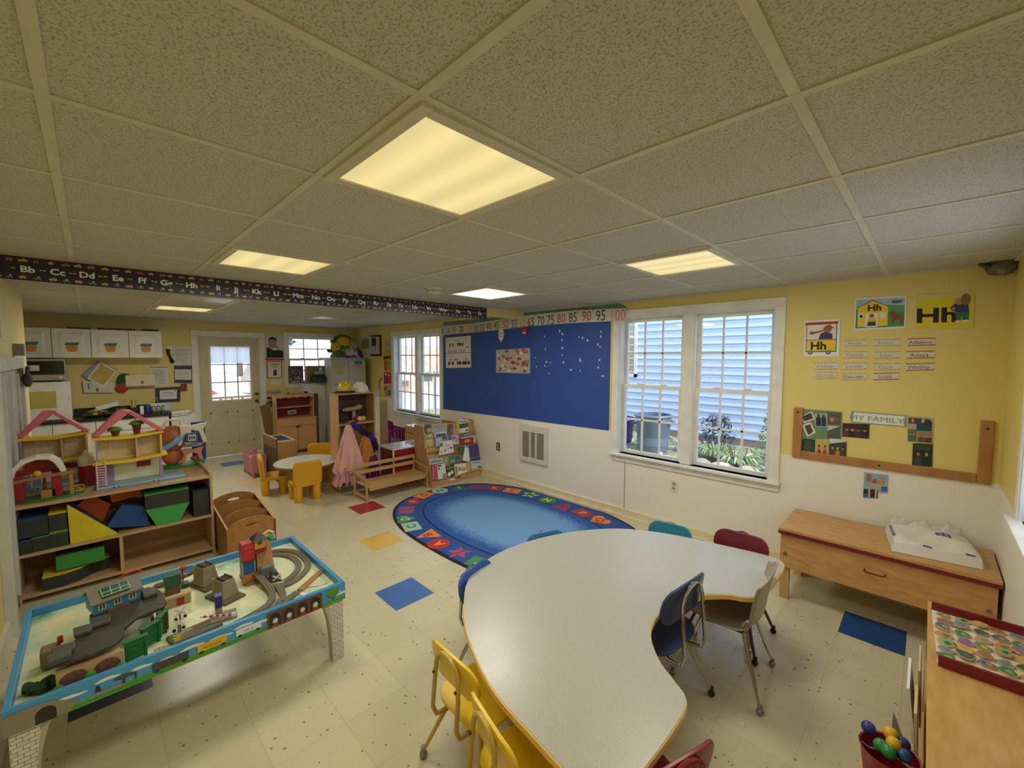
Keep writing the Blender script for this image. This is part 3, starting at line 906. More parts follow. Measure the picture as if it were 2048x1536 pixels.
# floor-level grille
a, b = (-3.813, 0.852), (-3.334, 0.368)
t = T('vent_grille', 'white metal vent grille with three grey louvred panels low on the wall', 'vent', ((a[0] + b[0]) / 2, YW, (a[1] + b[1]) / 2))
w_, h_ = (b[0] - a[0]) / 2, (a[1] - b[1]) / 2
mb = MB()
mb.box(-w_, -.03, -h_, w_, 0, -h_ + .06); mb.box(-w_, -.03, h_ - .09, w_, 0, h_)
for x0, x1 in ((-w_, -w_ + .05), (w_ - .06, w_), (-w_ + .17, -w_ + .195), (w_ - .205, w_ - .18)): mb.box(x0, -.03, -h_ + .06, x1, 0, h_ - .09)
mb.out('frame', P('dcd6c4', .4), t, bevel=.003)
mb = MB()
for k in range(26):
    z = -h_ + .065 + k * (2 * h_ - .16) / 26
    mb.cb((0, -.015, z), (2 * w_ - .1, .018, .003), (.6, 0, 0))
mb.box(-w_ + .04, -.003, -h_ + .05, w_ - .04, -.001, h_ - .08, 1)
mb.out('louvre', [P('a09a88', .5), P('6e695c', .7)], t)

def outlet(label, x, z, axis, plate, face):
    loc, rz = ((x, YW, z), 0) if axis == 'y' else ((XB, x, z), math.pi / 2)
    t = T('wall_outlet', label, 'outlet', loc, rz)
    mb = MB(); mb.box(-.036, -.006, -.058, .036, 0, .058); mb.out('cover_plate', P(plate, .35), t, bevel=.002)
    for s_ in (-1, 1):
        mb = MB(); mb.lathe([(.0, 0), (.016, 0), (.016, .003)], seg=14); 
        for v in mb.b.verts: v.co = Vector((v.co.x, -.006 - v.co.z, v.co.y + s_ * .022))
        mb.box(-.007, -.0095, s_ * .022 - .004, -.005, -.009, s_ * .022 + .006, 1); mb.box(.005, -.0095, s_ * .022 - .004, .007, -.009, s_ * .022 + .006, 1)
        mb.out('socket', [P(face, .4), BLACK], t)
o1, o2 = (-4.254, 0.475), (-1.73, 0.469)
outlet('brown wall outlet to the left of the vent grille', o1[0], o1[1], 'y', '4a3a2c', 'd8d0bc')
outlet('white wall outlet under the big window', o2[0], o2[1], 'y', 'e6dfc9', 'a89f88')

# alphabet teaching posters
def RQ(): pass
bus = [(-0.718, 2.024), (-0.493, 2.026), (-0.488, 1.744), (-0.715, 1.741)]
bf, sk = 'f0ece0', 'a8604a'
art(WW, 'letter_poster', 'bus shaped letter poster with a horn player, lowest of the three', 'poster', bus, bf,
    [('r', .06, .12, .92, .90, '3f6a78'), ('r', .085, .15, .895, .9, 'e9e4d8'), ('r', .03, .87, .95, .94, 'b8302e'), ('r', .085, .15, .895, .45, 'f0cf2e'), ('r', .085, .44, .895, .47, 'c07a40'),
     ('t', 'Hh', .42, .30, .22, '1b1b1b'), ('e', .20, .11, .07, .06, '4f6a78'), ('e', .20, .11, .035, .03, '9aa6a8'), ('e', .70, .11, .07, .06, '4f6a78'), ('e', .70, .11, .035, .03, '9aa6a8'),
     ('p', [(.42, .47), (.80, .47), (.80, .6), (.62, .68), (.50, .64), (.44, .56)], '33406a'), ('e', .66, .74, .12, .09, sk), ('p', [(.58, .82), (.86, .74), (.80, .80), (.72, .86)], 'b0503c'),
     ('p', [(.22, .66), (.55, .72), (.55, .69), (.26, .61)], '9a4a34'), ('e', .22, .65, .05, .045, '9a4a34')], off=.002)
hou = [(-0.414, 2.169), (-0.135, 2.163), (-0.13, 1.94), (-0.41, 1.934)]
art(WW, 'letter_poster', 'letter poster of a yellow house with a horse on grass, middle of the three', 'poster', hou, bf,
    [('r', .03, .06, .97, .95, '4f8f5a'), ('r', .03, .62, .97, .95, '9fc4de'), ('p', [(.03, .5), (.97, .5), (.97, .70), (.68, .74), (.03, .66)], '5aa060'), ('r', .07, .10, .66, .72, 'f2d230'), ('p', [(.04, .70), (.36, .93), (.69, .70), (.66, .68), (.36, .89), (.07, .68)], 'a8452e'), ('p', [(.07, .70), (.36, .89), (.66, .70)], 'f2d230'),
     ('t', 'Hh', .40, .68, .20, '1b1b1b'), ('r', .23, .08, .47, .52, 'ece6d8'), ('r', .09, .34, .19, .52, 'ece6d8'), ('r', .50, .34, .63, .52, 'ece6d8'), ('e', .14, .43, .03, .05, '2a2a2a'),
     ('e', .35, .43, .05, .06, '9a5a44'), ('r', .27, .24, .44, .36, 'e6c83a'), ('p', [(.26, .12), (.44, .12), (.42, .25), (.28, .25)], '2c3a5c'), ('p', [(.70, .50), (.76, .56), (.80, .46), (.92, .40), (.95, .16), (.91, .16), (.88, .28), (.80, .28), (.78, .14), (.74, .14), (.74, .32)], '9a4a34'), ('e', .82, .82, .10, .04, '4a6a5a'), ('r', .72, .85, .93, .865, '4a6a5a')], off=.002)
hch = [(-0.084, 2.16), (0.181, 2.156), (0.187, 1.922), (-0.076, 1.928)]
art(WW, 'letter_poster', 'yellow letter poster with a leaning cartoon child, rightmost of the three', 'poster', hch, 'dccf84',
    [('r', .03, .05, .97, .88, 'e6d31e'), ('t', 'Hh', .36, .40, .42, '1b1b1b', 1.25), ('p', [(.60, .60), (.68, .70), (.90, .72), (.92, .45), (.72, .44), (.62, .52)], '2d3f6c'), ('p', [(.70, .46), (.92, .46), (.92, .24), (.82, .22), (.80, .34), (.78, .22), (.70, .26)], '2f7a4a'),
     ('e', .76, .76, .09, .10, 'c98a70'), ('e', .86, .80, .08, .16, '8f7040'), ('e', .74, .20, .06, .035, 'e8e2d2'), ('e', .87, .21, .06, .035, 'e8e2d2'), ('e', .66, .56, .03, .04, 'c98a70')], off=.002)
names = [('Henry', 0, [(-0.464, 1.864), (-0.33, 1.864), (-0.328, 1.82), (-0.462, 1.819)]), ('Parker', 0, [(-0.297, 1.865), (-0.154, 1.865), (-0.152, 1.819), (-0.295, 1.818)]), ('Adalynn', 1, [(-0.119, 1.868), (0.02, 1.867), (0.022, 1.818), (-0.116, 1.816)]), ('Camilla', 0, [(-0.461, 1.779), (-0.328, 1.781), (-0.326, 1.734), (-0.459, 1.73)]), ('Liam', 0, [(-0.287, 1.776), (-0.152, 1.778), (-0.15, 1.731), (-0.285, 1.727)]), ('Amaya', 1, [(-0.12, 1.778), (0.019, 1.781), (0.022, 1.733), (-0.118, 1.728)]), ('Connor', 0, [(-0.638, 1.693), (-0.493, 1.699), (-0.491, 1.647), (-0.636, 1.64)]), ('Lorelei', 0, [(-0.461, 1.695), (-0.326, 1.7), (-0.324, 1.65), (-0.458, 1.644)]), ('Oscar', 0, [(-0.288, 1.692), (-0.146, 1.697), (-0.144, 1.651), (-0.286, 1.644)]), ('Whitley', 1, [(-0.119, 1.694), (0.019, 1.7), (0.021, 1.652), (-0.116, 1.644)]), ('Dominic', 0, [(-0.635, 1.616), (-0.493, 1.624), (-0.491, 1.579), (-0.634, 1.57)]), ('Dakodah', 2, [(-0.463, 1.614), (-0.325, 1.622), (-0.323, 1.575), (-0.461, 1.566)]), ('Isaiah', 1, [(-0.287, 1.622), (-0.149, 1.63), (-0.147, 1.582), (-0.285, 1.572)])]
for n, k, q in names:
    c = 'a8383a' if k == 1 else 'b9a07c'
    sh = [('t', n, .46, .46, .50, '55504a' if k else '8a857a')]
    if k == 1: sh += [('r', 0, .90, 1, 1, c), ('r', 0, 0, 1, .10, c)]
    else:
        sh += [('r', i / 10, .92, i / 10 + .06, 1, '8a7a66') for i in range(10)] + [('r', i / 10, 0, i / 10 + .06, .07, '8a7a66') for i in range(10)]
    art(WW, 'name_strip', 'white name strip reading %s%s' % (n, ' with red lines' if k == 1 else ''), 'name strip', q, 'ded5bd', sh, 'handwritten name strips', th=.0015, off=.0015)

# family board: wooden frame with open top
A_ = [(-0.769, 1.331), (-0.722, 1.333), (-0.711, 0.955), (-0.76, 0.914)]
B_ = [(0.263, 1.343), (0.303, 1.347), (0.309, 0.941), (0.268, 0.978)]
xa0, xa1, xb0, xb1 = A_[3][0], A_[1][0], B_[0][0], B_[2][0]
zb = (A_[3][1] + B_[2][1]) / 2; zt = (A_[0][1] + B_[0][1]) / 2; zi = zb + .062
t = T('photo_board', 'brown wooden three-sided frame holding family photographs', 'board', ((xa0 + xb1) / 2, YW, zb))
for n_, x0, x1, z0_, z1_ in (('stile', xa0, xa0 + .062, zb, zt), ('stile', xb1 - .062, xb1, zb, zt), ('bottom_rail', xa0 + .062, xb1 - .062, zb, zi)):
    mb = MB(); mb.box(x0, YW - .02, z0_, x1, YW - .001, z1_)
    mb.out(n_, WOOD('a5713f', 'ba8650', (6, 6, 2)), t, w=True, bevel=.006)
mb = MB()
for x, z in ((xa0 + .03, zt - .04), (xb1 - .03, zt - .05), ((xa0 + xb1) / 2, zb + .03)): mb.cyl((x, YW - .021, z), (x, YW - .019, z), .008, 10)
mb.out('screw', BLACK, t, w=True)
random.seed(11)
def people(n, cols):
    s_ = []
    for k in range(n):
        u = (k + .7) / (n + .4)
        s_ += [('p', [(u - .17, .02), (u + .17, .02), (u + .10, .42), (u - .10, .42)], cols[k % len(cols)]), ('e', u, .55, .075, .11, ['b98068', 'c9967c', '9a6a54'][k % 3], 10), ('p', [(u - .08, .58), (u + .08, .58), (u + .05, .70), (u - .05, .70)], ['3a2a22', '54402e', '241c18'][k % 3])]
    return s_
ph = [[(-0.722, 1.324), (-0.454, 1.324), (-0.45, 1.113), (-0.714, 1.086)], [(-0.704, 1.084), (-0.612, 1.092), (-0.611, 0.965), (-0.701, 0.963)], [(-0.611, 1.086), (-0.524, 1.094), (-0.521, 0.969), (-0.609, 0.963)], [(-0.522, 1.113), (-0.418, 1.115), (-0.414, 0.967), (-0.52, 0.961)], [(-0.446, 1.24), (-0.292, 1.248), (-0.291, 1.142), (-0.445, 1.137)], [(-0.091, 1.328), (0.036, 1.329), (0.037, 1.156), (-0.086, 1.152)], [(-0.057, 1.143), (0.04, 1.151), (0.044, 0.996), (-0.055, 0.991)]]
FM = 'family photo on the wall board'
art(WW, 'photo_collage', 'green sheet with five small tilted family photos, top left of the board', 'photo', ph[0], '6d8f68',
    [('p', [(.02, .75), (.30, .95), (.37, .68), (.10, .52)], 'e0ddd2'), ('p', [(.05, .74), (.28, .90), (.33, .70), (.12, .58)], '4a3f44'), ('p', [(.36, .88), (.66, .90), (.66, .42), (.38, .44)], 'b9b2a4'), ('r', .40, .45, .52, .75, '22304a'), ('r', .53, .45, .64, .75, '22304a'), ('e', .46, .80, .04, .07, '5a3f30'), ('e', .58, .79, .04, .07, '5a3f30'), ('p', [(.05, .45), (.27, .58), (.40, .22), (.20, .05)], 'd8d4c8'), ('p', [(.12, .42), (.26, .50), (.34, .25), (.22, .12)], '5c4038'),
     ('r', .68, .52, .97, .96, '5c5a50'), ('r', .68, .04, .97, .48, '4f5a48'), ('p', [(.68, .48), (.97, .48), (.68, .30)], 'c9c6b8'), ('e', .78, .7, .05, .09, 'b98a70'), ('e', .88, .72, .05, .09, '8a5a48')], off=.002)
art(WW, 'photo', 'dark green chalkboard style photo below the green collage', 'photo', ph[1], '2c3d33', [('r', .2 + .05 * (k % 3), .15 + k * .1, .8 - .06 * (k % 2), .17 + k * .1, '7f8f84') for k in range(8)], off=.002)
art(WW, 'photo', 'photo of two people in red clothes, bottom row of the board', 'photo', ph[2], 'c2b060', people(2, ['a8302e', 'b83a34']), off=.002)
art(WW, 'photo', 'photo of a family by dark trees, third in the bottom row', 'photo', ph[3], '3c4a34', [('p', [(0, 1), (0, .72), (1, .9), (1, 1)], 'cfd6da'), ] + people(3, ['6a2f3a', 'c07a34', '5a3a30']), off=.002)
art(WW, 'photo', 'photo of four smiling faces under the family banner', 'photo', ph[4], '3a2420', people(4, ['5a2a34', '2a2226', '3a2f3a', '24242c']), off=.002)
art(WW, 'photo_collage', 'collage of dark family pictures at the right of the banner', 'photo', ph[5], 'b7ad88', [('r', .03, .72, .55, .95, '5a3a44'), ('r', .35, .46, .95, .78, '1f4a5c'), ('e', .75, .8, .2, .14, '2a3444'), ('r', .02, .3, .38, .5, '6a7060'), ('r', .42, .26, .97, .44, 'a07a60'), ('r', .42, .02, .68, .22, '6f4a34'), ('r', .70, .02, .97, .22, '5a4030'), ('r', .03, .02, .36, .27, '4f5f5c'), ('e', .2, .85, .06, .07, 'c99a80'), ('e', .6, .85, .06, .07, 'd8b49a')], off=.002)
art(WW, 'photo', 'dark outdoor photo of two children, lowest on the right of the board', 'photo', ph[6], '24301f', people(2, ['3a4450', '22282e']) + [('r', .1, .7, .9, .95, '35472a')], off=.002)
q = [(-0.4, 1.335), (-0.098, 1.333), (-0.098, 1.252), (-0.398, 1.25)]
art(WW, 'banner', 'paper banner reading MY FAMILY above the photographs', 'banner', q, '7fa49a', [('p', [(.04, .10), (.97, .06), (.95, .5), (.98, .90), (.05, .92)], 'e9e6da'), ('t', 'MY FAMILY', .47, .47, .46, '6f9a84', 1.15)], off=.002)
q = [(-0.306, 0.889), (-0.174, 0.895), (-0.174, 0.723), (-0.304, 0.7)]
mb, mats, c = art_mesh(q, '8a9aa8', [])
mb.b.free(); mb = MB()
qq = [(p[0] - c[0], p[1] - c[1]) for p in q]
def bq(u, v): return bil(qq, u, v)
mb.prism([bq(0, 0), bq(.62, 0), bq(.62, .22), bq(1, .22), bq(1, 1), bq(0, 1)], -.003, 0, 'y', 0)
for k, (pts, m_) in enumerate([([(0, 0), (.62, 0), (.62, .35), (0, .35)], 1), ([(.18, .5), (.85, .42), (.95, .55), (.3, .62)], 2), ([(.22, 0), (.30, 0), (.28, .5), (.2, .5)], 2), ([(.48, 0), (.56, 0), (.6, .45), (.5, .45)], 2), ([(.1, .66), (.3, .66), (.3, .95), (.1, .95)], 3), ([(.62, .6), (.85, .6), (.82, .9), (.64, .9)], 4), ([(.75, .3), (1, .3), (1, .5), (.75, .5)], 5), ([(0, 0), (.2, 0), (.2, .16), (0, .16)], 5), ([(.35, .62), (.55, .6), (.52, .78), (.38, .78)], 6)]):
    mb.faces([(bq(*p_)[0], -.0035 - k * .0004, bq(*p_)[1]) for p_ in pts], [tuple(range(len(pts)))], m_)
tag(mb.out('photo', [P('8fb0c4'), P('2a3038'), P('c9ae86'), P('a86a5a'), P('b99a5c'), P('2f6aa8'), P('b05a50')], None, (c[0], YW - .002, c[1])), 'photo of children at a classroom table with one corner cut out', 'photo')

# dark cobwebbed dome in the ceiling corner
dm = (0.286, 2.292)
t = T('wall_camera', 'small grey dusty camera or detector in the corner under the ceiling', 'camera', (dm[0], YW, dm[1]))
mb = MB(); mb.sph((0, -.06, 0), (.075, .06, .055), 12, rough=.12); mb.out('body', P('6f6c5c', .7, var=.4, scale=30), t)
mb = MB(); mb.box(-.03, -.05, .02, .09, 0, .05); mb.tube([(-.06, -.09, .0), (-.10, -.10, .02)], .012, 6, rs=[.018, .008]); mb.out('bracket', P('4f4d42', .7), t)
mb = MB(); mb.sph((.0, -.1, -.03), (.03, .03, .025), 8); mb.out('lens', P('8a8c86', .3), t)
# smoke detector
c = (-3.036, 2.105)
t = T('smoke_detector', 'round white smoke detector on the ceiling', 'smoke detector', (c[0], c[1], CE))
mb = MB(); mb.lathe([(.005, -.045), (.045, -.043), (.062, -.03), (.066, -.012), (.07, 0)], seg=24); mb.out('cover', P('cfcab8', .4), t)
mb = MB()
for k in range(16):
    a = k * math.pi / 8; mb.cb((.062 * math.cos(a), .062 * math.sin(a), -.024), (.006, .012, .008), (0, 0, a))
mb.out('vent_slot', P('7a7668'), t)

# ---------------------------------------------------------------- alphabet strip on the beam
y0, y1, z0, z1 = -0.5860000000000001, 3.35, 2.178, 2.319 - .006
t = T('alphabet_strip', 'dark purple alphabet strip with white letters and tiny vehicles on the beam', 'alphabet strip', (-3.752, (y0 + y1) / 2, z0))
mb = MB(); mb.box(-3.7595, y0, z0, -3.756, y1, z1); mb.out('paper', P('33203f', .5), t, w=True)
mb = MB(); mb.box(-3.7555, y0, z0 + .036, -3.7548, y1, z1 - .034); mb.out('road', P('262026', .5), t, w=True)
lets = [('a', -0.339, 2.258), ('Bb', -0.231, 2.262), ('Cc', -0.112, 2.262), ('Dd', 0.013, 2.265), ('Ee', 0.154, 2.264), ('Ff', 0.271, 2.264), ('Gg', 0.397, 2.26), ('Hh', 0.537, 2.264), ('Ii', 0.694, 2.265), ('Jj', 0.809, 2.26), ('Kk', 0.944, 2.263), ('Ll', 1.084, 2.268), ('Mm', 1.25, 2.263), ('Nn', 1.392, 2.263), ('Oo', 1.521, 2.26), ('Pp', 1.65, 2.256), ('Qq', 1.8, 2.251), ('Rr', 1.944, 2.254), ('Ss', 2.077, 2.252), ('Tt', 2.204, 2.249), ('Uu', 2.367, 2.246), ('Vv', 2.536, 2.245), ('Ww', 2.716, 2.249), ('Xx', 2.92, 2.244), ('Yy', 3.082, 2.243), ('Zz', 3.238, 2.239)]
mb = MB()
for s_, y, z in lets:
    vs, fs = textgeo(s_ if s_ != 'a' else 'Aa', .05, .03)
    if s_ == 'a': y -= .03
    mb.faces([(-3.754, y + a * 1.12, 2.243 + b) for a, b in vs], fs)
mb.out('letter', P('ece8da', .5), t, w=True)
mb = MB()
for k in range(len(lets) - 1):
    ya, yb = lets[k][1] + .045, lets[k + 1][1] - .045
    L = (yb - ya)
    for q in (.08, .56): mb.box(-3.7545, ya + L * q, 2.241, -3.7538, ya + L * (q + .34), 2.247)
for q in (.05, .085): mb.box(-3.7545, lets[-1][1] + q, 2.241, -3.7538, lets[-1][1] + q + .025, 2.247)
mb.out('road_line', P('d8c040', .5), t, w=True)
mb = MB(); vc = ['c9a040', 'd8a42c', 'a8403a', '4f7fa0', '9aa0a4', '4a7a50', 'b86a3a', 'c93a34', 'd8d0c0', '8a4a7a']
k = 0; y = y0 + .02
while y < y1 - .05:
    for z in (z0 + .012, z1 - .027):
        c = k % 10; w_ = random.uniform(.022, .036); h_ = random.uniform(.008, .013)
        mb.box(-3.7558, y, z, -3.755, y + w_, z + h_, c); mb.box(-3.7558, y + w_ * .45, z + h_, -3.755, y + w_ * .8, z + h_ + .006, (c + 3) % 10)
        for q in (.2, .75): mb.box(-3.7558, y + w_ * q, z - .003, -3.7549, y + w_ * q + .005, z + .001, 4)
        k += 1
    y += random.uniform(.045, .062); k += 3
mb.out('vehicle_print', [P(c, .5) for c in vc], t, w=True)

# ---------------------------------------------------------------- rug
RC, RA, RB = (-3.08, 3.045), 1.43, .955
def sup(a, b, th, n=2.6):
    c, s_ = math.cos(th), math.sin(th)
    return (RC[0] + a * math.copysign(abs(c) ** (2 / n), c), RC[1] + b * math.copysign(abs(s_) ** (2 / n), s_))
t = T('alphabet_rug', 'oval blue carpet with coloured shapes and alphabet letters round its border', 'rug', (RC[0], RC[1], 0))
N = 96
ths = [2 * math.pi * k / N for k in range(N)]
mb = MB(); mb.prism([sup(RA, RB, a) for a in ths], 0.001, .009); mb.out('edge_binding', P('14182c', .8), t, w=True)
mb = MB(); mb.prism([sup(RA - .03, RB - .03, a) for a in ths], .004, .0105); mb.out('border', P('27509a', .9, scale=60, bmp=.3), t, w=True)
mb = MB(); mb.prism([sup(RA - .30, RB - .28, a, 2.4) for a in ths], .005, .0112); mb.out('inner_ring', P('12204a', .9), t, w=True)
m, nt_, b_ = newmat('rug_field')
tc_ = nt_.nodes.new('ShaderNodeTexCoord'); sp_ = nt_.nodes.new('ShaderNodeSeparateXYZ'); nt_.links.new(tc_.outputs['Object'], sp_.inputs[0])
def mth(op, a, v=None, b=None):
    n_ = nt_.nodes.new('ShaderNodeMath'); n_.operation = op
    nt_.links.new(a, n_.inputs[0])
    if b is not None: nt_.links.new(b, n_.inputs[1])
    elif v is not None: n_.inputs[1].default_value = v
    return n_.outputs[0]
ex = mth('POWER', mth('ABSOLUTE', mth('DIVIDE', sp_.outputs['X'], 1.12)), 2.4)
ey = mth('POWER', mth('ABSOLUTE', mth('DIVIDE', sp_.outputs['Y'], .665)), 2.4)
rr_ = mth('ADD', mth('ADD', ex, b=ey), b=mth('MULTIPLY', noise(nt_, 45, 4), .55))
nt_.links.new(ramp(nt_, rr_, lin('6d9cce'), lin('2a58a4'), .62, 1.12), b_.inputs['Base Color'])
b_.inputs['Roughness'].default_value = .95
bump(nt_, b_, noise(nt_, 300, 2), .4, .003)
mb = MB(); mb.prism([sup(RA - .316, RB - .296, a, 2.4) for a in ths], .006, .0118); mb.out('field', m, t, w=True)
lets2 = [('A', -3.141, 2.197), ('B', -3.378, 2.236), ('C', -3.666, 2.236), ('D', -3.886, 2.293), ('E', -4.105, 2.443), ('F', -4.29, 2.649), ('G', -4.401, 2.869), ('H', -4.405, 3.113), ('I', -4.33, 3.363), ('J', -4.173, 3.55), ('K', -3.979, 3.685), ('L', -3.744, 3.775), ('M', -3.474, 3.824), ('N', -3.194, 3.821), ('O', -2.918, 3.788), ('P', -2.649, 3.773), ('Q', -2.402, 3.74)]
zz = (-2.867, 2.222); yy_ = (-2.6, 2.235)
rest = [('Z',) + zz, ('Y',) + yy_]
for k, l in enumerate('XWVUTSR'):
    a = -1.2 + k * .30
    p = sup(RA - .165, RB - .155, a); rest.append((l, p[0], p[1]))
shp = {'A': ('c', 'c03038', 'f0a030'), 'B': ('t', 'e88a30', 'b83038'), 'C': ('s', 'a8c8a8', '3f7f5a'), 'D': ('h', '4f8a5a', 'b8d8b0'), 'E': ('s', '8f5a7a', 'c03038'), 'F': ('d', 'c03038', 'f0a030'), 'G': ('s', 'e88a30', 'c03038'), 'H': ('c', 'a8c8b8', '3f6f5a'), 'I': ('t', '3f7a5a', '8fc090'), 'J': ('s', '7f4a6a', 'b03048'), 'K': ('h', 'b83038', 'f0a030'), 'L': ('s', 'e88030', 'b83038'), 'M': ('*', 'b0d070', '3f7f3a'), 'N': ('c', '4f8a3a', 'c0dc70'), 'O': ('t', 'b03a5a', '8a2f4a'), 'P': ('s', 'b03a4a', 'e8a060'), 'Q': ('h', 'e88030', 'c03038'), 'Z': ('*', '9a5a80', 'b83038'), 'Y': ('s', '4f8a5a', 'b8d8b0')}
for l, x, y in lets2 + rest:
    kd, c1, c2 = shp.get(l, ('c', 'c03038', 'f0a030'))
    ang = math.atan2((y - RC[1]) / RB ** 2, (x - RC[0]) / RA ** 2)
    s_ = .105
    if kd == 'c': pts = [(s_ * math.cos(a * .35), s_ * math.sin(a * .35)) for a in range(18)]
    elif kd == 's': pts = [(-s_ * 1.05, -s_ * .8), (s_ * 1.05, -s_ * .8), (s_ * 1.05, s_ * .8), (-s_ * 1.05, s_ * .8)]
    elif kd == 't': pts = [(-s_ * 1.1, -s_ * .9), (s_ * 1.1, -s_ * .9), (0, s_ * 1.1)]
    elif kd == 'd': pts = [(-s_ * 1.1, 0), (0, -s_), (s_ * 1.1, 0), (0, s_)]
    elif kd == '*': pts = [((s_ * 1.15 if k % 2 == 0 else s_ * .52) * math.sin(k * math.pi / 5), (s_ * 1.15 if k % 2 == 0 else s_ * .52) * math.cos(k * math.pi / 5)) for k in range(10)]
    else: pts = [(s_ * 1.1 * math.sin(a) ** 3, s_ * (.95 * math.cos(a) - .35 * math.cos(2 * a) - .15 * math.cos(3 * a) - .05 * math.cos(4 * a))) for a in [2 * math.pi * k / 24 for k in range(24)]]
    M_ = Matrix.Translation((x, y, 0)) @ Matrix.Rotation(ang - math.pi / 2, 4, 'Z')
    mb = MB(); mb.prism(pts, .0085, .0125, mat=M_)
    vs, fs = textgeo(l, .13, .03)
    mb.faces([M_ @ Vector((a, b, .0132)) for a, b in vs], fs, 1)
    mb.out('letter_patch', [P(c1, .9, bmp=.2), P(c2, .9)], t, w=True)

# ---------------------------------------------------------------- horseshoe table
tp = [(-1.557, 1.232), (-1.722, 1.391), (-1.811, 1.576), (-1.838, 1.79), (-1.80, 2.05), (-1.69, 2.33), (-1.504, 2.58), (-1.24, 2.735), (-.903, 2.822), (-.66, 2.866), (-.565, 2.845), (-.535, 2.728), (-.54, 2.5), (-.556, 2.345), (-.60, 2.28), (-.68, 2.235), (-.77, 2.126), (-.835, 1.97), (-.845, 1.81), (-.805, 1.67), (-.709, 1.553), (-.622, 1.493), (-.56, 1.445), (-.535, 1.36), (-.535, 1.12), (-.555, .98), (-.64, .925), (-.864, .945), (-1.06, .975), (-1.253, 1.045), (-1.42, 1.13)]
def smooth(pts, n=4):
    out_ = []
    L = len(pts)
    for i in range(L):
        p0, p1, p2, p3 = pts[i - 1], pts[i], pts[(i + 1) % L], pts[(i + 2) % L]
        for k in range(n):
            u = k / n
            out_.append(tuple(.5 * (2 * p1[j] + (-p0[j] + p2[j]) * u + (2 * p0[j] - 5 * p1[j] + 4 * p2[j] - p3[j]) * u * u + (-p0[j] + 3 * p1[j] - 3 * p2[j] + p3[j]) * u ** 3) for j in (0, 1)))
    return out_
tps = smooth(tp)
cx, cy = -1.2, 1.9
t = T('activity_table', 'large grey horseshoe activity table with yellow edge band', 'table', (cx, cy, 0))
TZ = .53
def inset(pts, d):
    out_ = []; L = len(pts)
    for i in range(L):
        a, b = Vector(pts[i - 1]), Vector(pts[(i + 1) % L])
        tn = (b - a).normalized(); out_.append((pts[i][0] + tn.y * d, pts[i][1] - tn.x * d))
    return out_
mb = MB(); mb.prism(tps, TZ - .028, TZ - .002)
mb.out('edge_band', P('ecc66a', .35), t, w=True, bevel=.004)
tin = inset(tps, .005)
mb = MB(); mb.prism(tin, TZ - .01, TZ)
m, nt_, b_ = newmat('table_laminate')
nt_.links.new(ramp(nt_, noise(nt_, 260, 3), lin('a8a699'), lin('bdbbb0'), .3, .7), b_.inputs['Base Color'])
nt_.links.new(ramp(nt_, noise(nt_, 5, 3), (.24, .24, .24, 1), (.36, .36, .36, 1)), b_.inputs['Roughness'])
mb.out('tabletop', m, t, w=True)
for x, y in ((-1.55, 1.75), (-.68, 2.66), (-.70, 1.12), (-1.25, 2.45), (-1.2, 1.2)):
    mb = MB(); mb.cyl((x, y, .18), (x, y, TZ - .03), .022, 12)
    lg = mb.out('leg', P('b5a070', .4), t, w=True)
    mb = MB(); mb.cyl((x, y, .03), (x, y, .19), .017, 12); mb.sph((x, y, .018), (.024, .024, .018), 10)
    for v in mb.b.verts: v.co -= Vector((cx, cy, 0))
    mb.out('glide', CHROME, lg)

# ---------------------------------------------------------------- school chairs
def rrect(w_, h_, r_, n=5, cx=0, cy=0):
    pts = []
    for sx_, sy_, a0 in ((1, 1, 0), (-1, 1, 90), (-1, -1, 180), (1, -1, 270)):
        for k in range(n):
            a = R(a0 + 90 * k / (n - 1))
            pts.append((cx + sx_ * (w_ / 2 - r_) + r_ * math.cos(a), cy + sy_ * (h_ / 2 - r_) + r_ * math.sin(a)))
    return pts
def plate(mb, pts, f, th):
    """a curved rounded sheet: f maps (u, v) to 3d; thickness along f's third argument"""
    n = len(pts)
    c = (sum(p[0] for p in pts) / n, sum(p[1] for p in pts) / n)
    rings = []
    for s_ in (1, .8, .55, .28):
        rings.append([(c[0] + (p[0] - c[0]) * s_, c[1] + (p[1] - c[1]) * s_) for p in pts])
    vs = []; fs = []
    for side in (0, 1):
        base = len(vs)
        for rg in rings: vs += [f(p[0], p[1], th * (side - .5)) for p in rg]
        vs.append(f(c[0], c[1], th * (side - .5)))
        for k in range(3):
            for i in range(n):
                a = base + k * n; fs.append((a + i, a + (i + 1) % n, a + n + (i + 1) % n, a + n + i))
        a = base + 3 * n
        fs += [(a + i, a + (i + 1) % n, a + n) for i in range(n)]
    o_ = 4 * n + 1
    fs += [(i, (i + 1) % n, o_ + (i + 1) % n, o_ + i) for i in range(n)]
    mb.faces(vs, fs, 0, True)
    return mb
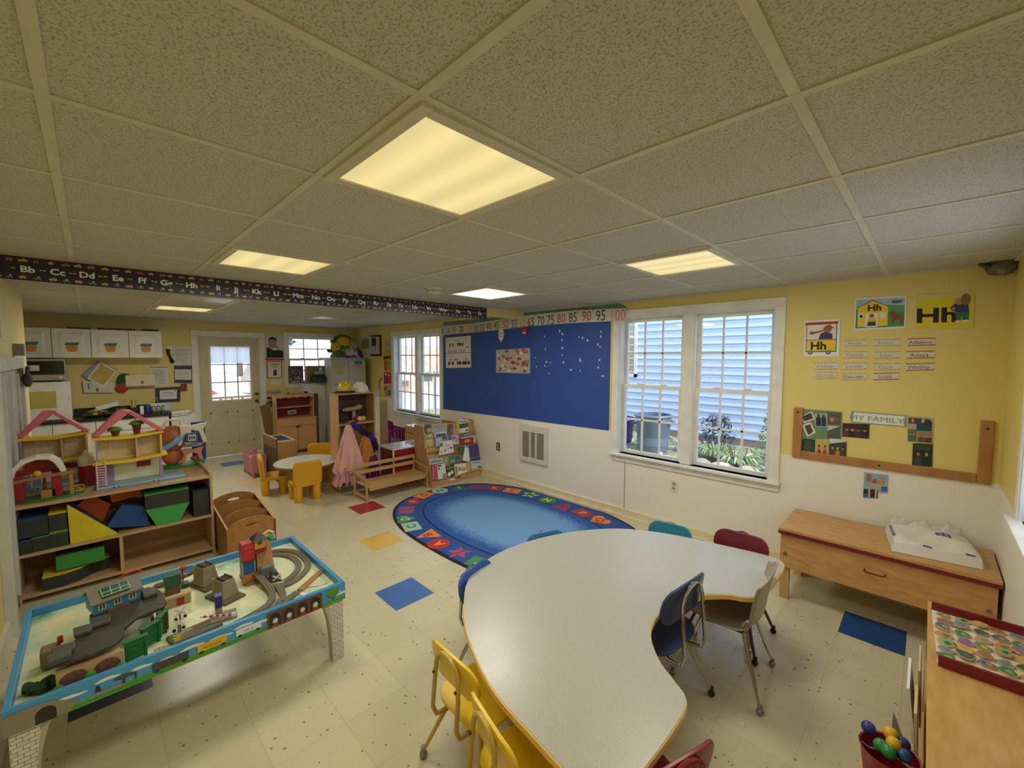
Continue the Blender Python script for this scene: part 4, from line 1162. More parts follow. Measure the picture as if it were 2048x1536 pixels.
def school_chair(label, x, y, rz, col, tube, s_=1.0, kind='plate', feet='8f8f8c'):
    t = T('school_chair', label, 'chair', (x, y, 0), rz, 'small chairs around the horseshoe table')
    c = P(col, .32, var=.04)
    tm = CHROME if tube == 'chrome' else P(tube, .35)
    sz = .30 * s_
    if kind == 'plate':
        mb = MB(); plate(mb, rrect(.33 * s_, .30 * s_, .09 * s_), lambda u, v, w_: (u, v, sz + w_ + .25 * u * u - .05 * abs(v)), .012); mb.out('seat', c, t, bevel=.003)
        mb = MB(); plate(mb, rrect(.31 * s_, .155 * s_, .065 * s_), lambda u, v, w_: (u, -.165 * s_ + .9 * u * u * .9 - .18 * v + w_, .49 * s_ + v), .014); mb.out('backrest', c, t, bevel=.003)
        mb = MB()
        pts = [(-.075, .10, .285), (-.075, -.08, .275), (-.078, -.14, .262), (-.08, -.185, .27), (-.082, -.20, .31), (-.08, -.19, .42), (-.075, -.185, .50), (-.06, -.185, .535), (-.03, -.187, .558), (0, -.188, .565)]
        pts = pts + [(-p[0], p[1], p[2]) for p in pts[-2::-1]]
        mb.tube([Vector(p) * s_ for p in pts], .0095, 8)
        mb.out('back_frame', tm, t)
        for sg in (-1, 1):
            mb = MB(); mb.cyl((sg * .075 * s_, -.196 * s_, .46 * s_), (sg * .075 * s_, -.202 * s_, .46 * s_), .006, 8); mb.out('rivet', P('2a2218'), t)
        top = lambda sx_, sy_: (sx_ * .10, sy_ * .09, .285)
    else:
        prof = [(.17, .318), (.12, .318), (.02, .306), (-.08, .305), (-.135, .325), (-.162, .37), (-.172, .44), (-.185, .52), (-.205, .60)]
        W_ = [.15, .165, .175, .178, .172, .165, .16, .165, .15]
        mb = MB()
        def f(u, v):
            k = min(len(prof) - 2, int(v * (len(prof) - 1))); q = v * (len(prof) - 1) - k
            yv = prof[k][0] * (1 - q) + prof[k + 1][0] * q; zv = prof[k][1] * (1 - q) + prof[k + 1][1] * q; wv = W_[k] * (1 - q) + W_[k + 1] * q
            uu = (u - .5) * 2
            cup = abs(uu) ** 2.2
            return (uu * wv * s_, (yv + (.035 * cup if k > 3 else 0)) * s_, (zv + (.03 * cup if k <= 4 else 0) - (.06 * cup * max(0, v - .92) / .08)) * s_)
        mb.grid(f, 14, 32)
        mb.out('shell', c, t, solid=.008 , sharp=1.5)
        top = lambda sx_, sy_: (sx_ * .11, sy_ * .09 - .01, .30)
        mb = MB(); mb.tube([Vector(p) * s_ for p in ((-.11, .08, .295), (-.11, -.10, .295), (.11, -.10, .295), (.11, .08, .295))], .009, 8, closed=True); mb.out('seat_frame', tm, t)
    for sx_, sy_ in ((-1, 1), (1, 1), (-1, -1), (1, -1)):
        a = Vector(top(sx_, sy_)) * s_; b = Vector((sx_ * .185 * s_, sy_ * .185 * s_, .03))
        mb = MB(); mb.tube([a, a * .9 + b * .1 + Vector((0, 0, -.005)), b], .0105, 8, rs=[.011, .011, .008]); lg = mb.out('leg', tm, t)
        mb = MB(); mb.cyl(b + Vector((0, 0, .02)), b, .0115, 10); mb.sph((b.x, b.y, .017), (.018, .018, .0165), 10); mb.out('foot', P(feet, .25, .6), lg)
    return t
school_chair('yellow plastic chair whose back loop and floor foot are in full view', -1.29, 1.125, R(-2), 'ecc824', 'c2a64e')
school_chair('yellow plastic chair cut by the bottom edge, nearest the camera', -.93, 1.03, R(-14), 'ecc824', 'c2a64e')
school_chair('dark red plastic chair at the bottom edge beside the table end', -.62, 1.205, R(72), '7e1c26', '7e1c26', 1.04)
school_chair('navy blue chair with chrome back loop inside the curve of the table', -.96, 1.975, R(84), '24365e', 'chrome', 1.2, feet='3a3a3c')
school_chair('beige one-piece shell chair with chrome legs inside the curve', -.735, 2.405, R(96), '9c8f78', 'chrome', 1.12, 'shell')
school_chair('maroon chair with maroon legs behind the right end of the table', -.815, 2.765, R(180), '6e1f34', '5a1a34', 1.05, feet='2a2a2c')
school_chair('teal blue chair behind the middle of the table by the wall', -1.235, 2.71, R(188), '2f86a4', 'chrome', .97)
school_chair('light blue chair at the far left of the table beside the rug', -1.66, 2.08, R(-112), '3f7cc0', 'chrome', .96)
school_chair('bright royal blue chair on the left of the table showing only its back edge', -1.59, 1.50, R(-76), '2458b0', 'chrome', 1.0)

# ---------------------------------------------------------------- long bench chest by the window wall
t = T('storage_bench', 'low maple storage bench with dark red edge along the wall', 'bench', (-.175, 3.72, 0))
x0, x1, y0, y1 = -.70, .325, 3.44, 3.955
mb = MB(); mb.box(x0 - .012, y0 - .018, .505, x1 + .012, y1, .525); mb.out('lid', WOOD('b9874a', 'd2a468', (3, 12, 12)), t, w=True, bevel=.003)
mb = MB(); mb.box(x0 - .013, y0 - .02, .483, x1 + .013, y1, .506); mb.out('edge_trim', P('7a1f2c', .4), t, w=True, bevel=.002)
mb = MB(); mb.box(x0, y0, .24, x1, y0 + .018, .484); mb.out('front_panel', WOOD('c08c50', 'd5a76a', (3, 12, 12)), t, w=True)
for a, b in ((x0, x0 + .018), (x1 - .018, x1)):
    mb = MB(); mb.box(a, y0 + .018, .24, b, y1, .484); mb.out('side_panel', MAPLEY, t, w=True)
mb = MB(); mb.box(x0 + .018, y1 - .018, .24, x1 - .018, y1, .484); mb.box(x0 + .018, y0 + .018, .24, x1 - .018, y1 - .018, .258); mb.out('back_panel', MAPLE, t, w=True)
for a in (x0, x1 - .055):
    for b in (y0 + .02, y1 - .06):
        mb = MB(); mb.box(a, b, 0, a + .055, b + .04, .30); mb.out('leg', MAPLEV, t, w=True)
mb = MB(); c_ = -.185
mb.tube([(c_ - .05, y0, .385), (c_ - .05, y0 - .018, .38), (c_ - .045, y0 - .02, .375), (c_ + .045, y0 - .02, .375), (c_ + .05, y0 - .018, .38), (c_ + .05, y0, .385)], .0045, 6)
mb.out('handle', P('5b4a2c', .4, .8), t, w=True)
for a in (x0 + .03, x1 - .03):
    mb = MB(); mb.cyl((a, y0, .34), (a, y0 - .004, .34), .012, 10); mb.out('bolt', P('8a8478', .4, .7), t, w=True)
# white plastic packed pad on it
t = T('plastic_wrapped_pad', 'white pad wrapped in plastic with purple print lying on the bench', 'package', (.055, 3.72, .525), R(8))
mb = MB()
def padf(u, v):
    a = u * 2 - 1; b = v * 2 - 1
    e = (1 - abs(a) ** 5) * (1 - abs(b) ** 5)
    skew = .04 * b
    return (a * .20 + skew * 0, b * .205, .002 + .078 * e ** .22 + .012 * math.sin(a * 3 + b * 2) * e + .006 * math.sin(9 * a - 5 * b) * e)
mb.grid(padf, 30, 24)
mb.grid(lambda u, v: (lambda p: (p[0], p[1], .0015))(padf(u, v)), 8, 8)
WRAP = P('e6e3dc', .22, var=.03, bmp=.15)
mb.out('wrapped_pad', WRAP, t)
mb = MB()
mb.grid(lambda u, v: (-.19 + u * .34 + .03 * v, .185 + v * .03, .01 + .09 * v + .014 * math.sin(u * 17) * v + .01 * math.sin(u * 41) * v), 40, 5)
mb.out('loose_film', P('e9e6e0', .15, alpha=.55), t, solid=.001)
mb = MB()
def onpad(u, v, dz=.003):
    p = padf(u, v); return (p[0], p[1], p[2] + dz)
for (a0, b0, a1, b1) in [(.56, .50, .60, .62), (.61, .50, .625, .62), (.635, .50, .665, .62), (.675, .50, .685, .62), (.70, .50, .73, .62)]:
    mb.faces([onpad(a0, b0), onpad(a1, b0), onpad(a1, b1), onpad(a0, b1)], [(0, 1, 2, 3)])
for a0 in (.35, .8): mb.faces([onpad(a0, .035, .006), onpad(a0 + .1, .035, .006), onpad(a0 + .1, .055, .006), onpad(a0, .055, .006)], [(0, 1, 2, 3)])
for k in range(7):
    mb.faces([onpad(.03, .25 + k * .08, .006), onpad(.06, .25 + k * .08, .006), onpad(.06, .30 + k * .08, .006), onpad(.03, .30 + k * .08, .006)], [(0, 1, 2, 3)])
mb.out('print', P('4a3f8a', .5), t)

# ---------------------------------------------------------------- low shelf by the right wall with puzzle tray
t = T('low_shelf', 'maple toy shelf along the right wall at the bottom corner', 'shelf', (.19, 2.0, 0))
x0, x1, y0, y1, ht = .045, .325, 1.25, 2.72, .60
mb = MB(); mb.box(x0, y0, ht - .018, x1, y1, ht); mb.out('top', WOOD('c09250', 'd6ac6c', (12, 3, 12)), t, w=True, bevel=.002)
for yy in (y0, 1.98, y1 - .018):
    mb = MB(); mb.box(x0 + .004, yy, 0, x1, yy + .018, ht - .018); mb.out('side_panel' if yy != 1.98 else 'divider', MAPLEV, t, w=True)
for zz in (.05, .31):
    mb = MB(); mb.box(x0 + .004, y0 + .018, zz, x1, y1 - .018, zz + .016); mb.out('shelf_board', MAPLEY, t, w=True)
mb = MB(); mb.box(x1 - .006, y0, .05, x1, y1, ht - .018); mb.out('back_panel', MAPLEY, t, w=True)
# puzzle tray (tilted frame) with pieces
tr = T('puzzle_tray', 'dark red tray full of wooden puzzle pieces on the low shelf', 'tray', (.20, 2.40, .60), R(2))
wx, wy = .135, .225
mb = MB(); mb.box(-wx, -wy, 0, wx, wy, .006); mb.out('base', P('ded2bc', .6), tr)
for q in ((-wx, -wy - .012, wx + .1, -wy, 'x'), (-wx, wy, wx + .1, wy + .012, 'x')):
    mb = MB(); mb.box(q[0], q[1], 0, wx, q[3], .042); mb.out('rim', P('7a1826', .35), tr, bevel=.003)
random.seed(5)
pc = ['3f7f5a', '6f8fa8', '8fa86a', 'c98a4a', '4a6a8a', 'a86a4a', '6a8f4a', 'b8a070', '2f5f4a', 'd8a85a', '8a6a9a']
kk = 0
for i in range(5):
    for j in range(7):
        px_, py_ = -wx + .03 + i * .052 + random.uniform(-.004, .004), -wy + .035 + j * .063 + random.uniform(-.006, .006)
        n = 11; r0 = random.uniform(.021, .029)
        pts = [(r0 * (1 + .25 * math.sin(3 * a * 6.283 / n + i)) * math.cos(a * 6.283 / n), r0 * 1.15 * (1 + .2 * math.cos(2 * a * 6.283 / n + j)) * math.sin(a * 6.283 / n)) for a in range(n)]
        mb = MB(); mb.prism(pts, 0, .007, m=0); mb.prism([(p[0] * .9, p[1] * .9) for p in pts], .007, .0078, m=1)
        mb.prism([(p[0] * .4 + .004, p[1] * .4 - .003) for p in pts], .0078, .0082, m=2)
        c3 = [pc[kk % 11], pc[(kk * 3 + 2) % 11]]
        lv = (kk % 4 == 0) * .007
        o_ = mb.out('puzzle_piece', [P('c9a878', .6), P(c3[0], .4), P(c3[1], .4)], None, (.20 + px_, 2.40 + py_, .6065 + lv), random.uniform(-.5, .5))
        tag(o_, 'small painted wooden puzzle piece lying in the dark red tray', 'puzzle piece', 'puzzle pieces in the tray')
        kk += 1
def leaning(name, label, cat, x, y, z, w_, h_, th, ry, base, shapes, rz=-math.pi / 2, group=None):
    q = [(-w_ / 2, h_), (w_ / 2, h_), (w_ / 2, 0), (-w_ / 2, 0)]
    mb, mats, c = art_mesh(q, base, shapes, th)
    o = mb.out(name, mats, None, (x, y, z + h_ / 2), rz)
    o.rotation_euler = (ry, 0, rz)
    return tag(o, label, cat, group)
# things sticking out of the shelf front
leaning('picture_book', 'green and white picture book sticking out of the low shelf', 'book', .015, 2.16, .335, .22, .20, .008, .12, 'e9e6de', [('p', [(0, 0), (1, 0), (.9, .6), (.4, .9), (0, .5)], '5f9a3a'), ('e', .3, .3, .12, .12, 'd8b04a'), ('p', [(.4, .9), (.8, .95), (.6, .6)], 'c9d8b8')])
leaning('picture_board', 'pinkish card with small red prints leaning in the shelf', 'board', .035, 2.25, .34, .20, .22, .006, .05, 'd9bfa4', [('r', .55, .1, .9, .9, '8f7f70'), ('e', .2, .8, .06, .05, 'a83038'), ('e', .5, .5, .06, .05, 'a83038'), ('e', .3, .15, .08, .05, 'a83038')])
leaning('wooden_puzzle', 'pale wooden puzzle board with a cut-out figure leaning in the shelf', 'puzzle', .03, 1.97, .335, .17, .22, .008, .05, 'dcc392', [('r', .15, .72, .85, .9, '8f8a80'), ('e', .5, .45, .16, .14, '7a6248'), ('e', .5, .45, .09, .08, 'd9c8a8'), ('p', [(.3, .1), (.4, .25), (.6, .22), (.75, .08), (.5, .15)], '8a5a44')])
leaning('toy_card', 'grey brown shaped card poking out beside the puzzle board', 'card', -.02, 2.0, .33, .12, .09, .006, .35, 'a39a8c', [('p', [(.2, .6), (.8, .9), (.6, .4)], 'b06a60')])
t = T('toy_bucket', 'red bucket of coloured beads beside the low shelf', 'bucket', (-.02, 1.82, .0))
mb = MB(); mb.lathe([(.055, .325), (.062, .33), (.075, .44), (.079, .445), (.074, .443), (.06, .34), (.01, .335)], (0, 0, 0), 20); mb.out('body', P('9a1f2c', .35), t)
mb = MB(); mb.tube([(-.075, 0, .43), (-.05, .03, .40), (0, .08, .385), (.05, .03, .40), (.075, 0, .43)], .003, 6); mb.out('handle', P('d8d4c8', .4), t)
t.location = (-.035, 1.80, .0)
mb = MB(); mb.box(-.11, 1.70, .31, .055, 1.92, .324); tag(mb.out('pull_out_board', MAPLE, None, (-.03, 1.81, .31), w=True), 'narrow maple board under the red bucket', 'board')
for k, (dx, dy, dz, c) in enumerate([(-.055, .02, .475, '2a3a8a'), (.0, .035, .48, 'e0b020'), (.01, .0, .475, 'e0b020'), (.0, -.035, .465, '2f8a4a'), (.035, -.01, .46, '2f5f9a'), (.03, .04, .462, '2a4a8a'), (-.02, -.02, .462, '2f8a4a')]):
    mb = MB(); mb.sph((0, 0, .0), .021, 12); tag(mb.out('toy_bead', P(c, .3), None, (-.035 + dx, 1.80 + dy, dz)), 'round plastic %s bead on top of the red bucket' % {'2a3a8a': 'dark blue', 'e0b020': 'yellow', '2f8a4a': 'green', '2f5f9a': 'mid blue', '2a4a8a': 'blue'}[c], 'bead', 'coloured beads in the red bucket')

# ---------------------------------------------------------------- toy shelf on the left
SX, SD, SH = -4.40, .40, .70
SW = WOOD('b8966c', 'cdab80', (12, 3, 12)); SWV = WOOD('b8966c', 'cdab80', (12, 12, 3))
def toy_shelf(label, x1, open_right=True):
    t = T('toy_shelf', label, 'shelf', (x1 - SD / 2 * (1 if open_right else 1), .125, 0))
    x0 = x1 - SD
    mb = MB(); mb.box(x0, YL + .012, SH - .02, x1, .69, SH); mb.out('top', SW, t, w=True)
    for a in (-.455 + .027, .69):
        mb = MB(); mb.box(x0, a, 0, x1, a + .02, SH + (.03 if a > 0 else 0)); mb.out('side_panel', SWV, t, w=True, bevel=.002)
    zs = [.04, .335]
    for z in zs:
        mb = MB(); mb.box(x0 + .008, -.408, z, x1 - .003, .69, z + .02); mb.out('shelf_board', SW, t, w=True)
    mb = MB(); mb.box(x0 + .008, .10, .06, x1 - .004, .12, .335); mb.out('divider', SWV, t, w=True)
    bx = x0 if open_right else x1 - .008
    mb = MB(); mb.box(bx, -.408, .04, bx + .008, .69, SH - .02); mb.out('back_panel', WOOD('b08c60', 'bf9c70', (12, 3, 12)), t, w=True)
    return t
toy_shelf('light wooden toy shelf with foam blocks facing the room', SX)
toy_shelf('second wooden shelf standing back to back behind the foam block shelf', SX - SD, False)
DKB = P('33352e', .75, bmp=.1)
def block(label, pts, x1, depth, face, side='33352e', tilt=None):
    """a foam block: outline in (y, z), front face colour, dark sides"""
    cy_ = sum(p[0] for p in pts) / len(pts); cz_ = min(p[1] for p in pts)
    mb = MB()
    q = [(p[0] - cy_, p[1] - cz_) for p in pts]
    mb.prism(q, -depth, 0, 'x', 0)
    mb.prism(q, 0, .004, 'x', 1)
    mb.prism(q, -depth - .004, -depth, 'x', 1)
    return tag(mb.out('foam_block', [P(side, .75), P(face, .7)], None, (x1, cy_, cz_)), label, 'foam block')
def dbox(label, x0, y0, z0, x1, y1, z1, top_, body='33352e', topth=.008):
    t = T('foam_block', label, 'foam block', ((x0 + x1) / 2, (y0 + y1) / 2, z0))
    mb = MB(); mb.box(x0, y0, z0 + .004, x1, y1, z1 - topth, 0); mb.out('body', P(body, .75, bmp=.1), t, w=True)
    mb = MB(); mb.box(x0 - .001, y0 - .001, z1 - topth, x1 + .001, y1 + .001, z1); mb.box(x0 - .001, y0 - .001, z0, x1 + .001, y1 + .001, z0 + .004); mb.out('coloured_face', P(top_, .7), t, w=True)
    return t
f = SX - .012
dbox('dark foam block with blue top, lower left of the pair stack', f - .25, -.405, .355, f, -.345, .455, '2a4a7a')
dbox('dark foam block with green top in the middle of the lower row', f - .25, -.343, .355, f, -.262, .462, '4f9a3a')
dbox('dark foam block with green top at the right of the lower row', f - .25, -.26, .355, f, -.17, .468, '4f9a3a')
dbox('long dark foam block with blue top on the upper left', f - .25, -.405, .472, f, -.262, .60, '2a4a7a')
dbox('dark foam block with yellow top at the upper left stack', f - .25, -.258, .472, f, -.17, .61, 'cdbb24')
block('large yellow triangular foam block leaning on the middle shelf', [(-.16, .356), (.10, .356), (-.165, .655)], f - .02, .1, 'd8c41e')
block('orange foam block wedged behind the yellow triangle', [(-.04, .668), (.065, .565), (.02, .44), (-.12, .60)], f - .16, .08, 'c2562a')
block('orange foam block high at the middle under the shelf top', [(.06, .672), (.25, .672), (.25, .60), (.075, .575)], f - .15, .12, 'c2562a')
block('blue trapezoid foam block in the middle of the shelf', [(.03, .415), (.29, .358), (.255, .53), (.125, .57)], f - .04, .09, '1f4a8a')
dbox('dark foam block with green top resting on the green trapezoid', f - .2, .262, .50, f, .545, .625, '3f9a3a')
block('green trapezoid foam block at the right of the middle shelf', [(.325, .356), (.475, .356), (.545, .498), (.265, .498)], f - .005, .19, '3fa24a')
dbox('black foam block standing at the right end of the shelf', f - .22, .572, .355, f - .01, .683, .58, '2c2e28')
block('yellow piece of foam block peeping behind the green one', [(.205, .575), (.26, .565), (.26, .61)], f - .2, .05, 'd8c41e')
dbox('green foam block lying on top in the lower left compartment', f - .17, -.24, .165, f - .04, .015, .285, '33352e', '3f8f3c')
cv = [(-.30, .06)] + [(-.30 + .25 * k / 10, .06 + .0 + .012 * math.sin(k * .6)) for k in range(1, 11)]
cv = [(-.30, .062), (-.20, .062), (-.14, .085), (-.06, .10), (.0, .10), (.055, .075), (.055, .15), (-.05, .158), (-.15, .155), (-.30, .15)]
t = T('foam_block', 'dark curved foam block with yellow top in the lower left compartment', 'foam block', (f - .1, -.12, .061))
arc = [(f - .20, -.31), (f + .0, -.31), (f - .0, -.20), (f - .03, -.12), (f - .11, -.05), (f - .13, .04), (f - .2, .04)]
mb = MB(); mb.prism(arc, .061, .15); mb.out('body', DKB, t, w=True)
mb = MB(); mb.prism(arc, .15, .158); mb.out('coloured_face', P('c9b724', .7), t, w=True)
# toys on top ---------------------------------------------------
def doll_house(label, x, y, z, s_, tree_=False):
    """open-sided two-storey toy house; local +X faces the room, width along y"""
    t = T('doll_house', label, 'toy house', (x, y, z))
    W_ = .40 * s_; D = .14 * s_
    pk, yl, lv, cr_, bl = P('d8707e', .4), P('ecc82c', .35), P('a58ab4', .4), P('dcc99a', .5), P('8fb4cc', .4)
    mb = MB(); mb.box(-D / 2 - .02, -.01, 0, D / 2 + .05, W_ + .14 * s_, .022); mb.out('base', bl, t, bevel=.006)
    for a in (.09, .12, .33, .36):
        mb = MB(); mb.cyl((D / 2 + .05, a * s_, .011), (D / 2 + .0515, a * s_, .011), .005, 8); mb.out('peg_hole', BLACK, t)
    mb = MB(); mb.box(-D / 2, .10 * s_, .022, -D / 2 + .008, W_ - .01, .19); mb.out('wall', P('dedcb4', .5), t)
    mb = MB(); mb.box(-D / 2, .0, .022, -D / 2 + .01, .10 * s_, .19); mb.out('door_panel', lv, t)
    mb = MB(); mb.box(-D / 2 + .008, .24 * s_, .11, -D / 2 + .012, .33 * s_, .155); mb.out('window', P('8a2030', .4), t)
    for a in (0, W_ - .03):
        mb = MB(); mb.prism([(a, .022), (a + .03, .022), (a + .022, .19), (a + .008, .19)], D / 2 - .03, D / 2 - .005, 'x'); mb.out('column', lv, t, bevel=.003)
    mb = MB(); mb.prism([(-.02, .19), (W_ * .5, .182), (W_ + .03, .205), (W_ + .03, .225), (W_ * .5, .205), (-.02, .21)], -D / 2, D / 2 + .01, 'x'); mb.out('upper_floor', yl, t, bevel=.003)
    mb = MB(); mb.box(-D / 2, .01, .21, -D / 2 + .008, W_, .385); mb.out('wall', cr_, t)
    for a, b, c_ in ((.08, .17, 'ddd8cc'), (.26, .33, 'e2dccf')):
        mb = MB()
        for yy in (a, (a + b) / 2, b): mb.box(-D / 2 + .008, yy * s_ - .003, .27, -D / 2 + .014, yy * s_ + .003, .35)
        for z_ in (.27, .31, .35): mb.box(-D / 2 + .0085, a * s_, z_ - .003, -D / 2 + .0135, b * s_, z_ + .003)
        mb.out('window', P(c_, .4), t)
    mb = MB(); mb.box(-D / 2 + .01, .235 * s_, .21, D / 2 - .02, .245 * s_, .385); mb.out('partition', P('d8b0a0', .5), t)
    for a in (.0, W_ - .012):
        mb = MB(); mb.box(-D / 2, a, .21, D / 2 - .01, a + .012, .385); mb.out('side_panel', [lv, P('e8c85a', .4)][a > 0], t)
    mb = MB(); mb.prism([(-.015, .385), (W_ * .5, .372), (W_ + .01, .395), (W_ + .01, .412), (W_ * .5, .395), (-.015, .405)], -D / 2, D / 2, 'x'); mb.out('attic_floor', yl, t, bevel=.003)
    h = .41; mid = W_ * .47
    for pts in ([(-.02, h), (.02, h), (mid + .012, h + .165), (mid - .018, h + .195), (mid - .05, h + .19)], [(mid - .018, h + .195), (mid + .03, h + .185), (W_ + .02, h + .008), (W_ - .015, h), (mid + .012, h + .165)]):
        mb = MB(); mb.prism(pts, -D / 2, D / 2 - .02, 'x'); mb.out('roof_beam', pk, t, bevel=.004)
    mb = MB()
    for a in (-.004, .046): mb.box(D / 2 + .012, a, .02, D / 2 + .022, a + .009, .225)
    for k in range(9): mb.box(D / 2 + .013, .005, .032 + k * .02, D / 2 + .021, .046, .038 + k * .02)
    mb.out('ladder', P('e3b8aa', .5), t)
    if tree_:
        for yy, zz_ in ((.12, .44), (.25, .475)):
            mb = MB(); mb.lathe([(.045, 0), (.05, .008), (.03, .03), (.008, .034)], (-.01, yy * s_, zz_), 7); mb.out('tree_top', P('4a8f3a', .6), t)
            mb = MB(); mb.cyl((-.01, yy * s_, .39), (-.01, yy * s_, zz_), .018, 8, r1=.03); mb.out('tree_trunk', P('6a2a22', .6), t)
    return t
doll_house('toy house with pink roof beams and green tree tops at the middle of the shelf', -4.62, .0, SH, 1.0, True)
doll_house('toy house with pink roof beams behind the red barn at the left', -4.98, -.41, SH, .92)
# barn
t = T('toy_barn', 'red toy barn with white arched roof and brown fence at the left end', 'toy barn', (-4.54, -.27, SH))
RD = P('9a1c22', .4)
mb = MB(); mb.prism([(.09 * math.cos(a * .4) * 1.1, .19 * math.sin(a * .4) + .01) for a in range(16)], 0, .014); mb.out('base', P('2f7a3a', .5), t)
for a in (-.155, .03):
    mb = MB(); mb.prism([(a, .014), (a + .055, .014), (a + .048, .19), (a + .006, .19)], -.05, .05, 'x'); mb.out('wall', RD, t, bevel=.004)
arch_o = [(-.17 + .0, .16), (-.16, .24), (-.11, .30), (-.03, .325), (.04, .315), (.085, .27), (.11, .19)]
arch_i = [(.085, .19), (.06, .255), (.03, .29), (-.03, .30), (-.095, .275), (-.135, .225), (-.145, .16)]
mb = MB(); mb.prism(arch_o + arch_i, -.055, .06, 'x'); mb.out('roof', P('e6e2d4', .4), t, bevel=.004)
mb = MB(); mb.prism([(-.145, .185), (.085, .185), (.06, .21), (.03, .285), (-.03, .295), (-.09, .27), (-.1, .22), (-.13, .215)], -.055, -.045, 'x'); mb.out('gable', RD, t)
mb = MB(); mb.prism([(-.15, .165), (.0, .182), (.15, .19), (.15, .168), (.0, .165), (-.15, .145)], .05, .062, 'x'); mb.out('beam', P('a8743e', .5), t)
mb = MB(); mb.box(.05, .125, .014, .062, .145, .17); mb.box(.0, -.02, .014, .05, .05, .07); mb.out('gate_post', P('b07c34', .5), t)
mb = MB(); mb.box(.052, .15, .03, .058, .2, .036); mb.box(.052, .15, .07, .058, .2, .076); mb.box(.052, .195, .03, .058, .2, .076); mb.cb((.055, .172, .053), (.005, .06, .005), (-.75, 0, 0)); mb.out('gate', P('d0a02c', .5), t)
mb = MB(); mb.sph((.06, -.03, .20), (.02, .022, .022), 10); mb.out('bell', P('d8b422', .4), t)
mb = MB(); mb.cyl((.02, .0, .07), (.02, .0, .165), .008, 8); mb.out('post', P('8a1a20'), t)
# silo
t = T('toy_silo', 'red toy silo with a cream dome between the two doll houses', 'toy silo', (-4.77, -.055, SH))
mb = MB(); mb.box(-.05, -.065, .0, .05, .05, .012); mb.out('base', P('2f7a3a', .5), t)
mb = MB(); mb.lathe([(.052, .012), (.052, .165)], seg=20); mb.out('body', RD, t)
mb = MB(); mb.lathe([(.05, .165), (.05, .225), (.042, .24), (.018, .262), (.014, .285), (.004, .287)], seg=20); mb.out('dome', P('ded4b0', .5), t)
mb = MB(); mb.box(.04, .055, .13, .07, .10, .165); tag(mb.out('toy_bench_box', P('4a9038', .5), None, (-4.715, .02, SH + .115)), 'small green toy box in front of the doll house ladder', 'toy') if 0 else mb.b.free()
# tree house toy
t = T('toy_tree_house', 'toy tree house with blue slide, orange trunk and cream cloud top', 'toy tree house', (-5.0, .58, SH))
mb = MB(); mb.prism([(.11 * math.cos(a * .4) , .17 * math.sin(a * .4)) for a in range(16)], 0, .02); mb.sph((.06, .14, .025), (.03, .03, .02), 10); mb.out('base', P('1f8a44', .35), t, bevel=.004)
ORG = P('b96a3c', .5)
def archlegs(y, z0_, h, w_, m, nm, xx=.05):
    mb = MB()
    pts = [(y - w_, z0_), (y - w_ + .03, z0_), (y - w_ * .45, z0_ + h * .62), (y, z0_ + h * .72), (y + w_ * .45, z0_ + h * .62), (y + w_ - .03, z0_), (y + w_, z0_ + .01), (y + w_ * .75, z0_ + h * .7), (y + w_ * 1.05, z0_ + h * 1.02), (y + w_ * .6, z0_ + h), (y, z0_ + h * .93), (y - w_ * .8, z0_ + h * .98), (y - w_ * .75, z0_ + h * .6)]
    mb.prism(pts, xx - .03, xx + .01, 'x'); mb.out(nm, m, t, bevel=.004)
archlegs(.07, .015, .15, .09, P('cf8450', .45), 'trunk')
mb = MB(); mb.sph((-.02, -.06, .26), (.07, .10, .13), 14, rough=.06); mb.sph((-.03, -.07, .10), (.05, .08, .09), 12); mb.out('trunk_back', ORG, t)
mb = MB(); mb.lathe([(.03, .175), (.085, .185), (.09, .20), (.03, .205)], (.01, .075, 0), 18); mb.out('platform', P('8f959c', .4), t)
archlegs(.075, .205, .19, .115, P('e0d8c0', .45), 'cloud_top', .06)
mb = MB(); mb.box(.02, .03, .22, .055, .12, .31); mb.out('screen', P('4f5f7a', .3), t)
mb = MB(); mb.box(.056, .045, .235, .058, .105, .295); mb.out('sign', P('c9c9cc'), t)
mb = MB(); 
for k in range(3): mb.box(.0585, .052 + k * .017, .25, .0592, .062 + k * .017, .28)
mb.out('sign_print', BLACK, t)
mb = MB(); mb.tube([(0, -.13, .38), (0, -.11, .43), (0, -.075, .445), (0, -.03, .445), (0, .0, .425), (0, .01, .38)], .012, 8); mb.out('handle', P('e6dfcc', .4), t)
def slide(u, v):
    a = -1.9 + u * 2.6
    r_ = .10 + .03 * abs(v - .5)
    return (.02 + r_ * math.cos(a) * .9 + (.06 if 0 else 0), -.085 + (.055 + .05 * v) * math.sin(a) * 1.5, .06 + .20 * u + .05 * (2 * v - 1) ** 2)
mb = MB(); mb.grid(slide, 16, 6); mb.out('slide', P('6fa8d8', .35), t, solid=.006)
mb = MB(); mb.sph((.06, .08, .07), (.02, .03, .02), 10); mb.out('ball', P('a03038', .3), t)
# blue panel behind
mb = MB(); mb.box(-.012, -.055, 0, .012, .055, .385)
tag(mb.out('blue_binder', P('173f8a', .45), None, (-5.165, .735, SH)), 'tall flat blue board standing behind the toy tree house', 'board')

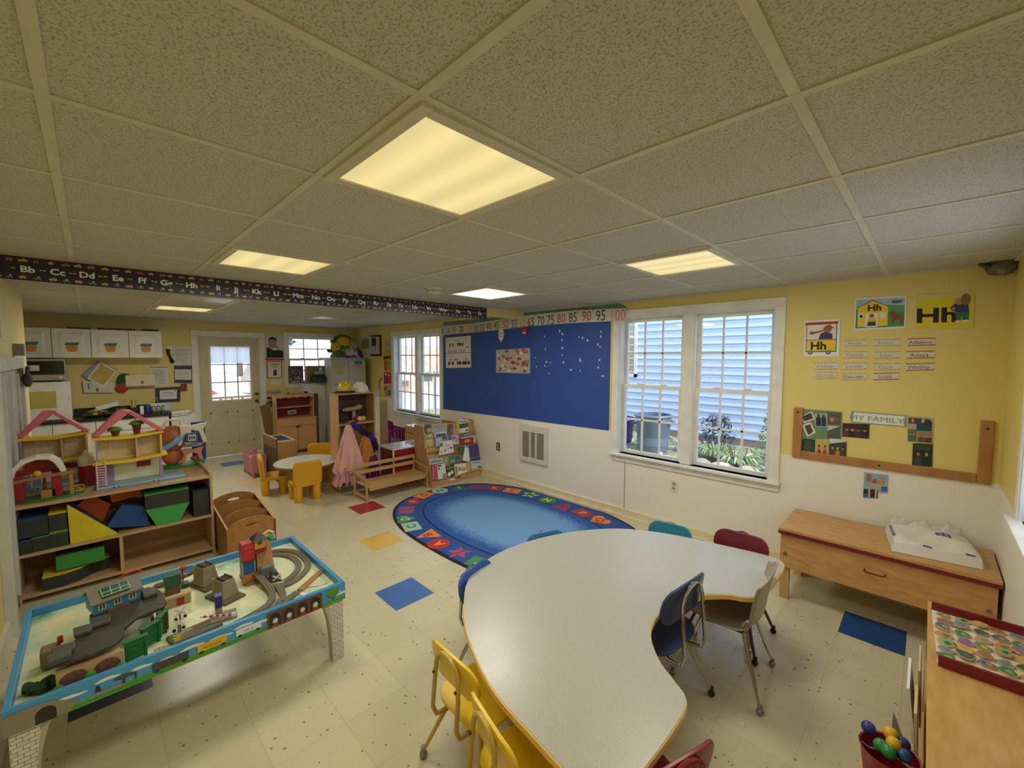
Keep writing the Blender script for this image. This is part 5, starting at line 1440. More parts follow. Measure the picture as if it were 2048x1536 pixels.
# ---------------------------------------------------------------- stepped wooden book bin
t = T('book_bin', 'brown wooden bin with four arched dividers and hand holes', 'book bin', (-4.3, .9, 0))
BW = WOOD('9a6a34', 'ab7a42', (4, 12, 4)); BE = P('caa57a', .5)
for k, (xx, ht) in enumerate([(-4.02, .385), (-4.22, .40), (-4.42, .425), (-4.64, .45)]):
    y0, y1 = .735, 1.075 - .0 * k
    n = 12
    arcp = [(y0 + (y1 - y0) * i / n, ht - .055 + .055 * math.sin(math.pi * i / n) ** .6) for i in range(n + 1)]
    mb = MB()
    if k in (0, 3):
        c_ = (y0 + y1) / 2; hz = ht - .065
        hole = [(c_ + .05 * math.cos(a), hz + .014 * math.sin(a)) for a in [2 * math.pi * i / 16 for i in range(16)]]
        # board with a hole: bridge top arc and bottom to the hole outline
        outer = [(y0, .02)] + arcp + [(y1, .02)]
        import mathutils
        from mathutils.geometry import tessellate_polygon
        vs2 = [Vector((p[0], p[1], 0)) for p in outer], [Vector((p[0], p[1], 0)) for p in hole]
        tri = tessellate_polygon([vs2[0], vs2[1]])
        allp = outer + hole
        nn = len(allp)
        vs = [(xx, p[0], p[1]) for p in allp] + [(xx + .014, p[0], p[1]) for p in allp]
        fs = [tuple(q) for q in tri] + [tuple(i + nn for i in q[::-1]) for q in tri]
        no = len(outer)
        fs += [(i, (i + 1) % no, nn + (i + 1) % no, nn + i) for i in range(no)]
        nh = len(hole)
        fs += [(no + i, no + (i + 1) % nh, nn + no + (i + 1) % nh, nn + no + i) for i in range(nh)]
        mb.faces(vs, fs)
    else:
        mb.prism([(y0, .02)] + arcp + [(y1, .02)], xx, xx + .014, 'x')
    mb.out('divider' if k not in (0, 3) else 'end_panel', BW, t, w=True)
for yy in (.725, 1.075):
    mb = MB(); mb.prism([(-4.66, 0), (-4.0, 0), (-4.0, .32), (-4.66, .40)], yy, yy + .012, 'y'); mb.out('side_panel', P('7a2f2a', .5) if yy > 1 else BW, t, w=True)
    mb = MB(); mb.prism([(-4.66, .40), (-4.0, .32), (-4.0, .325), (-4.66, .405)], yy - .001, yy + .013, 'y'); mb.out('edge', BE, t, w=True)
mb = MB(); mb.box(-4.65, .737, .01, -4.01, 1.075, .025); mb.out('bottom', BW, t, w=True)

# ---------------------------------------------------------------- train play table
x0, x1, y0, y1 = -3.20, -2.32, -.285, .975
TZ2 = .45
t = T('train_table', 'blue rimmed toy train play table with painted sky panel and brick legs', 'play table', ((x0 + x1) / 2, (y0 + y1) / 2, 0))
BL = P('3f8fc4', .4)
rim = .022
m, nt_, b_ = newmat('play_landscape')
c1 = ramp(nt_, noise(nt_, 3.2, 3), lin('d6d0a8'), lin('9fb58a'), .42, .55)
r_ = nt_.nodes.new('ShaderNodeValToRGB')
els = r_.color_ramp.elements
els[0].position = 0.30; els[0].color = lin('6f9470')
els[1].position = 0.40; els[1].color = lin('b7cfae')
e = els.new(.52); e.color = lin('e2dbb4')
e = els.new(.62); e.color = lin('c9d6b0')
e = els.new(.70); e.color = lin('d8cf7a')
nt_.links.new(noise(nt_, 4.5, 3), r_.inputs[0])
nt_.links.new(r_.outputs[0], b_.inputs['Base Color']); b_.inputs['Roughness'].default_value = .4
mb = MB(); mb.box(x0 + rim, y0 + rim, .395, x1 - rim, y1 - rim, .41); mb.out('play_board', m, t, w=True)
for q in ((x0, y0, x1, y0 + rim), (x0, y1 - rim, x1, y1), (x0, y0 + rim, x0 + rim, y1 - rim), (x1 - rim, y0 + rim, x1, y1 - rim)):
    mb = MB(); mb.box(q[0], q[1], .36, q[2], q[3], TZ2); mb.out('rim', BL, t, w=True, bevel=.002)
# painted front apron (flat print)
q = [(y0, TZ2 - .002), (y1, TZ2 - .002), (y1, .352), (y0, .352)]
sh = [('p', [(0, 0), (1, 0), (1, .20), (.85, .28), (.6, .22), (.4, .30), (.2, .24), (0, .30)], '4fa02c'), ('r', 0, .12, 1, .135, '3a4a2a')]
for u, v, s_ in ((.12, .62, .035), (.22, .78, .02), (.30, .70, .02), (.37, .62, .02), (.44, .72, .025), (.52, .66, .03), (.60, .78, .022), (.66, .62, .022), (.73, .72, .02), (.95, .62, .02), (.985, .45, .02)):
    sh += [('e', u, v, s_, .07, 'e8eef2', 10), ('e', u + s_ * .8, v - .03, s_ * .8, .05, 'e8eef2', 10), ('e', u - s_ * .8, v - .04, s_ * .7, .04, 'e8eef2', 10)]
sh += [('p', [(0, 0), (.13, .05), (.155, .35), (.10, .78), (.05, .85), (0, .8)], '8f8878'), ('e', .085, .34, .022, .3, '2f2c2a', 18), ('r', .063, .02, .107, .34, '2f2c2a')]
sh += [('p', [(.175, .2), (.26, .22), (.25, .36), (.185, .36)], '8a8f94'), ('p', [(.19, .36), (.205, .36), (.2, .66), (.193, .62)], '2a2c30'), ('r', .255, .3, .262, .62, '3a3c42'), ('e', .262, .6, .03, .09, '4a4c54', 9), ('r', .285, .3, .29, .6, '3a3c42')]
def wagon(u0, u1, v0, v1, c, txt=None, tc_='2a2a2a'):
    s_ = [('r', u0, v0, u1, v1, c), ('e', u0 + .012, v0 - .03, .008, .06, '2a2a2c', 10), ('e', u1 - .012, v0 - .03, .008, .06, '2a2a2c', 10)]
    if txt: s_.append(('t', txt, (u0 + u1) / 2, (v0 + v1) / 2 - .04, .17 if len(txt) < 6 else .13, tc_, 1.0 if len(txt) < 6 else .62))
    return s_
sh += wagon(.33, .43, .26, .62, '4a4a48') + wagon(.455, .545, .30, .66, 'e6b81c', 'TROUBLESOME', '3a3420') + wagon(.575, .66, .34, .68, 'dfe8ec', 'MILK', '5f8fb0') + wagon(.685, .765, .32, .5, '5a4a44') + [('p', [(.685, .5), (.70, .64), (.755, .64), (.765, .5)], '4f4444')]
q2 = q
for k, c in enumerate(['2f5f9a', '3f7a4a', 'a83038', '4f9a3a']):
    u = .835 + k * .034
o = None
sh2 = []
mb, mats, c = art_mesh(q, '4a9fd8', sh, .001)
mb.out('front_print', mats, t, (0, 0, 0)) if 0 else None
ap = mb.out('front_print', mats, t)
ap.location = (x1 + .0003 - t.location.x, c[0] - t.location.y, c[1]); ap.rotation_euler = (0, 0, math.pi / 2)
ya = y1 - .40
mb = MB(); mb.box(x1 + .0055, ya, .356, x1 + .0072, ya + .27, .44, 0)
for k, c_ in enumerate([2, 3, 4, 5]):
    yc = ya + .035 + k * .066
    mb.prism([(yc - .026, .36), (yc + .026, .36)] + [(yc + .026 * math.cos(a), .40 + .03 * math.sin(a)) for a in [math.pi * i / 8 for i in range(9)]], x1 + .0072, x1 + .0078, 'x', 1)
    mb.prism([(yc + .016 * math.cos(a), .388 + .018 * math.sin(a)) for a in [math.pi * i / 6 for i in range(12)]], x1 + .0078, x1 + .0084, 'x', c_)
    mb.prism([(yc + .011 * math.cos(a), .39 + .0125 * math.sin(a)) for a in [math.pi * i / 6 for i in range(12)]], x1 + .0084, x1 + .009, 'x', 6)
    mb.box(x1 + .0078, yc - .018, .36, x1 + .0085, yc + .018, .37, 4)
mb.out('engine_shed_print', [P('6a4438', .5), P('2a2624', .5), P('2f5f9a', .4), P('3f7a4a', .4), P('a83038', .4), P('4f9a3a', .4), P('d8d8d4', .4)], t, w=True)
mb = MB(); mb.sph((x1 + .006, y1 - .07, .415), (.003, .035, .024), 12, rough=.15); mb.out('tree_print', P('4f9a2c', .5), t, w=True)
mb = MB(); mb.box(x1 + .005, y1 - .074, .375, x1 + .0065, y1 - .066, .40); mb.out('tree_print', P('7a4a2c', .5), t, w=True)
m, nt_, b_ = newmat('printed_brick')
tc_ = nt_.nodes.new('ShaderNodeTexCoord'); sp_ = nt_.nodes.new('ShaderNodeSeparateXYZ'); cb_ = nt_.nodes.new('ShaderNodeCombineXYZ')
nt_.links.new(tc_.outputs['Object'], sp_.inputs[0])
nt_.links.new(sp_.outputs['Y'], cb_.inputs[0]); nt_.links.new(sp_.outputs['Z'], cb_.inputs[1])
br = nt_.nodes.new('ShaderNodeTexBrick'); br.inputs['Scale'].default_value = 26
br.inputs['Color1'].default_value = lin('e2dfd8'); br.inputs['Color2'].default_value = lin('d6d2c8'); br.inputs['Mortar'].default_value = lin('8f8a84'); br.inputs['Mortar Size'].default_value = .035
br.inputs['Brick Width'].default_value = .8; br.inputs['Row Height'].default_value = .42
nt_.links.new(cb_.outputs[0], br.inputs['Vector']); nt_.links.new(br.outputs['Color'], b_.inputs['Base Color'])
BRK = m
GLEG = P('b9b3a6', .6)
for ly, sg in ((y1 - .012, -1), (y0 + .012, 1)):
    for lx, hide in ((x1 - .06, 0), (x0 + .01, 1)):
        prof = [(0, .36), (0, 0), (.062, 0), (.066, .12), (.078, .24), (.10, .33), (.118, .36)]
        pts = [(ly + sg * p[0], p[1]) for p in prof]
        mb = MB(); mb.prism(pts, lx, lx + .05, 'x', 0); lg = mb.out('leg', GLEG, t, w=True)
        if not hide:
            pts = [(ly + sg * p[0], p[1]) for p in [(0, .36), (0, 0), (.06, 0), (.062, .12), (.068, .24), (.085, .36)]]
            mb = MB(); mb.prism(pts, lx + .05, lx + .0512, 'x', 0)
            for v in mb.b.verts: v.co -= t.location
            mb.out('brick_print', BRK, lg)

PZ = .411
GRY, DGR, TAN, BRN, GRN = P('6f6a5c', .5), P('3c3a30', .55), P('9a8a68', .6), P('6a4f30', .6), P('1f6a34', .5)
def item(name, label, cat, x, y, z=PZ, rz=0, group=None): return T(name, label, cat, (x, y, z), rz, group)
def track(label, pts, col='6c6555', w_=.036, grooves=True, z=PZ, hts=None):
    """a piece of toy track along a path of (x, y) points"""
    t_ = item('toy_track', label, 'toy track', pts[0][0], pts[0][1], z)
    P2 = []
    for i in range(len(pts) - 1):
        for k in range(5): 
            u = k / 5; a, b, c, d = pts[max(0, i - 1)], pts[i], pts[i + 1], pts[min(len(pts) - 1, i + 2)]
            P2.append(Vector(tuple(.5 * (2 * b[j] + (c[j] - a[j]) * u + (2 * a[j] - 5 * b[j] + 4 * c[j] - d[j]) * u * u + (-a[j] + 3 * b[j] - 3 * c[j] + d[j]) * u ** 3) for j in (0, 1)) + (0,)))
    P2.append(Vector(pts[-1] + (0,)))
    n = len(P2)
    def hz(i): 
        if not hts: return 0
        f_ = i / (n - 1) * (len(hts) - 1); k = min(int(f_), len(hts) - 2); return hts[k] + (hts[k + 1] - hts[k]) * (f_ - k)
    def strip(off0, off1, za, zb_, m_, nm):
        mb = MB(); vs = []; fs = []
        for i, p in enumerate(P2):
            d = (P2[min(i + 1, n - 1)] - P2[max(i - 1, 0)]).normalized(); s_ = Vector((-d.y, d.x, 0))
            for o_, zz in ((off0, za), (off1, za), (off1, zb_), (off0, zb_)):
                q_ = p + s_ * o_ - Vector((pts[0][0], pts[0][1], 0)); vs.append((q_.x, q_.y, zz + hz(i)))
        for i in range(n - 1):
            for k in range(4): a = i * 4; fs.append((a + k, a + (k + 1) % 4, a + 4 + (k + 1) % 4, a + 4 + k))
        fs += [(0, 1, 2, 3), (4 * n - 4, 4 * n - 3, 4 * n - 2, 4 * n - 1)]
        mb.faces(vs, fs); mb.out(nm, m_, t_)
    strip(-w_ / 2, w_ / 2, 0, .010, P(col, .6), 'track_bed')
    if grooves:
        for o_ in (-w_ * .42, -w_ * .13, w_ * .13 - .003, w_ * .42 - .003): strip(o_, o_ + .003, .010, .0135, P('8a8372', .5), 'rail')
    else:
        for o_ in (-w_ * .28, w_ * .2): strip(o_, o_ + .004, .0095, .0105, P('8a6238', .6), 'groove')
    return t_
track('outer curved grey train track in the far right corner of the play table', [(-3.14, .72), (-3.08, .86), (-2.97, .925), (-2.82, .935), (-2.70, .90), (-2.60, .80), (-2.575, .68)])
track('inner grey train track curving beside the outer one', [(-3.09, .70), (-3.03, .82), (-2.94, .875), (-2.82, .885), (-2.72, .85), (-2.64, .77), (-2.615, .68)])
track('grey track running out of the toy mine toward the front', [(-2.78, .63), (-2.66, .65), (-2.52, .655), (-2.44, .61), (-2.40, .53), (-2.375, .45)], hts=[.05, .03, .01, 0, 0, 0])
track('second grey track beside the one from the mine', [(-2.76, .69), (-2.64, .70), (-2.50, .70), (-2.41, .66), (-2.372, .58), (-2.36, .50)], hts=[.03, .02, .0, 0, 0, 0])
track('light wooden track by the right rim of the play table', [(-2.60, .945), (-2.54, .87), (-2.47, .78)], 'a87c4a', .034, False)
track('short grey track joining the wooden track at the front', [(-2.462, .765), (-2.42, .70), (-2.385, .64), (-2.36, .56)])
track('grey track at the far left leading to the grey bridge piers', [(-3.10, .20), (-3.06, .30), (-3.03, .38)], hts=[0, .02, .05])
# mine tower
t_ = item('toy_mine', 'toy mine tower with red chute, yellow cabin, dark roof and rocky side', 'toy building', -2.80, .60)
mb = MB(); mb.prism([(-.10, -.02), (.06, -.02), (.09, .14), (-.02, .16), (-.12, .10)], 0, .012); mb.out('base', P('8f7a58', .7), t_)
mb = MB()
mb.faces([(-.10, .02, .01), (.07, .04, .01), (.08, .13, .01), (-.08, .15, .01), (-.08, .03, .22), (.0, .05, .20), (.01, .12, .235), (-.07, .13, .24)], [(0, 1, 5, 4), (1, 2, 6, 5), (2, 3, 7, 6), (3, 0, 4, 7), (4, 5, 6, 7)])
mb.out('rock_side', P('b3835c', .8, bmp=.5, var=.2), t_)
mb = MB(); mb.prism([(.07, .0), (.07, .075), (.05, .11), (.0, .115), (-.02, .08), (-.02, .0)], .035, .13, 'y') if 0 else mb.box(.05, .05, .012, .085, .12, .09); mb.out('tunnel_portal', P('6f7a74', .7), t_, bevel=.008)
mb = MB(); mb.box(.0, -.03, .01, .045, .03, .06); mb.out('orange_block', P('c87a34', .5), t_)
mb = MB(); mb.box(-.01, -.028, .06, .04, .028, .135); mb.out('blue_column', P('1f5fa8', .4), t_)
mb = MB(); mb.box(-.012, -.034, .06, .043, -.028, .135); mb.box(-.012, .028, .06, .043, .034, .135); mb.out('column_frame', P('8fb0a0', .5), t_)
mb = MB(); mb.prism([(-.03, .135), (.05, .135), (.055, .15), (.03, .24), (-.03, .24)], -.032, .032, 'y'); mb.out('red_chute', P('b02228', .35), t_, bevel=.003)
mb = MB()
for k in range(3): mb.box(.040 - k * .005, -.02, .155 + k * .025, .052 - k * .005, .02, .168 + k * .025)
mb.out('chute_step', P('c8434a', .4), t_)
mb = MB(); mb.box(-.035, .03, .165, .045, .045, .18); mb.box(-.03, .035, .17, .035, .095, .19); mb.out('red_deck', P('9a2c2c', .5), t_)
mb = MB(); mb.box(-.025, .035, .19, .035, .09, .245); cbn = mb.out('cabin', P('e0a02c', .4), t_)
mb = MB(); mb.box(.035, .053, .215, .037, .072, .232); mb.out('cabin_window', P('3a4a6a'), cbn)
mb = MB(); mb.faces([(-.04, .025, .243), (.05, .025, .243), (.05, .10, .243), (-.04, .10, .243), (.005, .0625, .285)], [(0, 3, 2, 1), (0, 1, 4), (1, 2, 4), (2, 3, 4), (3, 0, 4)]); mb.out('roof', P('2f3438', .5), t_)
mb = MB(); mb.sph((.0, .125, .225), (.02, .022, .018), 8, rough=.2); mb.out('bush', P('2f8a44', .7), t_)
mb = MB(); mb.tube([(-.05, .10, .235), (-.045, .13, .255), (-.04, .155, .24), (-.035, .16, .20)], .007, 6); mb.out('white_pipe', P('d9cdb4', .5), t_)
t_ = item('toy_engine', 'dark grey toy engine with white details parked at the mine tunnel', 'toy train', -2.655, .705, PZ + .0)
mb = MB(); mb.box(-.03, -.022, .025, .035, .022, .055); mb.cyl((-.03, 0, .06), (.02, 0, .06), .018, 10); mb.out('body', P('4a4c50', .4), t_)
mb = MB(); mb.cb((.04, .0, .055), (.006, .05, .008), (.6, 0, 0)); mb.cb((.04, .0, .055), (.0065, .05, .008), (-.6, 0, 0)); mb.out('cross_sign', P('d0d2d0', .4), t_)
for sx_ in (-.02, .02):
    mb = MB(); mb.cyl((sx_, -.026, .024), (sx_, .026, .024), .012, 10); mb.out('wheel', P('5a2a30', .4), t_)
t_ = item('toy_barrier', 'cream toy signal arm lying across the tracks by the mine', 'toy', -2.60, .69, PZ + .014, R(70))
mb = MB(); mb.tube([(-.045, 0, .004), (.04, -.008, .004), (.045, .008, .012), (-.03, .006, .012)], .0035, 6, closed=True); mb.out('arm', P('e6e0cc', .4), t_)
# grey-brown bridge piers
for lb, x, y, h in (('tan bridge pier with trestle top, the farther of the pair', -2.93, .42, .115), ('tan bridge pier with trestle top, the nearer of the pair', -2.70, .47, .105)):
    t_ = item('toy_bridge_pier', lb, 'toy bridge', x, y, PZ, R(20))
    mb = MB(); mb.box(-.09, -.055, 0, .09, .055, .012); mb.out('base', P('5f5a44', .6), t_)
    mb = MB()
    mb.faces([(-.055, -.045, .012), (.055, -.045, .012), (.055, .045, .012), (-.055, .045, .012), (-.035, -.032, h), (.035, -.032, h), (.035, .032, h), (-.035, .032, h)], [(0, 1, 5, 4), (1, 2, 6, 5), (2, 3, 7, 6), (3, 0, 4, 7), (4, 5, 6, 7), (3, 2, 1, 0)])
    mb.out('pier', P('8f8068', .6, bmp=.2), t_, bevel=.004)
    mb = MB()
    for k in range(5): mb.box(-.03 + k * .013, -.028, h + .001, -.024 + k * .013, .028, h + .008)
    mb.box(-.034, -.022, h + .008, .034, -.016, h + .013); mb.box(-.034, .016, h + .008, .034, .022, h + .013)
    mb.out('trestle', P('4f473a', .6), t_)
    mb = MB(); mb.cyl((-.04, -.036, .03), (-.04, -.036, h + .01), .007, 8); mb.out('post', P('a39274', .6), t_)
# station tower, green and brown, with red signal
t_ = item('toy_station', 'toy station tower with dark green roof and a red door', 'toy building', -2.83, .27)
mb = MB(); mb.box(-.05, -.055, 0, .05, .06, .05); mb.out('plinth', P('b59a66', .6), t_)
mb = MB(); mb.box(-.055, -.058, .05, .055, .062, .06); mb.out('deck', P('cdb888', .6), t_)
mb = MB(); mb.box(-.03, -.04, .06, .03, .02, .105); mb.out('wall', P('6f4f2c', .6), t_)
mb = MB(); mb.prism([(-.036, .105), (.036, .105), (.025, .16), (-.025, .165)], -.045, .025, 'y'); mb.out('roof', P('22523c', .5), t_)
mb = MB(); mb.box(.0501, .0, .004, .054, .03, .04); mb.out('red_door', P('a8242c', .4), t_)
mb = MB(); mb.box(-.045, .03, .06, -.0, .06, .085); mb.out('side_box', P('22523c', .5), t_)
mb = MB(); mb.cyl((-.05, .04, .085), (-.05, .04, .15), .004, 8); mb.sph((-.05, .045, .155), (.012, .018, .012), 10); mb.out('red_signal', P('c02430', .3), t_)
# black mountain road
t_ = item('toy_mountain_road', 'large dark brown plastic ramp road with rock ledges crossing the play table', 'toy ramp', -2.62, .05)
road = [(-2.78, .205), (-2.62, .215), (-2.585, .20), (-2.56, .10), (-2.50, .055), (-2.42, .045), (-2.385, .02), (-2.37, -.05), (-2.375, -.135), (-2.41, -.165), (-2.47, -.155), (-2.54, -.10), (-2.62, -.05), (-2.74, -.055), (-2.82, .0), (-2.87, .10), (-2.86, .17)]
mb = MB(); mb.prism(road, PZ + .10, PZ + .116); mb.out('road', DGR, t_, w=True, bevel=.004)
for x, y, w_, d_, h_ in ((-2.76, .16, .09, .06, .02), (-2.62, -.02, .09, .07, .018), (-2.58, -.075, .075, .06, .02), (-2.46, -.13, .07, .07, .022), (-2.40, -.14, .06, .07, .026), (-2.80, .05, .07, .05, .018)):
    mb = MB(); mb.prism([(x - w_ / 2, y - d_ / 2), (x + w_ / 2, y - d_ / 2.4), (x + w_ / 2.2, y + d_ / 2), (x - w_ / 2.6, y + d_ / 2)], PZ + .1165, PZ + .1165 + h_); mb.out('rock_ledge', P('4b4c4a', .55), t_, w=True, bevel=.006)
for x, y in ((-2.60, .185), (-2.45, -.11), (-2.80, .15)):
    mb = MB(); mb.box(x - .03, y - .012, PZ, x + .03, y + .012, PZ + .10); mb.out('support', P('8a6f44', .6), t_, w=True)
mb = MB(); mb.box(-2.60, .19, PZ, -2.545, .205, PZ + .10); mb.box(-2.60, .15, PZ, -2.545, .16, PZ + .10); mb.out('support', P('5a3f28', .6), t_, w=True)
# blue shed on the road
t_ = item('toy_shed', 'blue toy train shed with grey roof, skylight and yellow windows', 'toy building', -2.79, .03, PZ + .117, R(12))
SB = P('3a86b8', .4)
mb = MB(); mb.box(-.062, -.085, 0, -.056, .085, .055); mb.box(.056, -.085, 0, .062, .085, .055); mb.out('side_wall', SB, t_)
mb = MB(); mb.prism([(-.062, .055), (.062, .055), (0, .095)], -.085, -.079, 'y'); mb.prism([(-.062, .055), (.062, .055), (0, .095)], .079, .085, 'y'); mb.box(-.056, -.085, .0, .056, -.08, .055); mb.out('gable', SB, t_)
mb = MB(); mb.prism([(-.075, .05), (0, .098), (.075, .05), (.075, .056), (0, .105), (-.075, .056)], -.095, .095, 'y'); mb.out('roof', P('6f6b62', .6), t_)
sl = Vector((.075, 0, -.048)).normalized()
mb = MB(); ang_ = math.atan2(.049, .075)
mb.cb((.04, 0, .0835), (.05, .10, .003), (0, ang_, 0), 0)
for k in range(4): mb.cb((.04, -.05 + k * .0333, .0852), (.05, .004, .003), (0, ang_, 0), 1)
for dx in (.017, .04, .063): mb.cb((dx, 0, .0985 - dx * .35), (.004, .10, .003), (0, ang_, 0), 1)
mb.out('skylight', [P('1f4a5c', .2), P('7ab82c', .4)], t_)
for yy in (-.055, 0, .055):
    mb = MB(); mb.box(.0621, yy - .014, .016, .065, yy + .014, .044, 0); mb.box(.065, yy - .010, .02, .0655, yy - .002, .042, 1); mb.box(.065, yy + .002, .02, .0655, yy + .010, .042, 1); mb.out('window', [P('d8cf8a', .4), P('4a4438', .3)], t_)
mb = MB(); mb.tube([(-.01, .03, .10), (-.012, .045, .122), (-.012, .10, .122), (-.01, .115, .105)], .0045, 6); mb.out('red_hook', P('d0302c', .35), t_)
mb = MB(); mb.box(.062, -.04, -.004, .075, .04, .008); mb.out('sill', P('7a5058', .5), t_)
t_ = item('toy_crate', 'small dark red wooden crate with crossed boards under the blue shed', 'toy crate', -2.655, -.045, PZ + .0)
mb = MB(); mb.box(-.03, -.05, .0, .03, .05, .09); mb.out('body', P('5a1f1c', .6), t_)
mb = MB()
for k in range(3): mb.cb((.031, -.033 + k * .033, .045), (.003, .006, .085), (.5 * (-1) ** k, 0, 0))
mb.out('brace', P('8a5a34', .6), t_)
# green riser gates
for lb, x, y, rz_ in (('green plastic trestle support nearest the front rim', -2.40, .085, 10), ('green plastic trestle support behind the front one', -2.48, .14, 30), ('wide green plastic trestle support under the ramp', -2.55, .19, 60)):
    t_ = item('toy_trestle', lb, 'toy trestle', x, y, PZ, R(rz_))
    mb = MB()
    for a in (-.035, .028): mb.box(-.008, a, 0, .008, a + .009, .10)
    for k in range(4): mb.box(-.006, -.035, .012 + k * .026, .006, .037, .02 + k * .026)
    mb.box(-.012, -.04, .095, .012, .042, .101); mb.out('frame', GRN, t_)
    mb = MB(); mb.box(-.003, -.03, .02, .003, .03, .095); mb.out('panel', P('2a7a3c', .5), t_)
# brick arch wall facing the front
t_ = item('toy_viaduct', 'printed stone viaduct wall piece with green bushes along the front rim', 'toy wall', -2.385, -.05, PZ, 0)
mb = MB(); mb.box(-.02, -.10, 0, .02, .095, .085); mb.out('wall', P('b59a74', .6), t_)
for yy in (-.052, .045):
    mb = MB(); mb.prism([(yy - .04, .02), (yy + .04, .02)] + [(yy + .04 * math.cos(a), .045 + .03 * math.sin(a)) for a in [math.pi * i / 8 for i in range(9)]], .0201, .0215, 'x'); mb.out('arch_print', P('6f4a44', .6, var=.3, scale=80), t_)
for yy, r_ in ((-.095, .018), (-.005, .02), (.085, .016)):
    mb = MB(); mb.sph((.026, yy, .022 if r_ < .02 else .03), (.006, r_, r_ * 1.1), 10, rough=.12); mb.out('bush_print', P('4a9a1c', .6), t_)
# cork-like rock and others at the left
t_ = item('toy_rock', 'brown rocky toy pillar at the left end of the ramp', 'toy rock', -2.62, -.175)
mb = MB(); mb.box(-.035, -.03, 0, .035, .03, .085); mb.out('rock', P('7a6a50', .8, bmp=.6, var=.3), t_, bevel=.012)
mb = MB(); mb.cyl((.0, .03, .085), (.0, .03, .115), .009, 8); mb.out('red_peg', P('a82a24', .4), t_)
t_ = item('toy_bush', 'dark green toy bush cluster near the front left corner', 'toy bush', -2.44, -.20)
mb = MB()
for k in range(7): mb.sph((-.02 + .012 * (k % 4), -.03 + .013 * k, .02), (.022, .022, .022), 8, rough=.2)
mb.out('foliage', P('1f4a2a', .8, bmp=.4), t_)
# crossings
t_ = item('toy_crossing', 'grey road plate with crossed white warning signs and yellow sign', 'toy crossing', -2.455, .30, PZ, R(8))
mb = MB(); mb.box(-.045, -.10, 0, .05, .10, .010); mb.out('plate', P('5f5b4c', .6), t_)
mb = MB(); mb.box(.03, -.095, .010, .045, -.02, .045); mb.out('sign_base', P('9a9484', .5), t_)
mb = MB(); mb.prism([(-.08 + .022 * math.sin(k * math.pi / 5) * (1 if k % 2 == 0 else .45), .032 + .022 * math.cos(k * math.pi / 5) * (1 if k % 2 == 0 else .45)) for k in range(10)], .0455, .047, 'x'); mb.out('star_print', P('e0c02c', .4), t_)
for yy, xx, zz in ((-.065, .01, .085), (-.045, -.04, .11)):
    mb = MB(); mb.cyl((xx, yy, .01), (xx, yy, zz), .004, 8); mb.out('sign_post', P('8a8c8a', .4), t_)
    mb = MB(); mb.cb((xx + .006, yy, zz), (.004, .055, .009), (.7, 0, 0)); mb.cb((xx + .0065, yy, zz), (.004, .055, .009), (-.7, 0, 0)); mb.out('cross_sign', P('dcdcda', .35), t_)
    for q_ in (-.018, .018):
        mb = MB(); mb.sph((xx + .006, yy + q_, zz - .03), .008, 8); mb.out('lamp', BLACK, t_)
t_ = item('toy_gate', 'toy crossing gate with red and white striped arm and blue box', 'toy gate', -2.50, .42, PZ, R(-8))
mb = MB(); mb.box(-.03, -.05, 0, .05, .06, .012); mb.out('base', P('8a8474', .6), t_)
mb = MB(); mb.box(-.03, -.03, .012, .0, .0, .055); mb.out('post', P('a39c8c', .5), t_)
mb = MB(); mb.box(-.035, -.03, .055, .005, .0, .115); mb.out('blue_box', P('2a3a8a', .4), t_)
mb = MB()
for k in range(10): mb.cb((.045, -.085 + k * .0125, .055 - k * .0035), (.006, .0125, .008), (-.27, 0, 0), k % 2)
mb.cb((.045, .045, .018), (.01, .02, .02)); mb.out('striped_arm', [P('e2ded6', .4), P('b0303c', .4)], t_)
# flat printed marks of the board
for lb, x, y, w_, h_, c_, rz_ in (('pink printed oval on the play board', -2.42, .79, .035, .02, 'd8a8a8', 30), ('pink printed bar on the play board', -2.47, .87, .06, .012, 'c87a8a', 60)):
    mb = MB(); mb.prism([(w_ * math.cos(a), h_ * math.sin(a)) for a in [math.pi * i / 9 for i in range(18)]], 0, .0012); mb.prism([(w_ * .8 * math.cos(a), h_ * .65 * math.sin(a)) for a in [math.pi * i / 9 for i in range(18)]], .0012, .0016, m=1)
    o_ = mb.out('board_print', [P(c_, .5), P('e8d8d0', .5)], None, (x, y, PZ - .0005), R(rz_)); tag(o_, lb, 'print')
t_ = item('toy_flower_patch', 'yellow printed flower field piece by the front rim', 'toy mat', -2.385, .21, PZ - .0005)
mb = MB(); mb.prism([(-.05, -.06), (.03, -.07), (.04, .05), (-.03, .08)], 0, .003); mb.out('mat', P('8f9a4a', .7), t_)
mb = MB()
for i in range(5):
    for j in range(8): mb.cyl((-.035 + i * .014 + .005 * (j % 2), -.055 + j * .016, .003), (-.035 + i * .014 + .005 * (j % 2), -.055 + j * .016, .005), .0055, 6)
mb.out('flower_print', P('dcd04a', .6), t_)

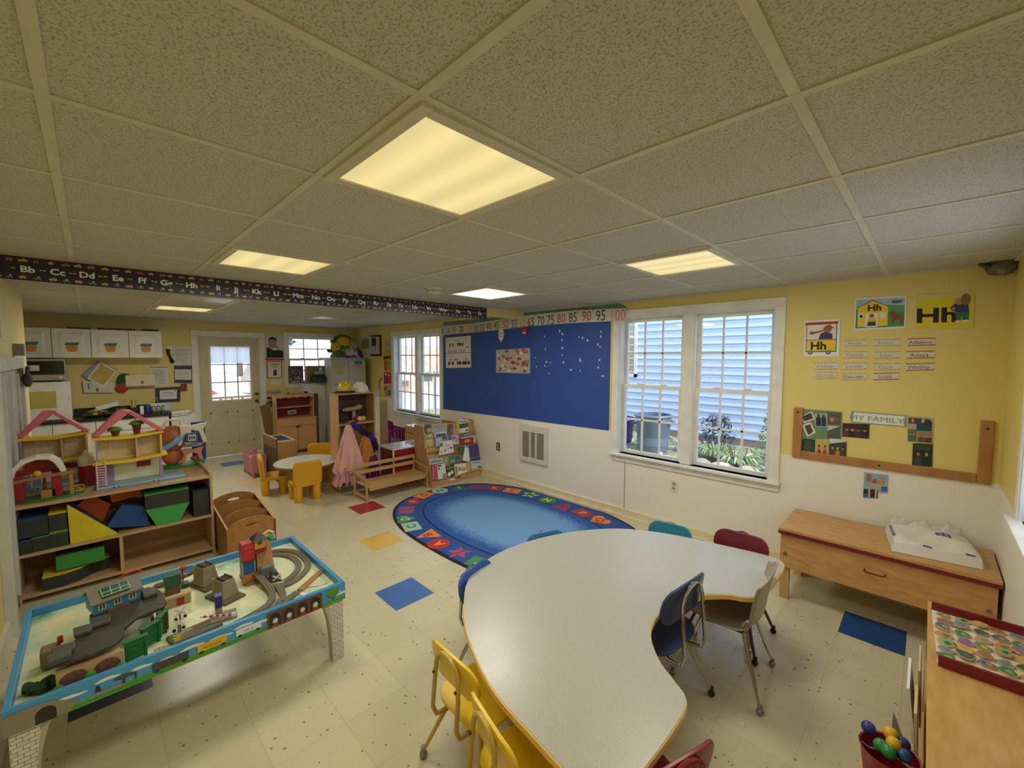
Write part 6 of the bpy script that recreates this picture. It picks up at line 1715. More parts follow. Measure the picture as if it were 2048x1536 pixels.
# ---------------------------------------------------------------- kitchen corner on the back wall
CABW = P('e3dfd4', .45)
CX = XB + .33
def raised_door(parent, x, y0, y1, z0, z1, nm='door', mat=CABW):
    mb = MB(); mb.box(x, y0 + .004, z0 + .004, x + .018, y1 - .004, z1 - .004)
    d = mb.out(nm, mat, parent, w=True, bevel=.002)
    mb = MB(); i = .055
    mb.faces([(x + .018, y0 + i, z0 + i), (x + .018, y1 - i, z0 + i), (x + .018, y1 - i, z1 - i), (x + .018, y0 + i, z1 - i),
              (x + .026, y0 + i + .03, z0 + i + .03), (x + .026, y1 - i - .03, z0 + i + .03), (x + .026, y1 - i - .03, z1 - i - .03), (x + .026, y0 + i + .03, z1 - i - .03)],
             [(0, 1, 5, 4), (1, 2, 6, 5), (2, 3, 7, 6), (3, 0, 4, 7), (4, 5, 6, 7)])
    for v in mb.b.verts: v.co -= parent.location
    mb.out('raised_panel', mat, d)
    return d
edges = [-.72, -.346, .024, .414, .788]
nm_ = ['leftmost cabinet half hidden by the left wall', 'second cabinet from the left', 'third cabinet from the left', 'rightmost cabinet of the row']
for k in range(4):
    a, b = edges[k], edges[k + 1]
    t = T('wall_cabinet', 'white wall cabinet with a jar cut-out, ' + nm_[k], 'cabinet', (XB + .165, (a + b) / 2, 1.712), 0, None)
    mb = MB(); mb.box(XB + .001, a + .001, 1.712, CX - .019, b - .001, 2.112); mb.out('body', CABW, t, w=True)
    d = raised_door(t, CX - .018, a, b, 1.712, 2.112)
    c = (a + b) / 2
    mb = MB(); mb.prism([(c - .056, 1.845), (c - .045, 1.805), (c - .02, 1.795), (c + .02, 1.795), (c + .045, 1.805), (c + .056, 1.845), (c + .052, 1.885), (c - .052, 1.885)], CX + .009, CX + .011, 'x'); 
    for v in mb.b.verts: v.co -= t.location
    mb.out('jar_cutout', P('d98a3c', .6), t)
    mb = MB(); mb.prism([(c - .07, 1.885), (c + .06, 1.885), (c + .075, 1.925), (c - .055, 1.92)], CX + .0095, CX + .0115, 'x')
    for v in mb.b.verts: v.co -= t.location
    mb.out('jar_lid_cutout', P('2f7f74', .6), t)
for k, (a, b) in enumerate(((-.20, .03), (.10, .50), (.58, .76))):
    mb = MB(); mb.box(XB + .10, a, 2.113, XB + .28, b, 2.113 + .018 + .006 * k); tag(mb.out('dark_tray', P('2a241c', .6), None, ((XB + .19), (a + b) / 2, 2.113), w=True), 'flat dark tray lying on the wall cabinets, %s' % ['above the second door', 'above the third door', 'above the right door'][k], 'tray')
# base cabinets and counter
BX = XB + .60
for k, (a, b) in enumerate(((-1.55, -.78), (-.78, -.38), (-.38, .02), (.02, .42), (.42, .80))):
    t = T('base_cabinet', 'white base cabinet under the dark counter, ' + ['hidden left end', 'left by the wall corner', 'behind the left doll house', 'behind the middle doll house roof', 'right end beside the door'][k], 'cabinet', (XB + .3, (a + b) / 2, 0))
    mb = MB(); mb.box(XB + .001, a + .001, .08, BX - .019, b - .001, .86); mb.box(XB + .001, a + .001, 0, BX - .08, b - .001, .08); mb.out('body', CABW, t, w=True)
    if k: raised_door(t, BX - .018, a, b, .12, .68); 
    mb = MB(); mb.box(BX - .018, a + .004, .70, BX, b - .004, .85); mb.out('drawer', CABW, t, w=True, bevel=.002)
DK = P('2b2a28', .25)
mb = MB(); mb.box(XB + .001, -1.58, .861, BX + .03, .83, .895); mb.box(XB + .001, -1.58, .895, XB + .02, .70, .99)
tag(mb.out('counter_top', DK, None, (XB + .3, 0, .861), w=True), 'dark counter top with low back edge along the kitchen wall', 'counter')
mb = MB(); mb.box(XB + .02, .83, 0, BX - .05, 1.12, .86); t = tag(mb.out('side_cabinet', P('cfcdc8', .5), None, (XB + .3, .97, 0), w=True), 'pale grey cabinet between the counter and the back door', 'cabinet')
q = [(0.835, 0.915), (1.053, 0.927), (1.049, 0.834), (0.832, 0.825)]
art(('x', XB + .551), 'sign', 'small white sign reading Towels Cups beside the counter', 'sign', q, 'dcdad6', [('r', .0, 0, 1, .08, '6a6a70'), ('r', 0, .92, 1, 1, '6a6a70'), ('t', 'Towels Cups', .5, .42, .42, '3a3a44')])
# small white refrigerator with microwave
t = T('small_refrigerator', 'white mini refrigerator with yellow paper on its door on the counter', 'refrigerator', (XB + .26, -.52, .896))
mb = MB(); mb.box(XB + .03, -.80, .896, -8.16, -.195, 1.405); mb.out('body', P('dddcd8', .4), t, w=True, bevel=.01)
mb = MB(); mb.box(-8.155, -.80, .90, -8.10, -.195, 1.40); mb.out('door', P('e2e1dd', .4), t, w=True, bevel=.008)
mb = MB(); mb.box(-8.0995, -.72, 1.06, -8.097, -.33, 1.28); mb.out('yellow_paper', P('b9ac5c', .6), t, w=True)
mb = MB(); mb.box(-8.0995, -.47, 1.29, -8.096, -.40, 1.33); mb.out('note', WHITE, t, w=True)
t = T('microwave', 'microwave oven with dark door on top of the small refrigerator', 'microwave', (XB + .26, -.50, 1.406))
mb = MB(); mb.box(XB + .06, -.80, 1.42, -8.13, -.235, 1.70); mb.out('body', P('b9b6a6', .4), t, w=True, bevel=.004)
mb = MB(); mb.box(-8.129, -.79, 1.50, -8.105, -.345, 1.67); mb.out('door', P('22221f', .15), t, w=True)
mb = MB(); mb.box(-8.129, -.34, 1.50, -8.105, -.24, 1.67); mb.out('control_panel', P('2c2e2c', .2), t, w=True)
mb = MB(); mb.box(-8.129, -.79, 1.425, -8.11, -.24, 1.495); mb.box(-8.129, -.79, 1.675, -8.11, -.24, 1.698); mb.out('trim', P('a8a58c', .3, .3), t, w=True)
mb = MB(); mb.cyl((-8.11, -.28, 1.46), (-8.09, -.28, 1.46), .02, 14); mb.out('knob', P('c9c8c0', .3), t, w=True)
mb = MB(); mb.box(-8.1045, -.66, 1.55, -8.103, -.46, 1.62); mb.out('label', P('cfcdc4', .5), t, w=True)
mb = MB()
for yy in (-.76, -.28): mb.cyl((-8.2, yy, 1.406), (-8.2, yy, 1.42), .015, 8); mb.cyl((-8.5, yy, 1.406), (-8.5, yy, 1.42), .015, 8)
mb.out('foot', BLACK, t, w=True)
# things on the counter
t = T('fruit_tray', 'green tray heaped with yellow and red play food on the counter', 'tray', (-8.25, .06, .896))
mb = MB(); mb.lathe([(.10, 0), (.17, .03), (.175, .035), (.1, .008)], seg=20); mb.out('tray', P('5a7a58', .5), t)
mb = MB(); random.seed(9)
for k in range(14): mb.sph((random.uniform(-.1, .1), random.uniform(-.11, .09), .04 + random.uniform(0, .05)), (.03, .035, .022), 8, k % 4, rough=.1)
mb.out('play_food', [P('c9a83a', .5), P('6a2a24', .5), P('4a7a3c', .5), P('d8d0a8', .5)], t)
mb = MB(); mb.cb((0, 0, .03), (.10, .24, .06), (.25, 0, 0)); tag(mb.out('tissue_box', P('d8d8d4', .5), None, (-8.3, .14, 1.0), .2), 'tilted white carton leaning over the tray of play food', 'box')
t = T('utensil_holder', 'dark cup of utensils with yellow and green tops on the counter', 'cup', (-8.2, .42, .896))
mb = MB(); mb.lathe([(.04, 0), (.05, .10), (.045, .10), (.035, .01)], seg=16); mb.out('cup', P('3a3c30', .4), t)
for k, c in enumerate(['d8d84a', '6a8a3c', 'e0dcc4', '9ab04a']):
    mb = MB(); mb.cyl((.01 * (k - 1.5), .01 * (k % 2), .03), (.02 * (k - 1.5), .02 * (k - 1.5), .20), .007, 6, r1=.016); mb.out('utensil', P(c, .5), t)
mb = MB(); mb.box(-.05, -.055, 0, .05, .055, .10); tag(mb.out('dark_red_box', P('4a2026', .5), None, (-8.2, .29, .896)), 'dark red box between the tray and the utensil cup', 'box')
mb = MB(); mb.lathe([(.045, 0), (.045, .10), (.03, .12), (.03, .13), (.01, .13)], seg=18, m=0); tag(mb.out('blue_canister', P('1c2a66', .35), None, (-8.2, .575, .896)), 'dark blue canister next to the silver jars', 'canister')
mb = MB(); mb.box(-.03, -.02, 0, .03, .02, .11); tag(mb.out('white_carton', WHITE, None, (-8.2, .51, .896)), 'narrow white carton left of the blue canister', 'carton')
for k in range(3):
    t = T('silver_jar', ['silver jar nearest the blue canister', 'middle one of the three silver jars', 'silver jar nearest the tap, right of the three'][k], 'jar', (-8.15, .64 + k * .052, .896))
    mb = MB(); mb.lathe([(.021, 0), (.024, .01), (.024, .075), (.018, .085)], seg=14); mb.out('body', P('a8a6a0', .15, .9), t)
    mb = MB(); mb.lathe([(.02, .0855), (.021, .10), (.004, .104)], seg=14); mb.out('lid', P('8a8884', .2, .9), t)
t = T('tap', 'curved steel tap behind the silver jars', 'tap', (-8.5, .70, .896))
mb = MB(); mb.tube([(0, 0, 0), (0, 0, .14), (.01, 0, .18), (.05, 0, .205), (.10, 0, .19), (.115, 0, .15)], .011, 8); mb.out('spout', CHROME, t)
mb = MB(); mb.cyl((0, .06, 0), (0, .06, .05), .014, 10); mb.cyl((0, .06, .05), (.04, .06, .06), .008, 8); mb.out('tap_handle', CHROME, t)
mb = MB(); mb.box(-.012, -.14, 0, .0, .14, .13, mat=Matrix.Rotation(-.35, 4, 'Y')); tag(mb.out('black_board', P('24262a', .3), None, (-8.36, .86 - .12, .896)), 'black glossy board leaning behind the counter end', 'board')
# papers on the back wall
NOTE = 'd3d1ca'
txtlines = lambda n, c='8f8e8a': [('r', .12, .1 + .8 * k / n, .88 - .1 * (k % 3), .12 + .8 * k / n, c) for k in range(n)]
art(BWL, 'notice', 'upper typed white notice just left of the back door', 'notice', [(0.954, 1.893), (1.186, 1.898), (1.173, 1.586), (0.942, 1.589)], NOTE, txtlines(10))
art(BWL, 'notice', 'certificate in dark frame below the upper notice by the door', 'notice', [(0.954, 1.589), (1.187, 1.586), (1.175, 1.289), (0.943, 1.308)], '3a3c46', [('r', .04, .2, .96, .78, NOTE)] + [('r', .2, .3 + k * .1, .8, .32 + k * .1, '8a8a86') for k in range(4)])
art(BWL, 'notice', 'white typed sheet right of the small white wall box', 'notice', [(0.66, 1.57), (0.878, 1.566), (0.866, 1.271), (0.66, 1.281)], NOTE, [('r', 0, .97, 1, 1, '3a3a3c')] + txtlines(12))
art(BWL, 'certificate', 'certificate in a wide dark blue frame above the counter end', 'certificate', [(0.706, 1.239), (1.023, 1.247), (1.007, 1.003), (0.702, 1.01)], '34364a', [('r', .17, .2, .86, .82, 'd6d6d2'), ('r', .3, .6, .7, .64, '7a7a80'), ('r', .28, .42, .72, .45, '9a9aa0'), ('e', .78, .74, .03, .05, 'a08a3c')], th=.012)
art(BWL, 'notice', 'small dark red card below the framed certificate by the door', 'card', [(1.025, 1.288), (1.109, 1.292), (1.105, 1.169), (1.02, 1.166)], '7a2420', [('r', .3, .2, .6, .8, '9a3a30')])
t = T('wall_phone', 'black corded telephone handset on a white wall plate', 'telephone', (-8.617, 0.904, 1.741))
mb = MB(); mb.box(0, -.03, .06, .015, .03, .16); mb.out('wall_plate', WHITE, t)
mb = MB(); mb.tube([(.03, -.015, .10), (.05, -.02, .04), (.05, .01, -.04), (.04, .03, -.10)], .02, 8, rs=[.03, .018, .018, .032]); mb.out('handset', BLACK, t)
wb = (0.535, 1.372)
t = T('wall_pocket', 'white wall box with a red apple sticker', 'box', (XB, wb[0], wb[1] - .09))
mb = MB(); mb.box(0, -.17, 0, .07, .17, .17); mb.out('box', P('d8cfae', .5), t, bevel=.006)
mb = MB(); mb.box(0, -.16, -.015, .075, .165, -.001); mb.out('ledge', P('a08c60', .5), t)
mb = MB(); mb.sph((.0712, .02, .06), (.002, .018, .02), 10); mb.out('apple_sticker', P('9a3a2c', .5), t)
sh = [('r', .03, .04, .97, .94, 'd9d5c8')] 
art(('x', XB + .03), 'file_folder', 'tilted blue and white folder behind the yellow sheet', 'folder', [(-0.091, 1.468), (0.087, 1.667), (0.289, 1.531), (0.115, 1.255)], '7f82a0', [('r', .06, .06, .95, .95, '9a9db4')], th=.006)
art(('x', XB + .04), 'paper_sheet', 'tilted yellow sheet with white border pinned over the folders', 'paper', [(-0.038, 1.416), (0.112, 1.66), (0.283, 1.516), (0.127, 1.277)], 'dcd8cc', [('p', [(.08, .10), (.92, .08), (.92, .92), (.08, .9)], 'c2a44e')], th=.003)
art(('x', XB + .012), 'wall_file', 'white wall file with a red spot below the tilted yellow sheet', 'wall file', [(-0.085, 1.381), (0.242, 1.346), (0.225, 1.197), (-0.077, 1.215)], 'c9c6bc', [('e', .45, .25, .05, .2, 'b0483c'), ('r', .15, .3, .2, .8, '6a6a6a')], th=.03)
t = T('oven_mitt', 'green and red oven mitts hanging on the back wall', 'oven mitts', (-8.587000000000002, 0.334, 1.304))
mb = MB(); mb.sph((0, .03, .10), (.025, .085, .075), 12, rough=.08); mb.sph((.01, .08, .06), (.02, .05, .04), 10, rough=.06); mb.sph((.0, -.03, .05), (.02, .04, .06), 10); mb.out('green_mitt', P('1f5a34', .9, bmp=.3), t)
mb = MB(); mb.sph((.005, -.01, -.04), (.022, .07, .075), 12, rough=.08); mb.out('red_mitt', P('b8402c', .9, bmp=.3), t)

# posters beside the door
art(BWL, 'portrait_poster', 'poster of a dark haired child in a black shirt', 'poster', [(2.276, 2.108), (2.586, 2.119), (2.573, 1.697), (2.271, 1.698)], 'cfcdc6',
    [('p', [(.06, .03), (.98, .03), (.98, .32), (.8, .38), (.4, .36), (.2, .5), (.06, .48)], '22262c'), ('e', .38, .66, .22, .20, 'b5856a'), ('p', [(.15, .72), (.18, .9), (.38, .97), (.58, .9), (.62, .72), (.5, .84), (.25, .84)], '2a221e'), ('e', .62, .50, .10, .04, 'b5856a')], th=.004)
art(BWL, 'poster_ledge', 'thin red strip under the portrait poster', 'strip', [(2.263, 1.698), (2.581, 1.697), (2.58, 1.665), (2.262, 1.666)], 'a83a30', [], th=.012, off=.006)
art(BWL, 'health_notice', 'white notice with red border and a small dark picture beside the door', 'notice', [(2.294, 1.652), (2.545, 1.651), (2.535, 1.332), (2.283, 1.332)], 'b8443a',
    [('r', .06, .05, .94, .95, 'dedad2'), ('r', .2, .8, .8, .84, '6a6460'), ('r', .2, .72, .75, .75, '6a6460'), ('r', .3, .64, .65, .67, '6a6460'), ('p', [(.4, .16), (.66, .16), (.62, .5), (.42, .48)], '5a2a28')])
t = T('light_switch', 'white triple light switch plate beside the back door', 'light switch', (-8.617, 2.431, 1.27))
mb = MB(); mb.box(0, -.085, -.055, .006, .085, .055); mb.out('cover_plate', P('d8d2b8', .4), t, bevel=.002)
for yy in (-.048, 0, .048):
    mb = MB(); mb.cb((.01, yy, .0), (.012, .01, .022), (0, .4, 0)); mb.out('toggle', WHITE, t)
mb = MB(); mb.box(0, -.11, -.025, .03, .11, .025); tag(mb.out('thermostat', P('a89a78', .4), None, (-8.617, 2.375, 1.087)), 'tan thermostat box below the light switch', 'thermostat')
t = T('coat_hook', 'dark wall hook holding keys below the thermostat', 'hook', (-8.617, 2.337, 0.959))
mb = MB(); mb.box(0, -.06, 0, .02, .08, .03); mb.tube([(.02, 0, .015), (.07, 0, .0), (.06, .0, -.06), (.03, -.02, -.10)], .014, 6); mb.out('hook', P('2f3038', .4), t)
mb = MB(); mb.sph((.05, -.04, -.08), (.02, .05, .05), 8, rough=.2); mb.out('key_bunch', P('5a5c60', .3, .6), t)
art(BWL, 'paper_sheet', 'blank off-white sheet hanging left of the play hutch', 'paper', [(2.293, 0.879), (2.394, 0.889), (2.387, 0.703), (2.279, 0.694)], 'd0cdb8', [])

# ---------------------------------------------------------------- cupboards at the back
t = T('white_cabinet', 'plain white waist-high cabinet under the back window', 'cabinet', (XB + .16, 3.0, 0))
mb = MB(); mb.box(XB + .002, 2.80, 0.02, -8.32, 3.30, 1.235); mb.out('body', P('cfcdc2', .45), t, w=True, bevel=.004)
mb = MB(); mb.box(-8.319, 2.81, .06, -8.30, 3.29, 1.20); mb.out('door', P('d3d1c8', .45), t, w=True, bevel=.004)
mb = MB(); mb.box(XB + .002, 2.79, 1.236, -8.29, 3.31, 1.25); mb.out('top', P('5a5248', .5), t, w=True)
def carton(nm, label, x, y, z, dx, dy, dz, c, rz=0, **k):
    mb = MB(); mb.box(-dx / 2, -dy / 2, 0, dx / 2, dy / 2, dz)
    return tag(mb.out(nm, P(c, .7, **k), None, (x, y, z), rz), label, k.get('cat', 'box'))
q = (2.631, 1.557, 2.888, 1.234)
mb = MB(); mb.box(-.012, q[0], 1.232, .012, q[2], q[1]); 
o = mb.out('glitter_board', P('5c4038', .5, var=.3, scale=40), None, (XB + .07, 0, 0)); tag(o, 'brown board with sprinkled silver glitter standing on the window sill', 'board')
mb = MB(); random.seed(4)
for k in range(70):
    yy = random.uniform(q[0] + .03, q[2] - .01); zz = 1.24 + random.random() ** 2.2 * (q[1] - 1.30); r_ = random.uniform(.004, .009)
    mb.sph((XB + .085, yy, zz), (.003, r_, r_), 5)
ch = mb.out('glitter', P('e6dcf0', .3, .3), o)
ch.location = -Vector(o.location)
o.location = (XB + .07, (q[0] + q[2]) / 2, 1.232); 
for v in o.data.vertices: v.co -= Vector((0, (q[0] + q[2]) / 2, 1.232))
ch.location = -Vector(o.location)
q = (2.929, 1.553, 3.346, 1.228)
carton('cardboard_box', 'tan cardboard box standing on the white cabinet by the window', XB + .13, (q[0] + q[2]) / 2, 1.2505, .10, q[2] - q[0], q[1] - 1.25, '8a7456')
t = T('printer', 'black printer on the white cabinet next to the tall grey cabinet', 'printer', (-8.30, 3.10, 1.2505))
mb = MB(); mb.box(-.10, -.13, 0, .14, .075, .10); mb.prism([(-.10, .10), (.14, .10), (.08, .145), (-.08, .145)], -.11, .06, 'y'); mb.out('body', P('1c1c20', .3), t, bevel=.006)
mb = MB(); mb.box(.1405, -.10, .03, .143, .05, .05); mb.out('paper_slot', P('3a3c42', .3), t)
t = T('tissue_box', 'pale blue tissue box with a white tissue on top of the printer', 'tissue box', (-8.30, 3.13, 1.2505 + .1455))
mb = MB(); mb.box(-.05, -.11, 0, .05, .03, .055); mb.out('box', P('8fa8a8', .5), t)
mb = MB(); mb.faces([(0, -.02, .055), (.03, .0, .12), (0, .01, .14), (-.03, -.02, .11), (0, .03, .055)], [(0, 1, 2), (0, 2, 3), (1, 4, 2), (2, 4, 3)]); mb.out('tissue', WHITE, t)
# tall grey cabinet
t = T('tall_cabinet', 'tall pale grey two-door cabinet in the back corner', 'cabinet', (-8.22, 3.53, 0))
GC = P('b9b6ae', .45)
mb = MB(); mb.box(-8.45, 3.315, .03, -7.975, 3.87, 1.70); mb.out('body', GC, t, w=True)
mb = MB(); mb.box(-8.45, 3.18, .03, -8.295, 3.315, 1.70) if 0 else mb.box(-7.974, 3.19, .05, -7.95, 3.52, 1.66); mb.out('door', P('bebbb4', .45), t, w=True, bevel=.003)
mb = MB(); mb.box(-8.28, 3.19, .03, -7.976, 3.314, 1.70); mb.out('side_body', GC, t, w=True)
mb = MB(); mb.box(-7.974, 3.525, .05, -7.95, 3.865, 1.66); mb.out('door', P('bebbb4', .45), t, w=True, bevel=.003)
mb = MB(); mb.box(-8.46, 3.18, 1.701, -7.94, 3.88, 1.712); mb.out('top', GC, t, w=True)
for yy in (3.26, 3.79):
    mb = MB(); mb.box(-7.949, yy - .04, 1.20, -7.935, yy + .04, 1.215); mb.out('handle', P('8a8880', .3, .6), t, w=True)
XT = -7.949
art(('x', XT), 'paper_sheet', 'pale yellow handwritten sheet on the left door of the tall cabinet', 'paper', [(3.196, 1.633), (3.452, 1.65), (3.446, 1.401), (3.199, 1.389)], 'b9b888', txtlines(6, '8a9a6a'), off=.002)
art(('x', XT), 'paper_cutout', 'blue and orange jar cut-out on the right door of the tall cabinet', 'paper cut-out', [(3.63, 1.649), (3.792, 1.648), (3.779, 1.51), (3.647, 1.513)], 'bebbb4', [('r', .0, .5, 1, 1, '2f8fae'), ('r', .15, 0, .85, .45, 'd8884a')], off=.002, th=.001)
# plush dragon: yellow body, green crest
t = T('plush_toy', 'yellow and green plush creature lying on the tall cabinet', 'plush toy', (-8.05, 3.30, 1.713), 0)
PY, PG = P('d3b72c', .95, bmp=.4, scale=14), P('3f7a3c', .95, bmp=.4, scale=14)
mb = MB(); mb.sph((0, .17, .28), (.10, .14, .13), 14); mb.out('body', PY, t)
mb = MB(); mb.sph((.02, .02, .19), (.09, .10, .11), 14); mb.out('head', PY, t)
mb = MB(); mb.sph((.07, .05, .09), (.075, .11, .06), 12); mb.sph((.12, .09, .06), (.03, .04, .03), 8); mb.out('snout', PG, t)
for yy, zz in ((-.10, .13), (-.03, .31)):
    mb = MB(); mb.sph((.03, yy, zz), (.03, .06, .035), 10, rough=.15); mb.out('ear', PG, t)
mb = MB()
for k in range(6): mb.sph((0, .02 + .055 * k, .355 + .03 * math.sin(k * .7) + .02), (.025, .04, .05), 7)
mb.out('crest', PG, t)
for yy, zz in ((.11, .19), (.21, .2)):
    mb = MB(); mb.sph((.10, yy, zz), (.025, .045, .04), 8, rough=.2); mb.out('paw', PG, t)
mb = MB(); mb.sph((.10, .0, .20), (.01, .014, .014), 8); mb.sph((.145, .07, .08), (.008, .02, .014), 8); mb.out('eye', BLACK, t)
mb = MB(); mb.tube([(.0, .17, .41), (.0, .19, .46)], .012, 6, rs=[.016, .004]); mb.out('horn', P('e6dc9a', .6), t)
def cloth(nm, label, c, r, col, amp=.25, seed=1, seg=22):
    random.seed(seed); ph = [random.uniform(0, 6.28) for _ in range(6)]
    mb = MB()
    def f(u, v):
        a = u * 2 * math.pi; b = v * math.pi / 2
        k = 1 + amp * (math.sin(3 * a + ph[0]) * math.cos(2 * b + ph[1]) * .5 + math.sin(7 * a + ph[2] + 3 * b) * .3 + math.sin(11 * b + ph[3]) * .12)
        return (math.cos(a) * math.cos(b) * r[0] * k, math.sin(a) * math.cos(b) * r[1] * k, max(0.001, math.sin(b) * r[2] * k))
    mb.grid(f, seg * 2, seg)
    return tag(mb.out(nm, P(col, .85, bmp=.4, scale=12), None, c), label, 'cloth')
cloth('blanket', 'pinkish folded blanket under the plush toy on the tall cabinet', (-8.12, 3.40, 1.713), (.13, .16, .10), 'b08a94', .2, 3)
cloth('white_sheet', 'bunched white sheet on top of the tall cabinet', (-8.12, 3.62, 1.75), (.16, .17, .26), 'c9c2ba', .3, 5)
cloth('grey_bag', 'dark grey and purple cloth bundle with white straps on the cabinet edge', (-8.05, 3.70, 1.713), (.10, .15, .17), '5a586a', .25, 7)
t = T('white_strap', 'white knotted straps hanging over the grey cloth bundle', 'strap', (-7.955, 3.68, 1.80))
mb = MB(); mb.tube([(0, -.10, .05), (.012, -.05, .0), (.014, .0, -.035), (.012, .045, -.075)], .014, 8, rs=[.018, .012, .013, .016]); mb.tube([(.005, .0, .06), (.014, .01, .0), (.012, .03, -.05)], .01, 8); mb.out('strap', P('d3d0cc', .8), t)
# air conditioner through the window wall
t = T('air_conditioner', 'beige wall air conditioner in a dark wooden frame near the back corner', 'air conditioner', (-7.75, YW, 1.76))
mb = MB(); mb.box(-7.97, 3.80, 1.78, -7.58, YW - .001, 2.12); mb.out('body', P('b3ad9a', .5), t, w=True, bevel=.006)
mb = MB()
for k in range(9): mb.box(-7.96, 3.792, 1.90 + k * .022, -7.66, 3.799, 1.908 + k * .022)
mb.box(-7.575, 3.82, 1.93, -7.572, 3.9, 2.09); 
for k in range(8): mb.box(-7.579, 3.81, 1.95 + k * .018, -7.574, 3.90, 1.957 + k * .018)
mb.out('grille', P('3c3a34', .5), t, w=True)
mb = MB(); mb.box(-7.5795, 3.91, 1.79, -7.573, 3.985, 2.11); mb.out('control_panel', P('d0ccc0', .4), t, w=True)
mb = MB()
for q in ((-8.0, 1.745, -7.55, 1.775), (-8.0, 2.125, -7.55, 2.155), (-8.0, 1.775, -7.975, 2.125), (-7.575, 1.775, -7.55, 2.125)): mb.box(q[0], YW - .03, q[1], q[2], YW - .001, q[3])
mb.out('frame', P('33251c', .5), t, w=True)
t = T('power_cord', 'thin dark power cord hanging on the wall below the air conditioner', 'cord', (-7.6, YW - .01, 1.2))
mb = MB(); mb.tube([(.06, -.005, .12), (.02, -.01, .11), (-.03, -.01, .04), (-.05, -.01, -.15), (-.05, -.01, -.5)], .006, 6); mb.out('cord', P('3a3630', .6), t)
# posters between air conditioner and far window
posters = [[(-7.43, 2.053), (-7.165, 2.064), (-7.172, 1.868), (-7.437, 1.862)], [(-7.457, 1.852), (-7.19, 1.869), (-7.194, 1.747), (-7.461, 1.737)], [(-7.481, 1.737), (-7.176, 1.756), (-7.178, 1.691), (-7.483, 1.679)], [(-7.464, 1.67), (-7.178, 1.681), (-7.186, 1.455), (-7.472, 1.448)], [(-7.473, 1.438), (-7.186, 1.446), (-7.19, 1.342), (-7.477, 1.322)], [(-7.477, 1.322), (-7.19, 1.342), (-7.194, 1.228), (-7.481, 1.205)], [(-7.482, 1.186), (-7.194, 1.209), (-7.202, 0.981), (-7.491, 0.952)]]
pl = ['pale faded sheet at the top of the poster column', 'yellowish sheet second in the poster column', 'dark brown banner with red in the poster column', 'orange and green tag poster in the column', 'red and white spotted poster in the column', 'purple and pink poster in the column', 'poster with blue and orange tags lowest in the column']
pcs = [('cdbf8a', [('r', .2, .3, .8, .7, 'b9b49a')]), ('cdb45a', txtlines(4, 'a88a3c')), ('5a3a2c', [('r', .6, 0, 1, 1, 'a8303a')]), ('d8b44a', [('r', .05, .1, .48, .95, 'c0583c'), ('r', .55, .1, .95, .95, '8fa83c')]), ('b83a48', [('e', .3, .6, .15, .2, 'e0d8cc'), ('e', .7, .4, .12, .2, 'e0b0a8')]), ('8a2f7a', [('r', .5, 0, 1, 1, 'c0306a')]), ('c9b060', [('e', .3, .7, .18, .18, 'b84a30'), ('p', [(.5, .1), (.9, .1), (.9, .5), (.7, .65), (.5, .5)], '2f86a8'), ('r', .2, .1, .42, .4, 'd08a3c')])]
for q, l, (b, s_) in zip(posters, pl, pcs): art(WW, 'poster', l, 'poster', q, b, s_)

# ---------------------------------------------------------------- play hutch
HW = WOOD('c08f56', 'd0a066', (12, 3, 12)); HV = WOOD('c08f56', 'd0a066', (12, 12, 3)); HR = P('7a1c1c', .5)
t = T('play_hutch', 'maple play hutch with dark red inside and scalloped top', 'cupboard', (-8.12, 2.57, 0))
y0, y1, xf, xb_ = 2.26, 2.905, -7.98, -8.28
mb = MB(); mb.box(xb_, y0, .05, xf - .018, y1, .62); mb.out('body', HV, t, w=True)
mb = MB(); mb.box(xb_, y0 - .005, .62, xf + .005, y1 + .005, .64); mb.out('counter', HW, t, w=True, bevel=.002)
mb = MB(); mb.box(xf - .018, y0, .50, xf, y1, .62); mb.out('apron', HW, t, w=True)
ym = (y0 + y1) / 2
for a, b in ((y0, ym - .003), (ym + .003, y1)):
    mb = MB(); mb.box(xf - .017, a + .003, .07, xf, b - .003, .495); mb.out('door', HV, t, w=True, bevel=.002)
mb = MB(); mb.prism([(ym + .045 * math.cos(a), .4955 - .03 * abs(math.sin(a))) for a in [math.pi * i / 8 for i in range(9)]], xf + .0005, xf + .002, 'x'); mb.out('finger_hole', P('3a1a14'), t, w=True)
mb = MB(); mb.box(xb_ + .02, y0 + .02, 0, xf - .03, y1 - .02, .05); mb.out('plinth', HR, t, w=True)
xh = -8.14
mb = MB(); mb.box(xb_, y0, .64, xb_ + .01, y1, 1.04); mb.out('back_panel', HR, t, w=True)
for a in (y0 - .0, y1 - .018):
    mb = MB(); mb.box(xb_ + .01, a, .64, xh + .06, a + .018, 1.04); mb.out('side_panel', HV, t, w=True)
mb = MB(); mb.box(xb_, y0, 1.04, xh + .06, y1, 1.055); mb.out('top', HW, t, w=True)
mb = MB(); mb.box(xb_ + .01, y0 + .018, .82, xh + .05, y1 - .018, .832); mb.out('shelf_board', HW, t, w=True)
n = 32
mb = MB(); mb.prism([(y0 + .018, 1.04)] + [(y0 + .018 + (y1 - y0 - .036) * i / n, .985 + .022 * abs(math.cos(i / n * math.pi * 4.5))) for i in range(n + 1)] + [(y1 - .018, 1.04)], xh + .045, xh + .06, 'x'); mb.out('scalloped_trim', HW, t, w=True)
art(('x', xb_ + .011), 'label_card', 'small white picture card on the red back of the play hutch', 'card', [(2.50, .75), (2.66, .76), (2.66, .68), (2.50, .675)], 'b9b6b0', [('r', .1, .1, .9, .9, 'd0cdc8'), ('p', [(.25, .25), (.75, .25), (.7, .6), (.3, .55)], '5a5a5c')], th=.002)
